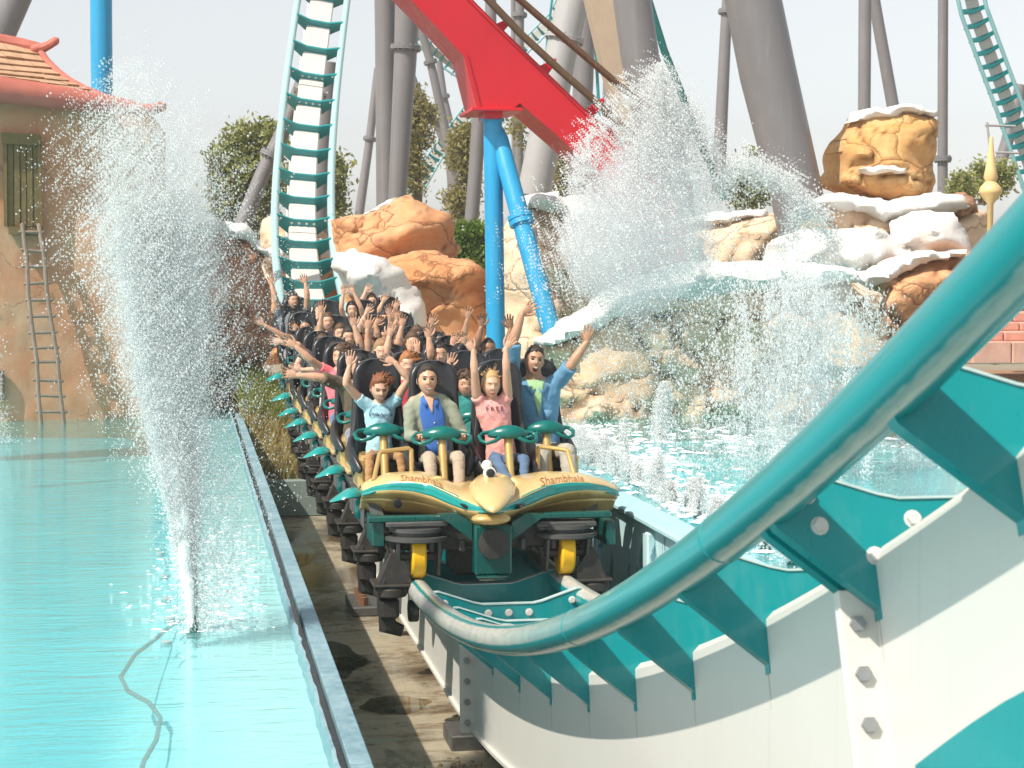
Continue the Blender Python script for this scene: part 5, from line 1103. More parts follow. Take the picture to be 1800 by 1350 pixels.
# ------------------------------------------------------------------ the riders
def skin_mat(name, c):
    m, nt, b, o = base(name); v = pos(nt, obj=True); n = ntex(nt, v, 14, 4); nt.links.new(mixc(nt, n, vary(c, .88), vary(c, 1.08)), b.inputs['Base Color']); b.inputs['Roughness'].default_value = .48
    b.inputs['Subsurface Weight'].default_value = .12; b.inputs['Subsurface Radius'].default_value = (.02,.008,.004); b.inputs['Subsurface Scale'].default_value = .5; return m
SK = {'fair': skin_mat('fair_skin', (.62,.36,.25)), 'mid': skin_mat('tanned_skin', (.56,.31,.20)), 'tan': skin_mat('olive_skin', (.46,.245,.15)), 'dark': skin_mat('brown_skin', (.27,.135,.08))}
M_eye = plain('eye_white', (.36,.33,.31), .3, var=.02); M_iris = plain('dark_iris', (.03,.018,.01), .2); M_lip = plain('lips', (.46,.12,.10), .4); M_teeth = plain('teeth', (.82,.80,.74), .3, var=.03); M_mouth = plain('open_mouth', (.10,.015,.015), .5)
HC = {'auburn': (.20,.065,.022), 'dark': (.022,.013,.009), 'blond': (.48,.30,.13), 'black': (.010,.008,.008), 'brown': (.085,.042,.020), 'ginger': (.33,.12,.035), 'light': (.27,.155,.07)}
def hair_mat(k):
    n_ = 'hair_'+k
    if n_ in MATS: return MATS[n_]
    c = HC[k]; m, nt, b, o = base(n_); v = pos(nt, (60, 60, 14), obj=True); n = ntex(nt, v, 2, 4, .7); nt.links.new(mixc(nt, n, vary(c, .45), vary(c, 1.7)), b.inputs['Base Color']); b.inputs['Roughness'].default_value = .42; bump(nt, b, n, .8, .01); MATS[n_] = m; return m
def cloth(name, c, wr=.35):
    if name in MATS: return MATS[name]
    m, nt, b, o = base(name); v = pos(nt, obj=True); n = ntex(nt, v, 7, 4, .55, .8); f = ntex(nt, v, 120, 2)
    nt.links.new(mixc(nt, n, vary(c, .82), vary(c, 1.12)), b.inputs['Base Color']); b.inputs['Roughness'].default_value = .85; b.inputs['Sheen Weight'].default_value = .15
    h = NN(nt, 'ShaderNodeMath', operation='MULTIPLY_ADD'); nt.links.new(f, h.inputs[0]); h.inputs[1].default_value = .08; nt.links.new(n, h.inputs[2]); bump(nt, b, h.outputs[0], wr, .03); MATS[name] = m; return m
def head_point(d, feat=True, k=1.0):
    x, y, z = d; ax, ay, az = .0745, .096, .117; t = max(0, -z); u = max(0, z)
    X = ax*x*(1-.30*t**1.7)*(1-.05*u**3); Y = ay*y; Z = az*z
    if y > 0: Y *= 1-.42*t**1.3; 
    else: Y = -ay*abs(y)**.88*(1-.06*u*u) - .006*t
    if feat and y < 0:
        f = smooth01(-y*2); o = 0
        if -.034 < Z < .03: o += .026*math.exp(-(X/(.0085+.12*max(0, .012-Z)*.9))**2)*smooth01((.03-Z)/.05)*smooth01((Z+.036)/.010)
        o -= .013*math.exp(-((abs(X)-.030)/.015)**2-((Z-.008)/.0125)**2)
        o += .006*math.exp(-((Z-.030)/.010)**2)*math.exp(-(X/.05)**4); o += .007*math.exp(-((abs(X)-.038)/.016)**2-((Z+.030)/.016)**2)
        o += .006*math.exp(-((Z+.060)/.011)**2-(X/.026)**4); o -= .004*math.exp(-((Z+.076)/.007)**2-(X/.03)**4); o += .008*math.exp(-((Z+.098)/.013)**2-(X/.024)**2)
        Y -= o*f
    return Vector((X, Y, Z))*k
def head_mesh(mb, c, M, k, n, m, feat=True):
    vs = []
    for j in range(m+1):
        th = math.pi*j/m*.9998+1e-4
        for i in range(n):
            a0 = 2*math.pi*i/n; a = a0 - .35*math.sin(a0+math.pi/2-math.pi)*0; a = a0 + .38*math.cos(a0) # denser around the face (-y)
            vs.append(c + M @ head_point((math.sin(th)*math.cos(a), math.sin(th)*math.sin(a), math.cos(th)), feat, k))
    fs = [(j*n+i, (j+1)*n+i, (j+1)*n+(i+1) % n, j*n+(i+1) % n) for j in range(m) for i in range(n)]; mb.add(vs, fs)
    for s_ in (-1, 1): mb.ball(c + M @ (Vector((s_*.0745, .010, -.006))*k), (.009*k, .019*k, .031*k), 8, 6, M=M @ Matrix.Rotation(s_*.25, 3, 'Z'))
def hair_mesh(c, M, k, style, seed, n=36, m=26):
    mb = MB(); g = np.random.default_rng(seed); vs = []; th0 = {'short': .085, 'tied': .10, 'blown': .13, 'curly': .20, 'long': .12, 'buzz': .035, 'swept': .07}[style]; nz = {'short': .035, 'tied': .025, 'blown': .07, 'curly': .14, 'long': .04, 'buzz': .008, 'swept': .03}[style]
    for j in range(m+1):
        th = math.pi*j/m*.9998+1e-4
        for i in range(n):
            a = 2*math.pi*i/n; d = Vector((math.sin(th)*math.cos(a), math.sin(th)*math.sin(a), math.cos(th))); p = head_point(d, False, 1)
            zl = interp(d.y, [-1, -.75, -.35, -.1, .3, 1], [.070, .066, .045, -.012, -.065, -.085] if style != 'tied' else [.074, .068, .038, -.022, -.07, -.09]); zl -= (.022 if style in ('tied','long','swept') else 0)*math.exp(-(d.y/.35)**2); zl += .012*noise.noise(Vector((d.x*4, d.y*4, seed)))
            mk = smooth01((p.z-zl)/.018); w_ = th0*(1+.5*max(0, d.z)) + nz*noise.noise(d*4+Vector((seed, 0, 0))) + nz*.5*noise.noise(d*11+Vector((seed, 5, 0)))
            vs.append(c + M @ (p*k*(1 - .05 + mk*(.05 + w_))))
    mb.add(vs, [(j*n+i, (j+1)*n+i, (j+1)*n+(i+1) % n, j*n+(i+1) % n) for j in range(m) for i in range(n)])
    def tuft(d, dirv, L, r):
        d = Vector(d).normalized(); p = head_point(d, False, 1)*k*.99; P = [p]; v = Vector(dirv)
        for q in range(4): v = v + Vector(g.normal(0, .18, 3)); P.append(P[-1]+v.normalized()*L/4)
        mb.tube([c + M @ q for q in P], [r, r*.95, r*.75, r*.45, r*.1], 5)
    if style == 'blown':
        for q in range(60): d = (g.uniform(-.9, .9), g.uniform(-.6, .5), g.uniform(.25, 1)); tuft(d, (d[0]*.5+.75, d[1]*.3+.45, .32), g.uniform(.04, .11), g.uniform(.008, .014))
    if style == 'swept':
        for q in range(34): d = (g.uniform(-.8, .8), g.uniform(-.55, .4), g.uniform(.5, 1)); tuft(d, (d[0]*.4+.1, .8, .12), g.uniform(.05, .09), g.uniform(.008, .013))
        for q in range(5): tuft((g.uniform(-.5,.5), g.uniform(-.3,.2), 1), (g.uniform(-.2,.5), .1, 1), g.uniform(.05, .09), .003)
    if style == 'long':
        for q in range(40):
            s_ = g.choice([-1, 1]); d = (s_*g.uniform(.6, 1), g.uniform(-.15, .8), g.uniform(-.2, .6)); tuft(d, (s_*.28, .15, -1), g.uniform(.12, .24), g.uniform(.010, .018))
    if style == 'curly':
        for q in range(40): a = g.uniform(0, 6.28); d = (math.cos(a), math.sin(a)*.6+.25, g.uniform(.0, 1)); tuft(d, (d[0], d[1]*.5, d[2]+.4), g.uniform(.03, .06), .012)
    if style == 'short':
        for q in range(34): d = (g.uniform(-.8, .8), g.uniform(-.62, .3), g.uniform(.55, 1)); tuft(d, (d[0]*.5+.2, -.2, .6), g.uniform(.02, .04), g.uniform(.006, .010))
    if style == 'tied': mb.ball(c + M @ (Vector((0, .13, .03))*k), .04*k, 10, 8)
    return mb
def hand(mb, W, tip, nrm, thumb, k=1.0, curl=.15, spread=1.0, grip=False):
    D = (tip-W).normalized(); Nn = (nrm - D*nrm.dot(D)).normalized(); U = D.cross(Nn).normalized(); U = U*(1 if U.x*thumb >= 0 or abs(U.x) < .05 and U.z*thumb > 0 else -1)  # U points to the thumb side
    mb.tube([W-D*.03*k, W, W+D*.03*k, W+D*.065*k, W+D*.092*k], [(.024*k,.018*k), (.027*k,.018*k), (.038*k,.017*k), (.043*k,.0155*k), (.040*k,.012*k)], 12, up=tuple(Nn), round_=True)
    for i, (u, L_, an) in enumerate(((.033,.070,.20), (.011,.080,.06), (-.011,.075,-.07), (-.032,.060,-.24))):
        b = W + D*(.083-.006*(i == 3))*k + U*u*k; a = an*spread; d0 = (D*math.cos(a)+U*math.sin(a)).normalized(); P = [b-d0*.02*k, b]; cu = (1.15 if grip else curl)*(1+.25*i/3)
        for q in range(3): ang = cu*(q+.6); P.append(P[-1] + (d0*math.cos(ang)+Nn*math.sin(ang))*L_*k*(.42, .32, .26)[q])
        mb.tube(P, [.0105*k, .0105*k, .0095*k, .0085*k, .0068*k], 7, round_=True)
    b = W + D*.022*k + U*.026*k; d0 = (D*.62+U*.78+Nn*.12).normalized(); P = [b-d0*.015*k, b, b+d0*.032*k, b+d0*.050*k+D*.012*k, b+d0*.060*k+D*.032*k]; mb.tube(P, [.015*k, .014*k, .012*k, .0105*k, .008*k], 7, round_=True)
PEND = []
def remeshed(mb, voxel, sm, cb):
    me = mb.mesh('tmp', None, smooth=False, fixn=True); o = bpy.data.objects.new('tmp', me); COL.objects.link(o)
    r = o.modifiers.new('r', 'REMESH'); r.mode = 'VOXEL'; r.voxel_size = voxel; s_ = o.modifiers.new('s', 'SMOOTH'); s_.iterations = sm; s_.factor = .5; PEND.append((o, cb))
# torso profile in local units: (z, half width, half depth, y centre)
TOR = [(-.10,.175,.12,.03),(-.02,.182,.125,.03),(.09,.168,.118,.04),(.20,.162,.115,.055),(.32,.182,.122,.065),(.41,.202,.125,.07),(.485,.208,.108,.075),(.535,.150,.085,.078),(.565,.078,.066,.072)]
def torso_y(z, x, s, gr=1.0):
    w_ = interp(z/s, [t[0] for t in TOR], [t[1] for t in TOR])*s*gr; d = interp(z/s, [t[0] for t in TOR], [t[2] for t in TOR])*s*gr; yc = interp(z/s, [t[0] for t in TOR], [t[3] for t in TOR])*s
    return yc - d*math.sqrt(max(.05, 1-(x/w_)**2))
NEAR = []
def person(label, row, seat, headpx, skin, hairc, style, shirt, sleeve=.35, arms=(None, None), pants=None, kid=False, face='smile', fine=False, turn=(0, 0, 0), hdy=.04, female=False, legs=None, s=None, group='riders on the coaster train', lean=0):
    sx, sb = SEATS[seat]; Yr = ROWY[row]+sb; hip = Vector((XT+sx, Yr, HIP+row_lift(row))); hk = 1.0 if kid else 1.10
    Hc = at(*headpx, Yr+hdy) - hip if headpx else Vector((0, hdy, .68)); s_ = (s or 1)*max(.74, min(1.16, (Hc.z-.105)/.565)); wd = s_*(.84 if kid else (.90 if female else 1.0))
    e = empty('person', hip, label, 'person', group); off = Vector((0,0,0))
    sp = lambda z: Vector((Hc.x*smooth01(max(0, z)/(.62*s_))*.9, 0, 0))
    mats = SK[skin]; vox = .013 if fine else .016
    # skin body
    mb = MB(); T = [(Vector((0, t[3]*s_, t[0]*s_))+sp(t[0]*s_), (t[1]*wd*.86, t[2]*wd*.86)) for t in TOR]; mb.tube([t[0] for t in T], [t[1] for t in T], 16, up=(0,1,0), round_=True)
    nb = T[-1][0]; mb.tube([nb-Vector((0,0,.05)), nb.lerp(Hc, .35)+Vector((0,.01,0)), Hc+Vector((0,.025,-.05))*hk], [.066*wd, .058*wd, .055*wd], 14)
    armj = []
    for k_, sg in ((0, -1), (1, 1)):
        A = arms[k_]; sh = Vector((sg*.182*wd, .075*s_, (.478+(.03 if A and A[0] in ('px','up') else 0))*s_))+sp(.48*s_)
        if A is None: A = ('rest',)
        if A[0] == 'px': el, wr, tp = [at(q[0], q[1], Yr+(q[2] if len(q) > 2 else -.05))-hip for q in A[1:4]]
        elif A[0] == 'up': j = A[1] if len(A) > 1 else 0; el = sh+Vector((sg*(.11+.05*j), -.06, .22)); wr = el+Vector((-sg*(.02-.06*j), -.06, .24)); tp = wr+Vector((sg*.03, -.01, .18))
        elif A[0] == 'face': el = sh+Vector((sg*.03, -.22, -.10)); wr = Vector((Hc.x+sg*.04, Hc.y-.14, Hc.z-.10)); tp = Vector((Hc.x+sg*.02, Hc.y-.115, Hc.z+.07))
        elif A[0] == 'bar': el = Vector((sg*.24*s_, -.02, .17*s_)); wr = Vector((sg*.20, -.25, .20)); tp = Vector((sg*.15, -.36, .215))
        else: el = Vector((sg*.24*s_, -.02, .17*s_)); wr = Vector((sg*.19, -.22, .12)); tp = Vector((sg*.15, -.34, .13))
        # keep anatomy: limit segment lengths
        ul = .29*s_; fl = .255*s_
        if A[0] == 'px':
            d = el-sh; 
            if d.length > ul*1.25: el = sh + d.normalized()*ul*1.25
            rest = el - (at(*A[1][:2], Yr+(A[1][2] if len(A[1]) > 2 else -.05))-hip); wr = wr + rest*.5; tp = tp + rest*.5
        r0 = 1.16 if not kid else .95; r0 *= (.9 if female else 1)*s_**.3
        sh_in = sh + Vector((-sg*.03, 0, 0))
        mb.tube([sh_in, sh.lerp(el, .25), sh.lerp(el, .6), el, el.lerp(wr, .3), el.lerp(wr, .7), wr], [.052*r0, .051*r0, .045*r0, .038*r0, .041*r0, .031*r0, .025*r0], 12, round_=True); armj.append((sg, sh, el, wr, tp, A[0], r0))
    def cb(me, e=e, armj=armj, Hc=Hc):
        m2 = MB(); HM = Matrix.Rotation(R(turn[0]), 3, 'Z') @ Matrix.Rotation(R(turn[1]), 3, 'X') @ Matrix.Rotation(R(turn[2]), 3, 'Y')
        n, m_ = (44, 36) if fine else (26, 20)
        head_mesh(m2, Hc, HM, hk*1.02, n, m_)
        for sg, sh, el, wr, tp, kind, r0 in armj:
            nrm = Vector((0, -1, .1)); grip = kind == 'bar'
            if kind == 'face': nrm = Vector((0, 1, 0))
            if grip or kind == 'rest': nrm = Vector((0, 0, -1))
            hand(m2, wr, tp, nrm, -sg if kind != 'bar' else -sg, (1.0 if not kid else .84)*(.93 if female else 1)*(1.06 if not fine else 1.0), .12+.2*rng.random(), rng.uniform(.7, 1.5), grip)
        hb = m2.mesh('hb', None); b = bmesh.new(); b.from_mesh(me); b.from_mesh(hb); out = bpy.data.meshes.new('body'); b.to_mesh(out); b.free(); bpy.data.meshes.remove(hb)
        out.materials.append(mats); out.shade_smooth(); link('body', out, e)
        # face
        def P(x, y, z): return Hc + HM @ (Vector((x, y, z))*hk*1.02)
        fy = lambda x, z: head_point_front(x, z)
        for sg in (-1, 1):
            if face in ('squint', 'laugh'):
                q = MB(); q.tube([P(sg*(.030+dx), fy(sg*(.030+dx), .008)-.003, .006+dz) for dx, dz in ((-.016,-.002),(-.008,.002),(0,.004),(.009,.002),(.016,-.003))], .0024*hk, 5); q.build('eyelid_line', M_iris, e, local=True)
            else:
                q = MB(); c = P(sg*.030, fy(sg*.030, .008)+.0045, .007); q.ball(c, (.0110*hk, .009*hk, .0042*hk), 10, 6, M=HM); q.build('eye', M_eye, e, local=True)
                q = MB(); c = P(sg*.030, fy(sg*.030, .008)-.002, .007); q.ball(c, (.0050*hk, .0036*hk, .0052*hk), 8, 5, M=HM); q.build('iris', M_iris, e, local=True)
            q = MB(); q.tube([P(sg*(.030+dx), fy(sg*(.030+dx), .03)-.0035, .028+dz) for dx, dz in ((-.018,-.003),(-.006,.002),(.006,.003),(.019,-.003))], [.0014*hk, .0024*hk, .0022*hk, .001*hk], 6); q.build('eyebrow', hair_mat(hairc), e, local=True)
        if face in ('smile', 'laugh', 'squint'):
            w_ = .029; q = MB(); up_ = [(-w_,-.052),(-w_*.5,-.0575),(0,-.059),(w_*.5,-.0575),(w_,-.052)]; lo = [(w_*.6,-.071),(0,-.0765),(-w_*.6,-.071)]
            vs = [P(x, min(fy(x, z), fy(0, z)+.004)-.006, z) for x, z in up_+lo]; q.add(vs, [tuple(range(len(vs)))]); q.build('teeth', M_teeth, e, local=True)
            q = MB(); q.tube([P(x, min(fy(x, z), fy(0, z)+.004)-.006, z+.001) for x, z in up_], [.0012,.0026,.003,.0026,.0012], 6); q.tube([P(x, min(fy(x, z), fy(0, z)+.004)-.006, z-.002) for x, z in [up_[-1]]+lo+[up_[0]]], [.0012,.003,.0036,.003,.0012], 6); q.build('lips', M_lip, e, local=True)
        elif face == 'shout':
            q = MB(); n_ = 16; ring = [(.021*math.cos(t), -.072+.024*math.sin(t)) for t in [6.283*i/n_ for i in range(n_)]]; q.add([P(x, fy(x, z)-.004, z) for x, z in ring], [tuple(range(n_))]); q.build('open_mouth', M_mouth, e, local=True)
            q = MB(); q.tube([P(x, fy(x, z)-.005, z) for x, z in ring+ring[:1]], .0032, 6); q.build('lips', M_lip, e, local=True)
            q = MB(); q.add([P(x, fy(x, z)-.0065, z) for x, z in ((-.015,-.055),(0,-.0515),(.015,-.055),(.012,-.062),(-.012,-.062))], [(0,1,2,3,4)]); q.build('teeth', M_teeth, e, local=True)
        elif face == 'pout':
            q = MB(); q.tube([P(x, fy(x, z)-.003, z) for x, z in ((-.018,-.064),(-.009,-.060),(0,-.061),(.009,-.060),(.018,-.064))], [.001,.0045,.0045,.0045,.001], 6); q.tube([P(x, fy(x, z)-.003, z) for x, z in ((-.018,-.064),(0,-.0685),(.018,-.064))], [.001,.0055,.001], 6); q.build('lips', M_lip, e, local=True)
        hair_mesh(Hc, HM, hk*1.02, style, row*7+seat*3+1, *((40, 30) if fine else (24, 18))).build('hair', hair_mat(hairc), e, local=True, angle=180, fixn=False)
    remeshed(mb, vox, 3, cb)
    # shirt
    mb = MB(); T = [(Vector((0, t[3]*s_, t[0]*s_))+sp(t[0]*s_), (t[1]*wd*1.03, t[2]*wd*1.03)) for t in TOR]; T[-1] = (T[-1][0]-Vector((0,0,.012)), (.072*wd, .064*wd)); mb.tube([t[0] for t in T], [t[1] for t in T], 18, up=(0,1,0))
    for sg, sh, el, wr, tp, kind, r0 in armj:
        L_ = sleeve; P_ = [sh+Vector((-sg*.05, 0, -.015)), sh.lerp(el, .2)]; rr = [.066*r0, .064*r0]
        if L_ <= 1: P_ += [sh.lerp(el, L_*.7), sh.lerp(el, L_)]; rr += [.060*r0, .062*r0]
        else: P_ += [sh.lerp(el, .7), el, el.lerp(wr, (L_-1)*.6), el.lerp(wr, L_-1)]; rr += [.056*r0, .050*r0, .048*r0, .043*r0]
        mb.tube(P_, rr, 14)
    def cb2(me, e=e):
        co_ = np.zeros(len(me.vertices)*3); me.vertices.foreach_get('co', co_); co_ = co_.reshape(-1, 3); nn = np.zeros_like(co_).reshape(-1); me.vertices.foreach_get('normal', nn); nn = nn.reshape(-1, 3)
        for i in range(len(co_)):
            p = co_[i]; k = .0055*noise.noise(Vector((p[0]*9, p[1]*9+row, p[2]*20+p[0]*14*(1 if p[0] > 0 else -1))))+.003*noise.noise(Vector((p[0]*26, p[1]*20, p[2]*30))); co_[i] = p + nn[i]*k
        me.vertices.foreach_set('co', co_.reshape(-1)); me.materials.append(shirt); me.shade_smooth(); me.update(); me.name = 'shirt'; link('shirt', me, e)
    remeshed(mb, vox, 2, cb2)
    # trousers and shoes
    if pants is not None:
        mb = MB(); mb.tube([(0,.03*s_,.03), (0,.02*s_,-.05), (0,-.03*s_,-.09)], [(.165*wd,.12*wd), (.17*wd,.13*wd), (.15*wd,.10*wd)], 14, up=(0,1,0), round_=True)
        LG = legs or [((-.13,-.46,.04), (-.12,-.53,-.24), (-.12,-.60,-.30)), ((.13,-.46,.04), (.12,-.53,-.24), (.12,-.60,-.30))]
        skinmb = MB()
        for (kn, an, toe) in LG:
            kn, an, toe = [Vector(q)*Vector((1,1,1)).x if False else Vector(q) for q in (kn, an, toe)]; sg = 1 if kn.x > 0 else -1; hp = Vector((sg*.085*wd, 0, -.04)); q = wd*(1 if not kid else .9)
            mb.tube([hp, hp.lerp(kn, .5), kn, kn.lerp(an, .35), kn.lerp(an, .75), an], [.086*q, .078*q, .066*q, .062*q, .054*q, .052*q], 14, round_=True)
            skinmb.tube([kn.lerp(an, .8), an, an+(an-kn).normalized()*.09], [.035*q, .032*q, .03*q], 10, round_=True)
            d = (toe-an); d.z = 0; d.normalize(); mb3 = MB(); a0 = an+(an-kn).normalized()*.10
            mb3.tube([a0-d*.05, a0, a0+d*.07+Vector((0,0,-.02)), a0+d*.15+Vector((0,0,-.03)), a0+d*.20+Vector((0,0,-.032))], [(.032,.03), (.042,.045), (.044,.034), (.042,.026), (.030,.018)], 12, up=(0,0,1), round_=True); so_ = mb3.build('shoe', pants[1], e, local=True, angle=180)
            mb3 = MB(); mb3.tube([a0-d*.06+Vector((0,0,-.035)), a0+Vector((0,0,-.045)), a0+d*.15+Vector((0,0,-.055)), a0+d*.215+Vector((0,0,-.05))], [(.03,.010),(.042,.011),(.044,.010),(.028,.009)], 10, up=(0,0,1), round_=True); mb3.build('shoe_sole', M_teeth if pants[2] else M_rubber, so_, local=True)
        skinmb.build('ankle', mats, e, local=True, angle=180)
        def cb3(me, e=e):
            co_ = np.zeros(len(me.vertices)*3); me.vertices.foreach_get('co', co_); co_ = co_.reshape(-1, 3); nn = np.zeros(len(co_)*3); me.vertices.foreach_get('normal', nn); nn = nn.reshape(-1, 3)
            for i in range(len(co_)): p = co_[i]; co_[i] = p + nn[i]*(.007*noise.noise(Vector((p[0]*8, p[1]*14, p[2]*24)))+.004*noise.noise(Vector((p[0]*20, p[1]*20, p[2]*44))))
            me.vertices.foreach_set('co', co_.reshape(-1)); me.materials.append(pants[0]); me.shade_smooth(); me.update(); me.name = 'trousers'; link('trousers', me, e)
        remeshed(mb, vox, 2, cb3)
    return e, hip, s_, wd, sp, Hc
_fc = {}
def head_point_front(x, z):
    """y of the face surface at (x, z): bisect on direction"""
    k = (round(x, 4), round(z, 4))
    if k in _fc: return _fc[k]
    best = None
    dz = z/.117; 
    for _ in range(1):
        t = max(0, -dz); dx = x/(.0745*(1-.30*t**1.7)); r = max(.02, 1-dx*dx-dz*dz); d = Vector((dx, -math.sqrt(r), dz)); best = head_point(d, True, 1).y
    _fc[k] = best; return best
px = lambda *a: ('px',)+a
C_blue = cloth('light_blue_tee', (.36,.60,.70)); C_sage = cloth('sage_cardigan', (.25,.27,.20)); C_royal = cloth('royal_blue_shirt', (.035,.13,.42)); C_pink = cloth('salmon_pink_tee', (.78,.34,.30)); C_denim = cloth('denim_blue_shirt', (.11,.27,.43)); C_green = cloth('pale_green_tee', (.30,.48,.25))
P_tan = cloth('tan_trousers', (.36,.19,.075), .6); P_kh = cloth('khaki_trousers', (.40,.32,.24), .6); P_jean = cloth('blue_jeans', (.085,.15,.26), .6); P_stone = cloth('stone_trousers', (.40,.37,.30), .6); P_grey = cloth('grey_shorts', (.20,.21,.24))
S_dk = plain('dark_shoe', (.06,.05,.05), .6); S_gr = plain('grey_sneaker', (.35,.34,.35), .6); S_br = plain('brown_shoe', (.20,.09,.05), .5)
C_red = cloth('red_tee', (.52,.04,.06)); C_teal = cloth('teal_patterned_tee', (.03,.26,.24)); C_olive = cloth('olive_brown_jacket', (.105,.075,.04)); C_pink2 = cloth('bright_pink_tee', (.80,.16,.20)); C_grey = cloth('grey_tee', (.17,.17,.19)); C_dgrey = cloth('charcoal_tee', (.07,.065,.075)); C_white = cloth('white_top', (.68,.66,.62)); C_navy = cloth('navy_tee', (.04,.06,.13)); C_cream = cloth('cream_tee', (.60,.50,.38))
boy = person('child in light blue printed tee and tan trousers, auburn hair blown, both arms up', 0, 0, (667,683), 'fair', 'auburn', 'blown', C_blue, .38, (px((605,671),(613,641),(614,618)), px((720,664),(694,636),(673,626))), (P_tan, S_dk, True), kid=True, face='squint', fine=True, turn=(6, 14, 0),
    legs=[((-.135,-.45,.0), (-.15,-.60,-.36), (-.16,-.75,-.40)), ((.135,-.45,.0), (.16,-.52,-.30), (.15,-.65,-.36))])
woman = person('smiling woman in a sage cardigan over a blue shirt, both hands on the lap bar', 0, 1, (751,668), 'mid', 'dark', 'tied', C_sage, 1.85, (('bar',), ('bar',)), (P_kh, S_br, False), female=True, face='smile', fine=True, turn=(0,-3,0),
    legs=[((-.125,-.45,.03), (-.115,-.56,-.17), (-.115,-.66,-.24)), ((.125,-.45,.03), (.115,-.56,-.17), (.115,-.66,-.24))])
girl = person('blond girl in a pink tee printed FREE, both arms straight up', 0, 2, (863,676), 'fair', 'blond', 'swept', C_pink, .16, (px((834,653),(832,616),(814,590)), px((890,648),(889,613),(903,593))), (P_jean, S_gr, True), kid=True, face='pout', fine=True, turn=(4, 4, 0),
    legs=[((-.12,-.42,.0), (.015,-.60,-.24), (.03,-.75,-.27)), ((.13,-.42,.0), (.10,-.52,-.19), (.0,-.66,-.23))])
man = person('dark haired man shouting, denim blue shirt over a green tee, arms thrown wide', 0, 3, (939,634), 'tan', 'dark', 'short', C_denim, .95, (px((902,600),(918,551),(940,533)), px((1003,643),(1031,602),(1037,568))), (P_stone, S_gr, False), face='shout', fine=True, turn=(2, -4, 8),
    legs=[((-.06,-.46,.02), (-.13,-.62,-.32), (-.13,-.76,-.36)), ((.17,-.46,.02), (.17,-.60,-.32), (.17,-.74,-.36))])
person('rider in an olive brown jacket with one long arm stretched out to the left', 1, 0, (632,648), 'mid', 'black', 'long', C_olive, 1.0, (px((566,664),(522,660),(499,655)), ('bar',)), (P_grey, S_dk, False), face='smile')
person('ginger haired child in a red tee, laughing between the first two front seats', 1, 1, (716,642), 'fair', 'ginger', 'blown', C_red, .4, (('bar',), ('bar',)), None, kid=True, face='laugh')
person('curly haired child in a teal tee, one hand raised beside the front girl', 1, 2, (817,676), 'mid', 'brown', 'curly', C_teal, .4, (px((782,668),(790,645),(795,624)), ('bar',)), None, kid=True, face='laugh')
person('rider in a bright pink tee with hair blown upright, arm reaching out to the left', 2, 0, (600,628), 'mid', 'brown', 'blown', C_pink2, .4, (px((545,632),(520,609),(500,598)), ('up',)), (P_jean, S_dk, True), face='smile', turn=(-30, 0, 0))
person('fair haired rider in the third row waving one straight arm above the head', 2, 1, (670,620), 'fair', 'light', 'blown', C_cream, .3, (('bar',), px((680,618),(684,592),(690,570))), None, female=True, face='smile')
person('young dark haired rider in the third row with the left hand high', 2, 2, (772,624), 'mid', 'dark', 'short', C_navy, .35, (px((757,622),(754,594),(751,568)), ('bar',)), None, face='smile')
person('bearded man in the third row by the blue post, both arms up', 2, 3, (858,615), 'dark', 'black', 'buzz', C_dgrey, .4, (px((838,603),(846,575),(847,548)), px((895,603),(897,578),(893,548))), None, face='smile')
person('rider in the fourth row with a bare arm stretched out over the left side', 3, 0, (588,622), 'fair', 'dark', 'long', C_white, .2, (px((562,650),(530,650),(507,643)), ('bar',)), (P_grey, S_gr, True), female=True)
person('auburn haired man in the fourth row holding one arm straight up', 3, 1, (645,606), 'mid', 'auburn', 'short', C_grey, .35, (px((634,608),(623,574),(618,550)), ('bar',)), None, face='smile', turn=(10, 10, 0))
person('rider in the fourth row hiding the face behind both hands', 3, 2, (725,604), 'mid', 'brown', 'long', C_cream, .3, (('face',), ('face',)), None, female=True)
person('rider in the fourth row half hidden by seats, two hands lifted near the orange rock', 3, 3, (808,616), 'mid', 'brown', 'curly', C_red, .4, (px((796,620),(795,606),(800,592)), px((822,620),(815,604),(812,590))), None)
person('rider in the fifth row holding a thin bare arm out to the left', 4, 0, (566,606), 'fair', 'brown', 'short', C_dgrey, .4, (px((524,606),(496,601),(478,599)), ('bar',)), (P_grey, S_dk, True))
person('laughing woman in the fifth row with long dark hair', 4, 1, (613,594), 'mid', 'dark', 'long', C_navy, .4, (('bar',), ('bar',)), None, female=True, face='laugh')
person('rider in the fifth row waving an arm with a dark wristband', 4, 2, (702,604), 'mid', 'brown', 'short', C_grey, .35, (('bar',), px((700,602),(706,574),(710,549))), None)
person('short haired dark man in the fifth row beside the orange rock', 4, 3, (771,602), 'tan', 'black', 'buzz', C_navy, .4, (px((757,590),(757,573),(762,556)), ('up', 1)), None, face='smile')
person('sandy haired boy in the sixth row looking over the left side', 5, 0, (561,588), 'fair', 'light', 'short', C_dgrey, .4, (('bar',), ('bar',)), (P_grey, S_dk, True), kid=True, face='smile')
person('smiling rider in the sixth row with the head tilted between two seats', 5, 1, (598,587), 'mid', 'brown', 'long', C_white, .3, (('up',), ('bar',)), None, female=True, face='laugh')
person('dark haired rider in the sixth row with both arms raised', 5, 2, (674,593), 'tan', 'dark', 'short', C_dgrey, .35, (px((664,590),(660,572),(668,560)), px((690,585),(697,563),(700,545))), None)
person('rightmost rider of the sixth row, one arm up', 5, 3, (733,592), 'mid', 'brown', 'curly', C_cream, .35, (('up', 1), ('bar',)), None)
person('man in a charcoal tee in the seventh row reaching far out to the left', 6, 0, (537,577), 'tan', 'black', 'buzz', C_dgrey, .5, (px((497,590),(464,571),(444,560)), px((543,590),(524,580),(512,568))), (P_grey, S_dk, False), face='shout', turn=(-8, 0, 0))
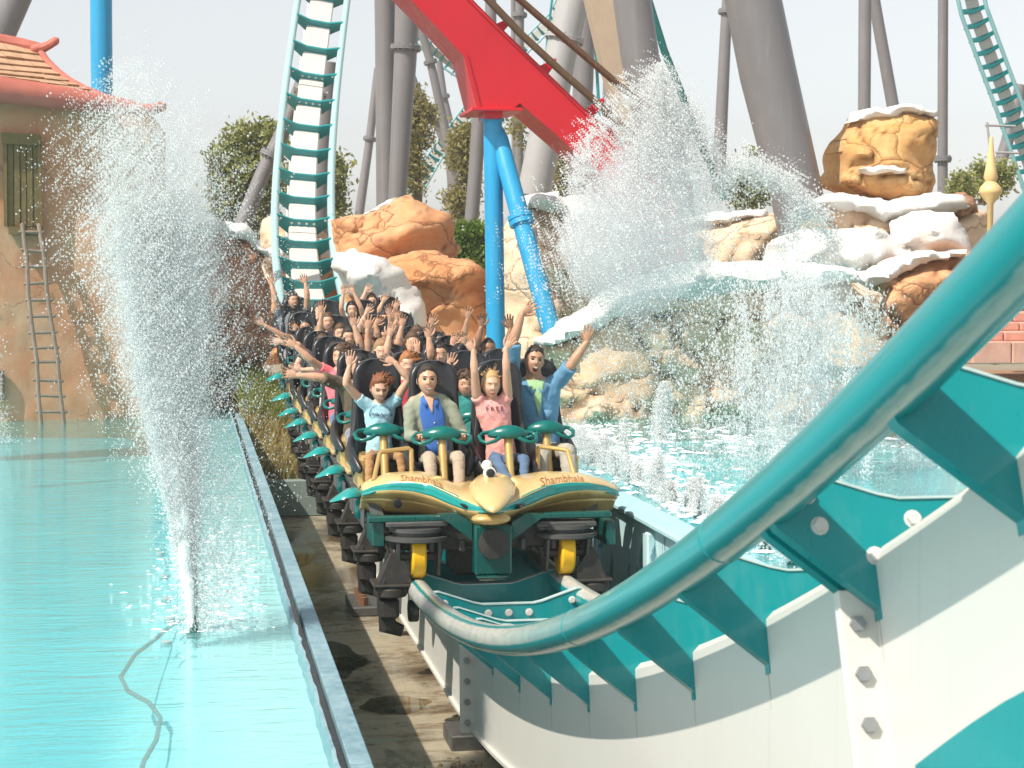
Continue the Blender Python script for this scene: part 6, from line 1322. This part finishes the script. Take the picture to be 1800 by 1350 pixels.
person('brown haired man in the seventh row with an open mouth', 6, 1, (576,566), 'mid', 'brown', 'short', C_navy, .4, (('bar',), ('bar',)), None, face='smile')
person('rider in the seventh row with one hand held up beside the white rock', 6, 2, (650,573), 'fair', 'dark', 'long', C_white, .3, (px((636,568),(644,550),(652,536)), ('bar',)), None, female=True)
person('long haired dark rider at the right end of the seventh row', 6, 3, (676,562), 'mid', 'black', 'long', C_pink2, .3, (('bar',), px((688,560),(694,543),(700,530))), None, female=True, face='laugh')
person('bearded man in a grey tee on the last car, arms raised against the track', 7, 0, (514,528), 'mid', 'dark', 'long', C_grey, .45, (px((484,523),(477,500),(475,482)), px((540,522),(537,499),(532,480))), (P_grey, S_dk, True), face='shout', turn=(25, 0, 0))
person('long haired rider on the last car covering the face with both hands', 7, 1, (562,546), 'fair', 'black', 'long', C_white, .2, (('face',), ('face',)), None, female=True)
person('dark haired rider on the last car with arms arched overhead', 7, 2, (618,545), 'fair', 'black', 'short', C_white, .2, (px((600,540),(603,518),(604,503)), px((634,540),(622,516),(615,502))), None, female=True)
person('red faced rider on the last car at the right end, arms up', 7, 3, (653,531), 'fair', 'brown', 'long', C_white, .25, (px((636,530),(642,514),(648,504)), px((665,548),(672,532),(680,518))), None, female=True, face='shout')
dg_ = bpy.context.evaluated_depsgraph_get(); dg_.update()
_res = [(bpy.data.meshes.new_from_object(o.evaluated_get(dg_)), cb, o) for o, cb in PEND]
for me, cb, o in _res: m_ = o.data; bpy.data.objects.remove(o); bpy.data.meshes.remove(m_)
for me, cb, o in _res: cb(me)

# ---- clothing details of the front row
def chest(P, x, z, gr=1.06, out=.004):
    e, hip, s_, wd, sp, Hc = P; zz = z*s_; return Vector((x, torso_y(zz, x, s_, gr*wd/s_)-out, zz)) + sp(zz)
def chest_text(P, me, x0, z0, mat, name='print', out=.006, k=1.0, arc=None):
    vs = np.zeros(len(me.vertices)*3); me.vertices.foreach_get('co', vs); vs = vs.reshape(-1, 3)
    for i, (x, y_, z) in enumerate(vs): vs[i] = chest(P, x0+x*k, z0+y_*k, out=out - z*1)
    me.vertices.foreach_set('co', vs.reshape(-1)); me.materials.append(mat); me.update(); return link(name, me, P[0])
M_ink = plain('dark_print_ink', (.03,.05,.12), .7); M_ink2 = plain('dark_plum_ink', (.10,.03,.06), .7); M_ink3 = plain('lilac_ink', (.42,.22,.42), .7)
chest_text(girl, text_mesh('FREE', .062, .001, spacing=1.35), 0, .43, M_ink2)
chest_text(boy, text_mesh('Offshore', .060, .001, .35), -.0, .395, M_ink)
arc = 'PERFECT IN SUMMER'
for i, ch_ in enumerate(arc):
    if ch_ == ' ': continue
    a = math.pi*(1-(i+.5)/len(arc)); cx, cz = .085*math.cos(a), .425+.085*math.sin(a); me = text_mesh(ch_, .026, .001); vs = np.zeros(len(me.vertices)*3); me.vertices.foreach_get('co', vs); vs = vs.reshape(-1, 3); t = a-math.pi/2
    for j, (x, y_, z) in enumerate(vs): vs[j] = chest(boy, cx+x*math.cos(t)-y_*math.sin(t), cz+x*math.sin(t)+y_*math.cos(t), out=.006-z)
    me.vertices.foreach_set('co', vs.reshape(-1)); me.materials.append(M_ink); me.update(); link('print', me, boy[0])
mb = MB(); g = np.random.default_rng(3)
for k in range(46):
    a = g.uniform(0, 6.283); r = g.uniform(.8, 1.05); x, z = .085*r*math.cos(a), .445+.085*r*math.sin(a); q = g.uniform(.003, .008)
    if abs(z-.445) < .03 and abs(x) < .07: continue
    p = [chest(girl, x+q*math.cos(b)*(1 if i % 2 else .5), z+q*math.sin(b)*(1 if i % 2 else .5), out=.006) for i, b in enumerate([b_*.785 for b_ in range(8)])]; mb.add(p, [tuple(range(8))])
link('flower_print', mb.mesh('flower_print', M_ink3, angle=180), girl[0])
# woman's blue shirt showing between the cardigan edges, with collar and buttons
def panel(P, pts_l, pts_r, name, mat, out, nu=8):
    mb = MB(); vs = []; n = len(pts_l)
    for (xl, z), (xr, z2) in zip(pts_l, pts_r):
        for k in range(nu+1): vs.append(chest(P, lerp(xl, xr, k/nu), lerp(z, z2, k/nu), out=out+.004*noise.noise(Vector((k*.7, z*18, 1)))))
    mb.add(vs, [(i*(nu+1)+k, (i+1)*(nu+1)+k, (i+1)*(nu+1)+k+1, i*(nu+1)+k+1) for i in range(n-1) for k in range(nu)]); o = link(name, mb.mesh(name, mat, angle=180), P[0]); m = o.modifiers.new('t', 'SOLIDIFY'); m.thickness = .006; return o
ZZ = [.02,.09,.16,.23,.30,.37,.43,.475,.51]
panel(woman, list(zip([-.10,-.105,-.105,-.10,-.105,-.11,-.10,-.085,-.065], ZZ)), list(zip([.10,.105,.105,.10,.105,.11,.10,.085,.065], ZZ)), 'blue_shirt', C_royal, .008, 12)
def collar(P, mat, z0=.515, w_=.085):
    for sg in (-1, 1):
        mb = MB(); a, b, c, d = chest(P, sg*.05, z0+.03, out=-.01), chest(P, sg*w_, z0-.015, out=.016), chest(P, sg*.045, z0-.085, out=.022), chest(P, sg*.012, z0-.04, out=.012)
        mb.add([a, b, c, d], [(0,1,2,3)]); o = link('collar', mb.mesh('collar', mat, angle=180), P[0]); m = o.modifiers.new('t', 'SOLIDIFY'); m.thickness = .008
collar(woman, C_royal); collar(man, C_denim, .51, .11)
def vneck(P, mat, w_, z0, z1, out=.011, name='neckline'):
    zs = [lerp(z0, z1, k/5) for k in range(6)]; return panel(P, [(-w_*(1-(k/5)**.8)-.004, z) for k, z in enumerate(zs)], [(w_*(1-(k/5)**.8)+.004, z) for k, z in enumerate(zs)], name, mat, out, 6)
vneck(woman, SK['mid'], .04, .53, .39, .014, 'neckline'); vneck(man, C_green, .08, .54, .26, .008, 'green_tee')
for P, zs_ in ((woman, (.30,.24,.18,.12)), (man, (.19,.12,.06))):
    for z in zs_: mb = MB(); mb.ball(chest(P, .004, z, out=.016), (.006,.003,.006), 8, 5); link('button', mb.mesh('button', M_teeth), P[0])
mb = MB(); mb.add([chest(man, x, z, out=.010) for x, z in ((.05,.31),(.125,.31),(.125,.23),(.088,.215),(.05,.23))], [(0,1,2,3,4)]); o = link('pocket', mb.mesh('pocket', C_denim), man[0]); m = o.modifiers.new('t', 'SOLIDIFY'); m.thickness = .004
mb = MB(); mb.tube([chest(man, .012, z, out=.012) for z in (.22,.17,.12,.06,.0)], .004, 5); link('placket', mb.mesh('placket', cloth('pale_denim_edge', (.24,.42,.55))), man[0])
# ------------------------------------------------------------------ thrown water
def spray_mat():
    m = bpy.data.materials.new('white_spray'); m.use_nodes = True; nt = m.node_tree; nt.nodes.clear(); o = NN(nt, 'ShaderNodeOutputMaterial')
    d = NN(nt, 'ShaderNodeBsdfDiffuse'); d.inputs[0].default_value = (.97,.98,.98,1); t = NN(nt, 'ShaderNodeBsdfTranslucent'); t.inputs[0].default_value = (.97,.98,.98,1); g = NN(nt, 'ShaderNodeBsdfGlossy'); g.inputs['Roughness'].default_value = .15
    a = NN(nt, 'ShaderNodeMixShader'); a.inputs[0].default_value = .5; nt.links.new(d.outputs[0], a.inputs[1]); nt.links.new(t.outputs[0], a.inputs[2]); b = NN(nt, 'ShaderNodeMixShader'); b.inputs[0].default_value = .12
    nt.links.new(a.outputs[0], b.inputs[1]); nt.links.new(g.outputs[0], b.inputs[2]); tp = NN(nt, 'ShaderNodeBsdfTransparent'); c = NN(nt, 'ShaderNodeMixShader'); c.inputs[0].default_value = .56; nt.links.new(b.outputs[0], c.inputs[1]); nt.links.new(tp.outputs[0], c.inputs[2]); nt.links.new(c.outputs[0], o.inputs[0]); return m
M_spray = spray_mat()
def mist_mat(name, dens):
    m = bpy.data.materials.new(name); m.use_nodes = True; nt = m.node_tree; nt.nodes.clear(); o = NN(nt, 'ShaderNodeOutputMaterial'); v = NN(nt, 'ShaderNodeVolumePrincipled')
    v.inputs['Color'].default_value = (.97,.98,1,1); v.inputs['Density'].default_value = dens; v.inputs['Anisotropy'].default_value = .2; nt.links.new(v.outputs[0], o.inputs['Volume']); return m
TET = np.array([(1,1,1),(1,-1,-1),(-1,1,-1),(-1,-1,1)])/1.25; TF = np.array([(0,1,2),(0,3,1),(0,2,3),(1,3,2)])
OCT = np.array([(1,0,0),(-1,0,0),(0,1,0),(0,-1,0),(0,0,1),(0,0,-1)])*1.15; OF = np.array([(0,2,4),(2,1,4),(1,3,4),(3,0,4),(2,0,5),(1,2,5),(3,1,5),(0,3,5)])
def drops(name, P, r, parent, g, stretch=None):
    """one mesh of many small faceted drops"""
    big = r > np.quantile(r, .88); V = []; Fc = []; n0 = 0; off = np.array(wloc(parent)) if parent else 0
    for sel, B, FF in ((~big, TET, TF), (big, OCT, OF)):
        p = P[sel]; q = r[sel]; n = len(p)
        if n == 0: continue
        # random rotation per drop
        u = g.normal(size=(n, 4)); u /= np.linalg.norm(u, axis=1)[:, None]; w_, x, y, z = u.T
        Rm = np.stack([1-2*(y*y+z*z), 2*(x*y-z*w_), 2*(x*z+y*w_), 2*(x*y+z*w_), 1-2*(x*x+z*z), 2*(y*z-x*w_), 2*(x*z-y*w_), 2*(y*z+x*w_), 1-2*(x*x+y*y)], 1).reshape(n, 3, 3)
        s_ = q[:, None, None]*np.ones((n, 1, 3)); vv = np.einsum('nij,kj->nki', Rm, B)*s_
        if stretch is not None: vv[:, :, 2] *= stretch
        vv = vv*g.uniform(.7, 1.35, (n, 1, 3)) + p[:, None, :] - off; V.append(vv.reshape(-1, 3)); Fc.append((FF[None]+(np.arange(n)*len(B))[:, None, None]+n0).reshape(-1, 3)); n0 += n*len(B)
    V = np.concatenate(V); Fc = np.concatenate(Fc); me = bpy.data.meshes.new(name); me.vertices.add(len(V)); me.vertices.foreach_set('co', V.astype(np.float32).reshape(-1)); nf = len(Fc)
    me.loops.add(nf*3); me.loops.foreach_set('vertex_index', Fc.astype(np.int32).reshape(-1)); me.polygons.add(nf); me.polygons.foreach_set('loop_start', np.arange(0, nf*3, 3, dtype=np.int32)); me.polygons.foreach_set('loop_total', np.full(nf, 3, dtype=np.int32)); me.update(calc_edges=True); me.validate()
    me.materials.append(M_spray); o = link(name, me, parent); o['kind'] = 'stuff'; return o
def clumpy(P, g, frac=.6, s=.05, grow=(1, 1, 1.6)):
    """pull a share of the drops together into strings and clusters"""
    n = len(P); c = P[g.integers(0, n, max(8, n//14))]; k = g.random(n) < frac; i = g.integers(0, len(c), n); ax = g.normal(size=(len(c), 3)); ax /= np.linalg.norm(ax, axis=1)[:, None]
    t = g.normal(0, s*1.5, n); Q = P.copy(); Q[k] = (c[i] + ax[i]*t[:, None]*np.array(grow) + g.normal(0, s*.3, (n, 3)))[k]; return Q
def radii(n, g, a, b, p=2.6): return a + (b-a)*g.random(n)**p
def plume(px_prof, Y, n, g, depth=.7):
    """px_prof: list of (y_px, x_px centre, half width px, weight); drops around a rising jet at depth Y"""
    ys = np.array([q[0] for q in px_prof]); w_ = np.array([q[3] for q in px_prof]); xs = np.array([q[1] for q in px_prof]); hw = np.array([q[2] for q in px_prof])
    u = np.linspace(ys.min(), ys.max(), 400); o = np.argsort(ys); ww = np.interp(u, ys[o], w_[o]); c = np.cumsum(ww); c /= c[-1]; y = np.interp(g.random(n), c, u); x = np.interp(y, ys[o], xs[o]); h = np.interp(y, ys[o], hw[o])
    rr = g.normal(0, .5, n); dd = g.normal(0, .5, n)*h*depth; k = Y/F; out = np.empty((n, 3)); X = x+rr*h
    for i in range(n): p = at(X[i], y[i], Y); out[i] = (p.x, p.y+dd[i]*k, p.z)
    return out
g = np.random.default_rng(11)
def streaks(_, xr, yr, n, m, Y):
    '''strings of falling drops: narrow wavering vertical strands'''
    out = []
    for k in range(n):
        x = g.uniform(*xr); y0 = g.uniform(yr[0], yr[1]-60); L_ = g.uniform(50, 200); w_ = g.uniform(1.5, 6); dy = g.normal(0, .35); ph = g.uniform(0, 6); q = int(m*g.uniform(.4, 1.4)); t = g.random(q)**.8
        xx = x + (t-.5)*g.normal(0, 14) + 4*np.sin(t*7+ph) + g.normal(0, w_, q)*(.5+t); yy = y0 + t*L_ + g.normal(0, 4, q)
        for a, b in zip(xx, yy): p = at(a, b, Y+dy); out.append((p.x, p.y+g.normal(0, .04), p.z))
    return np.array(out)
def nozzle(loc, parent, h=.12): mb = MB(); l = Vector(loc); mb.lathe([(.05, -.06), (.05, -.02), (.022, 0), (.018, h*.6), (.012, h)], l, n=12); return mb.build('nozzle', M_tealdk, parent)
def mist(px_prof, Y, parent, dens, k=1.0, depth=.7, seed=0):
    mb = MB(); n = 22; P = [at(x, y, Y) for y, x, hw, w_ in px_prof]; Rr = [(hw*k*Y/F, hw*k*depth*Y/F) for y, x, hw, w_ in px_prof]
    mb.tube(P, Rr, n, up=(0,1,0), round_=True)
    mb.v = [tuple(Vector(v)+noise.noise_vector(Vector(v)*2.3+Vector((seed,0,0)))*.10*k) for v in mb.v]; o = mb.build('mist', mist_mat('fine_mist', dens), parent, angle=180); o['kind'] = 'stuff'; return o
# the tall jet in the left pool
YJ = 12.35; j0 = at(341, 1140, YJ); j0.z = ZW
fj = empty('fountain_jet', j0, 'tall white fountain jet rising from the left pool in front of the building', 'fountain jet'); nozzle(j0+Vector((0,0,.02)), fj, .09)
core = [(1135,341,2,.6),(1080,337,6,1.4),(1000,328,13,2.6),(900,318,24,3.4),(800,308,42,3.6),(700,298,52,4.2),(600,288,62,4.6),(500,276,72,5),(430,268,80,4.2),(380,266,82,2.6),(340,264,74,1.0)]
P1 = plume(core, YJ, 100000, g, .6); P1 = clumpy(P1, g, .4, .014)
halo = [(1120,350,12,.15),(1000,345,40,.5),(850,330,80,1.2),(700,318,115,2.2),(600,300,135,2.8),(500,285,150,3.4),(400,275,150,4.2),(320,262,140,4.2),(260,250,130,3.6),(210,235,105,2.2),(150,230,70,.8),(105,230,45,.3)]
P2 = plume(halo, YJ, 42000, g, .8); P2 = clumpy(P2, g, .5, .06)
low = [(1130,365,30,.6),(1080,372,45,1.2),(1000,385,60,1.6),(900,385,70,1.4),(800,380,75,1)]; P3 = clumpy(plume(low, YJ, 5000, g, .8), g, .6, .07)
_d = drops('droplets', np.concatenate([P1, P2, P3]), np.concatenate([radii(len(P1), g, .0022, .0068), radii(len(P2), g, .0020, .0062), radii(len(P3), g, .0022, .006)]), fj, g, 1.25)
mb = MB(); cp = [(1141,341,1.5),(1120,340,3.6),(1085,337,6),(1040,332,9),(990,326,11.5),(940,321,12),(890,317,11.5),(840,312,12),(790,307,12),(740,303,11),(690,298,9),(640,294,5),(600,291,1.5)]
mb.tube([at(x, y, YJ) for y, x, r_ in cp], [r_*YJ/F for y, x, r_ in cp], 16, up=(0,1,0)); vv = MB(); P_ = mb
nb = bmesh.new(); me_ = P_.mesh('water_column', M_foam, wloc(fj)); nb.from_mesh(me_); bmesh.ops.subdivide_edges(nb, edges=nb.edges, cuts=3, use_grid_fill=True)
for v_ in nb.verts:
    q_ = v_.co; k_ = smooth01((q_.z-.1)/1.2); v_.co = q_ + v_.normal*(.045*noise.noise(Vector((q_.x*16, q_.y*16, q_.z*7)))+.03*noise.noise(q_*40))*(.2+.8*k_)
nb.to_mesh(me_); nb.free(); me_.shade_smooth(); c_ = link('water_column', me_, fj); c_['kind'] = 'stuff'
mist([(1080,336,4,0),(950,322,12,0),(800,308,22,0),(650,293,32,0),(520,278,36,0),(440,270,22,0),(400,268,4,0)], YJ, fj, 5, 1.0, .7, 1)
mist([(1060,334,9,0),(960,323,20,0),(850,313,36,0),(700,298,52,0),(560,284,66,0),(450,272,66,0),(380,266,40,0),(340,262,8,0)], YJ, fj, 2.2, 1.0, .7, 7)
mist([(820,312,30,0),(650,300,90,0),(480,280,115,0),(340,262,105,0),(240,245,60,0),(190,240,10,0)], YJ, fj, .5, 1.0, .7, 2)
for sh_ in ((.017,.05,.023),):
    c_ = link('droplets', _d.data, fj, sh_); c_['kind'] = 'stuff'
# big burst over the rocks, behind the riders
YB1 = 25.5; bz = at(1150, 760, YB1)
bu = empty('water_burst', (bz.x, bz.y, ZW2), 'huge burst of white spray over the pale rocks below the red beam', 'water splash')
pr = [(760,1150,120,.25),(650,1140,150,.5),(560,1120,170,1.1),(480,1110,160,2.8),(400,1120,150,3.6),(330,1140,130,3.8),(260,1150,95,3.0),(200,1160,60,2.0),(150,1165,38,1.0),(115,1162,22,.5)]
Q1 = clumpy(plume(pr, YB1, 44000, g, .5), g, .5, .10)
arcs = []
for (x0, y0, x1, y1, hgt, n_) in ((1000,330,1120,150,60,1500),(1180,170,1290,330,50,1500),(1260,330,1345,300,60,2000),(1345,300,1430,380,40,2200),(1040,230,1010,400,20,900),(1390,430,1420,350,30,1200),(1420,350,1470,430,25,1000)):
    t = g.random(n_); x = x0+(x1-x0)*t+g.normal(0, 7, n_); y = y0+(y1-y0)*t-hgt*4*t*(1-t)*.6+abs(g.normal(0, 16, n_)); arcs.append(np.array([tuple(at(a, b, YB1+.0)) for a, b in zip(x, y)])+g.normal(0, .08, (n_, 3)))
Q2 = clumpy(np.concatenate(arcs), g, .6, .07)
_d = drops('droplets', np.concatenate([Q1, Q2]), np.concatenate([radii(len(Q1), g, .0045, .016), radii(len(Q2), g, .006, .018)]), bu, g)
mist([(560,1125,30,0),(510,1120,110,0),(450,1118,150,0),(390,1130,140,0),(300,1148,85,0),(220,1158,25,0)], YB1, bu, 1.5, 1.0, .5, 3)
c_ = link('droplets', _d.data, bu, (.04,.3,.05)); c_['kind'] = 'stuff'
# curtain of falling water in the right pool, near the coaster rail
YC_ = 19.5; cz = at(1400, 900, YC_)
wc_ = empty('water_curtain', (cz.x, cz.y, ZW2), 'curtain of falling white water in the right pool behind the near rail', 'water splash')
pr = [(1000,1450,90,1.0),(900,1410,100,1.6),(800,1395,95,2.2),(700,1400,90,3),(600,1415,85,3.2),(520,1430,80,3),(470,1420,90,2),(430,1400,95,1)]
R1 = np.concatenate([clumpy(plume(pr, YC_, 14000, g, .8), g, .6, .07), streaks([(1330,520),(1500,560),(1520,640),(1320,760)], (1290,1530), (440,920), 190, 170, YC_)])
pr2 = [(840,1280,110,1.2),(740,1290,120,2),(640,1300,120,2),(560,1310,120,1.4),(480,1310,110,.9)]; R2 = clumpy(plume(pr2, YC_, 9000, g, .8), g, .55, .07)
pr3 = [(960,1640,70,1.2),(880,1640,75,2),(800,1635,65,2),(720,1640,45,1.2),(670,1655,25,.5)]; R3 = np.concatenate([clumpy(plume(pr3, YC_+1, 7000, g, .8), g, .6, .07), streaks(None, (1575,1700), (700,900), 36, 140, YC_+1)])
pr4 = [(900,1560,60,1),(800,1530,60,1.2),(640,1530,55,1.4),(560,1530,45,1.2),(510,1530,30,.6)]; R4 = clumpy(plume(pr4, YC_+.5, 6000, g, .8), g, .6, .07)
AL = np.concatenate([R1, R2, R3, R4]); drops('droplets', AL, radii(len(AL), g, .003, .0125), wc_, g, 1.6)
mist([(820,1400,60,0),(700,1400,75,0),(600,1415,70,0),(500,1420,75,0)], YC_, wc_, .7, 1.0, .7, 4); mist([(930,1640,50,0),(840,1635,55,0),(760,1640,35,0)], YC_+1, wc_, .7, 1.0, .7, 5)
# the row of small nozzles along the right pool's edge, each with its own low jet
line = [(1015,800),(1040,811),(1062,821),(1084,831),(1106,842),(1126,851),(1146,861),(1166,871),(1186,880),(1206,890),(1228,901),(1262,918),(1300,936),(1345,958),(1395,985),(1450,1012)]
places = ['furthest from the camera, nearly touching the train', 'just past the train nose', 'beside the beige cliff foot', 'with a wide frothy top']
LABJ = ['small white water jet farthest along the nozzle row, beside the last visible rider', 'second small jet from the far end of the nozzle row', 'third small jet from the far end of the nozzle row', 'fourth small jet from the far end of the nozzle row', 'fifth small jet from the far end of the nozzle row', 'sixth small jet from the far end of the nozzle row', 'seventh small jet from the far end of the nozzle row', 'eighth small jet from the far end of the nozzle row', 'ninth small jet from the far end of the nozzle row', 'tenth small jet from the far end of the nozzle row', 'eleventh small jet, just above the cyan wall coping', 'fifth small jet from the near end, behind the rail', 'fourth small jet from the near end, behind the rail', 'third small jet from the near end, behind the rail', 'second small jet from the near end, seen under the rail', 'nearest small jet of the nozzle row, seen under the rail']
HT = [50,30,60,40,110,38,45,75,35,48,62,45,60,90,110,110]
for i, ((px_, py_), h_) in enumerate(zip(line, HT)):
    l = atz(px_, py_, ZW2+.03); e = empty('small_jet', l, LABJ[i], 'water jet', 'row of small jets in the right pool'); nozzle(l, e, .10); Yn = l.y; tw = g.uniform(-12, 12); hw = g.uniform(7, 14)
    pf = [(py_-4, px_, 2.5, .6), (py_-h_*.3, px_+tw*.2, 4, 1), (py_-h_*.6, px_+tw*.6, hw*.7, 1.5), (py_-h_*.85, px_+tw*.8, hw, 2.2), (py_-h_, px_+tw, hw*.8, 1)]
    A_ = plume(pf, Yn, 800, g, .9); pf2 = [(py_+2, px_+tw, hw*2.6, 2.0), (py_-h_*.4, px_+tw*1.3, hw*2.0, .9), (py_-h_*.9, px_+tw*1.2, hw*1.5, .5)]; B_ = clumpy(plume(pf2, Yn, 1000, g, .9), g, .6, .05); A_ = np.concatenate([clumpy(A_, g, .5, .02), B_]); drops('droplets', A_, radii(len(A_), g, .0035, .011), e, g, 1.3)
# taller conical jet against the cliff
l = at(1160, 790, 24); l.z = ZW2; e = empty('cone_jet', l, 'cone shaped white jet standing in front of the snow ridge cliff', 'water jet'); nozzle(l, e)
pf = [(800,1160,22,1.4),(760,1162,20,1.4),(720,1164,17,1.4),(690,1166,13,1.2),(670,1168,8,.7)]; A_ = plume(pf, 24, 7000, g, .9); drops('droplets', A_, radii(len(A_), g, .004, .011), e, g, 1.2)
mist([(795,1160,20,0),(740,1163,18,0),(690,1166,10,0)], 24, e, 1.0, 1, .9, 6)
# froth churned up beside the train and at the left edge
fr = at(1040, 800, 22); e = empty('water_froth', (fr.x, fr.y, ZW2), 'white froth churned up along the pool wall right of the train', 'water froth')
pf = [(900,1180,60,1),(850,1110,70,1.6),(800,1040,60,2),(765,1010,40,1.6),(745,1000,30,.6)]; A_ = clumpy(plume(pf, 21.5, 12000, g, 1.5), g, .6, .09); A_[:, 2] = np.maximum(A_[:, 2], ZW2+.005); drops('droplets', A_, radii(len(A_), g, .004, .013), e, g)
fr = at(10, 780, 27); e = empty('water_froth', (fr.x, fr.y, ZW), 'faint white splash at the left edge of the left pool', 'water froth')
pf = [(780,0,35,2),(760,-5,25,1),(700,-12,18,.8),(600,-16,14,.6),(480,-18,10,.3)]; A_ = clumpy(plume(pf, 26, 2600, g, .8), g, .5, .08); drops('droplets', A_, radii(len(A_), g, .005, .014), e, g)
# loose drops flying between the left jet and the train
e = empty('flying_drops', at(480, 760, 17), 'loose drops of spray flying over the grass left of the train', 'water spray')
A_ = []
for i in range(2600):
    x = g.normal(455, 55); y = g.uniform(430, 900); A_.append(tuple(at(x, y, g.uniform(12, 20))))
drops('droplets', np.array(A_), radii(len(A_), g, .0022, .0065, 3), e, g)
# thin grey tube added to draw a pole's wavy reflection in the left pool, and flat floor nozzles
hp = [(352,1010),(356,1050),(330,1085),(300,1100),(275,1122),(238,1150),(212,1190),(225,1215),(262,1235),(282,1262),(275,1300),(252,1340),(240,1390)]
h = empty('reflection_tube', atz(275, 1200, ZW-.3), 'thin grey wavy tube drawn for the reflection of a pole in the left pool below the jet', 'reflection_tube'); mb = MB(); mb.tube([atz(a, b, ZW-.10 if False else ZW-.12) for a, b in hp], .014, 8); mb.build('tube', plain('grey_reflection', (.20,.22,.20), .6), h)
LF = ['floor fitting nearest the jet in the left pool', 'second floor fitting behind the jet nozzle', 'third floor fitting behind the jet nozzle', 'fourth floor fitting behind the jet nozzle', 'farthest floor fitting in the left pool']
for i, (a, b) in enumerate(((292,1128),(298,1087),(292,1052),(288,1012),(282,972))):
    l = atz(a, b, ZW+.004); f_ = MB(); f_.lathe([(.0,-.03),(.034,-.03),(.038,.003),(.015,.008),(.0,.008)], l, n=16); tag(f_.build('pool_fitting', plain('grey_fitting', (.30,.40,.40), .5)), LF[i], 'pool fitting', 'floor fittings in the left pool')

# ------------------------------------------------------------------ thin summer haze
m = bpy.data.materials.new('haze'); m.use_nodes = True; nt = m.node_tree; nt.nodes.clear(); o = NN(nt, 'ShaderNodeOutputMaterial'); v = NN(nt, 'ShaderNodeVolumePrincipled')
v.inputs['Color'].default_value = (.95,.97,1,1); v.inputs['Density'].default_value = .0006; nt.links.new(v.outputs[0], o.inputs['Volume'])
mb = MB(); mb.box((0, 55, 11.5), (130, 150, 30)); hz = mb.build('haze', m, smooth=False); hz['kind'] = 'stuff'
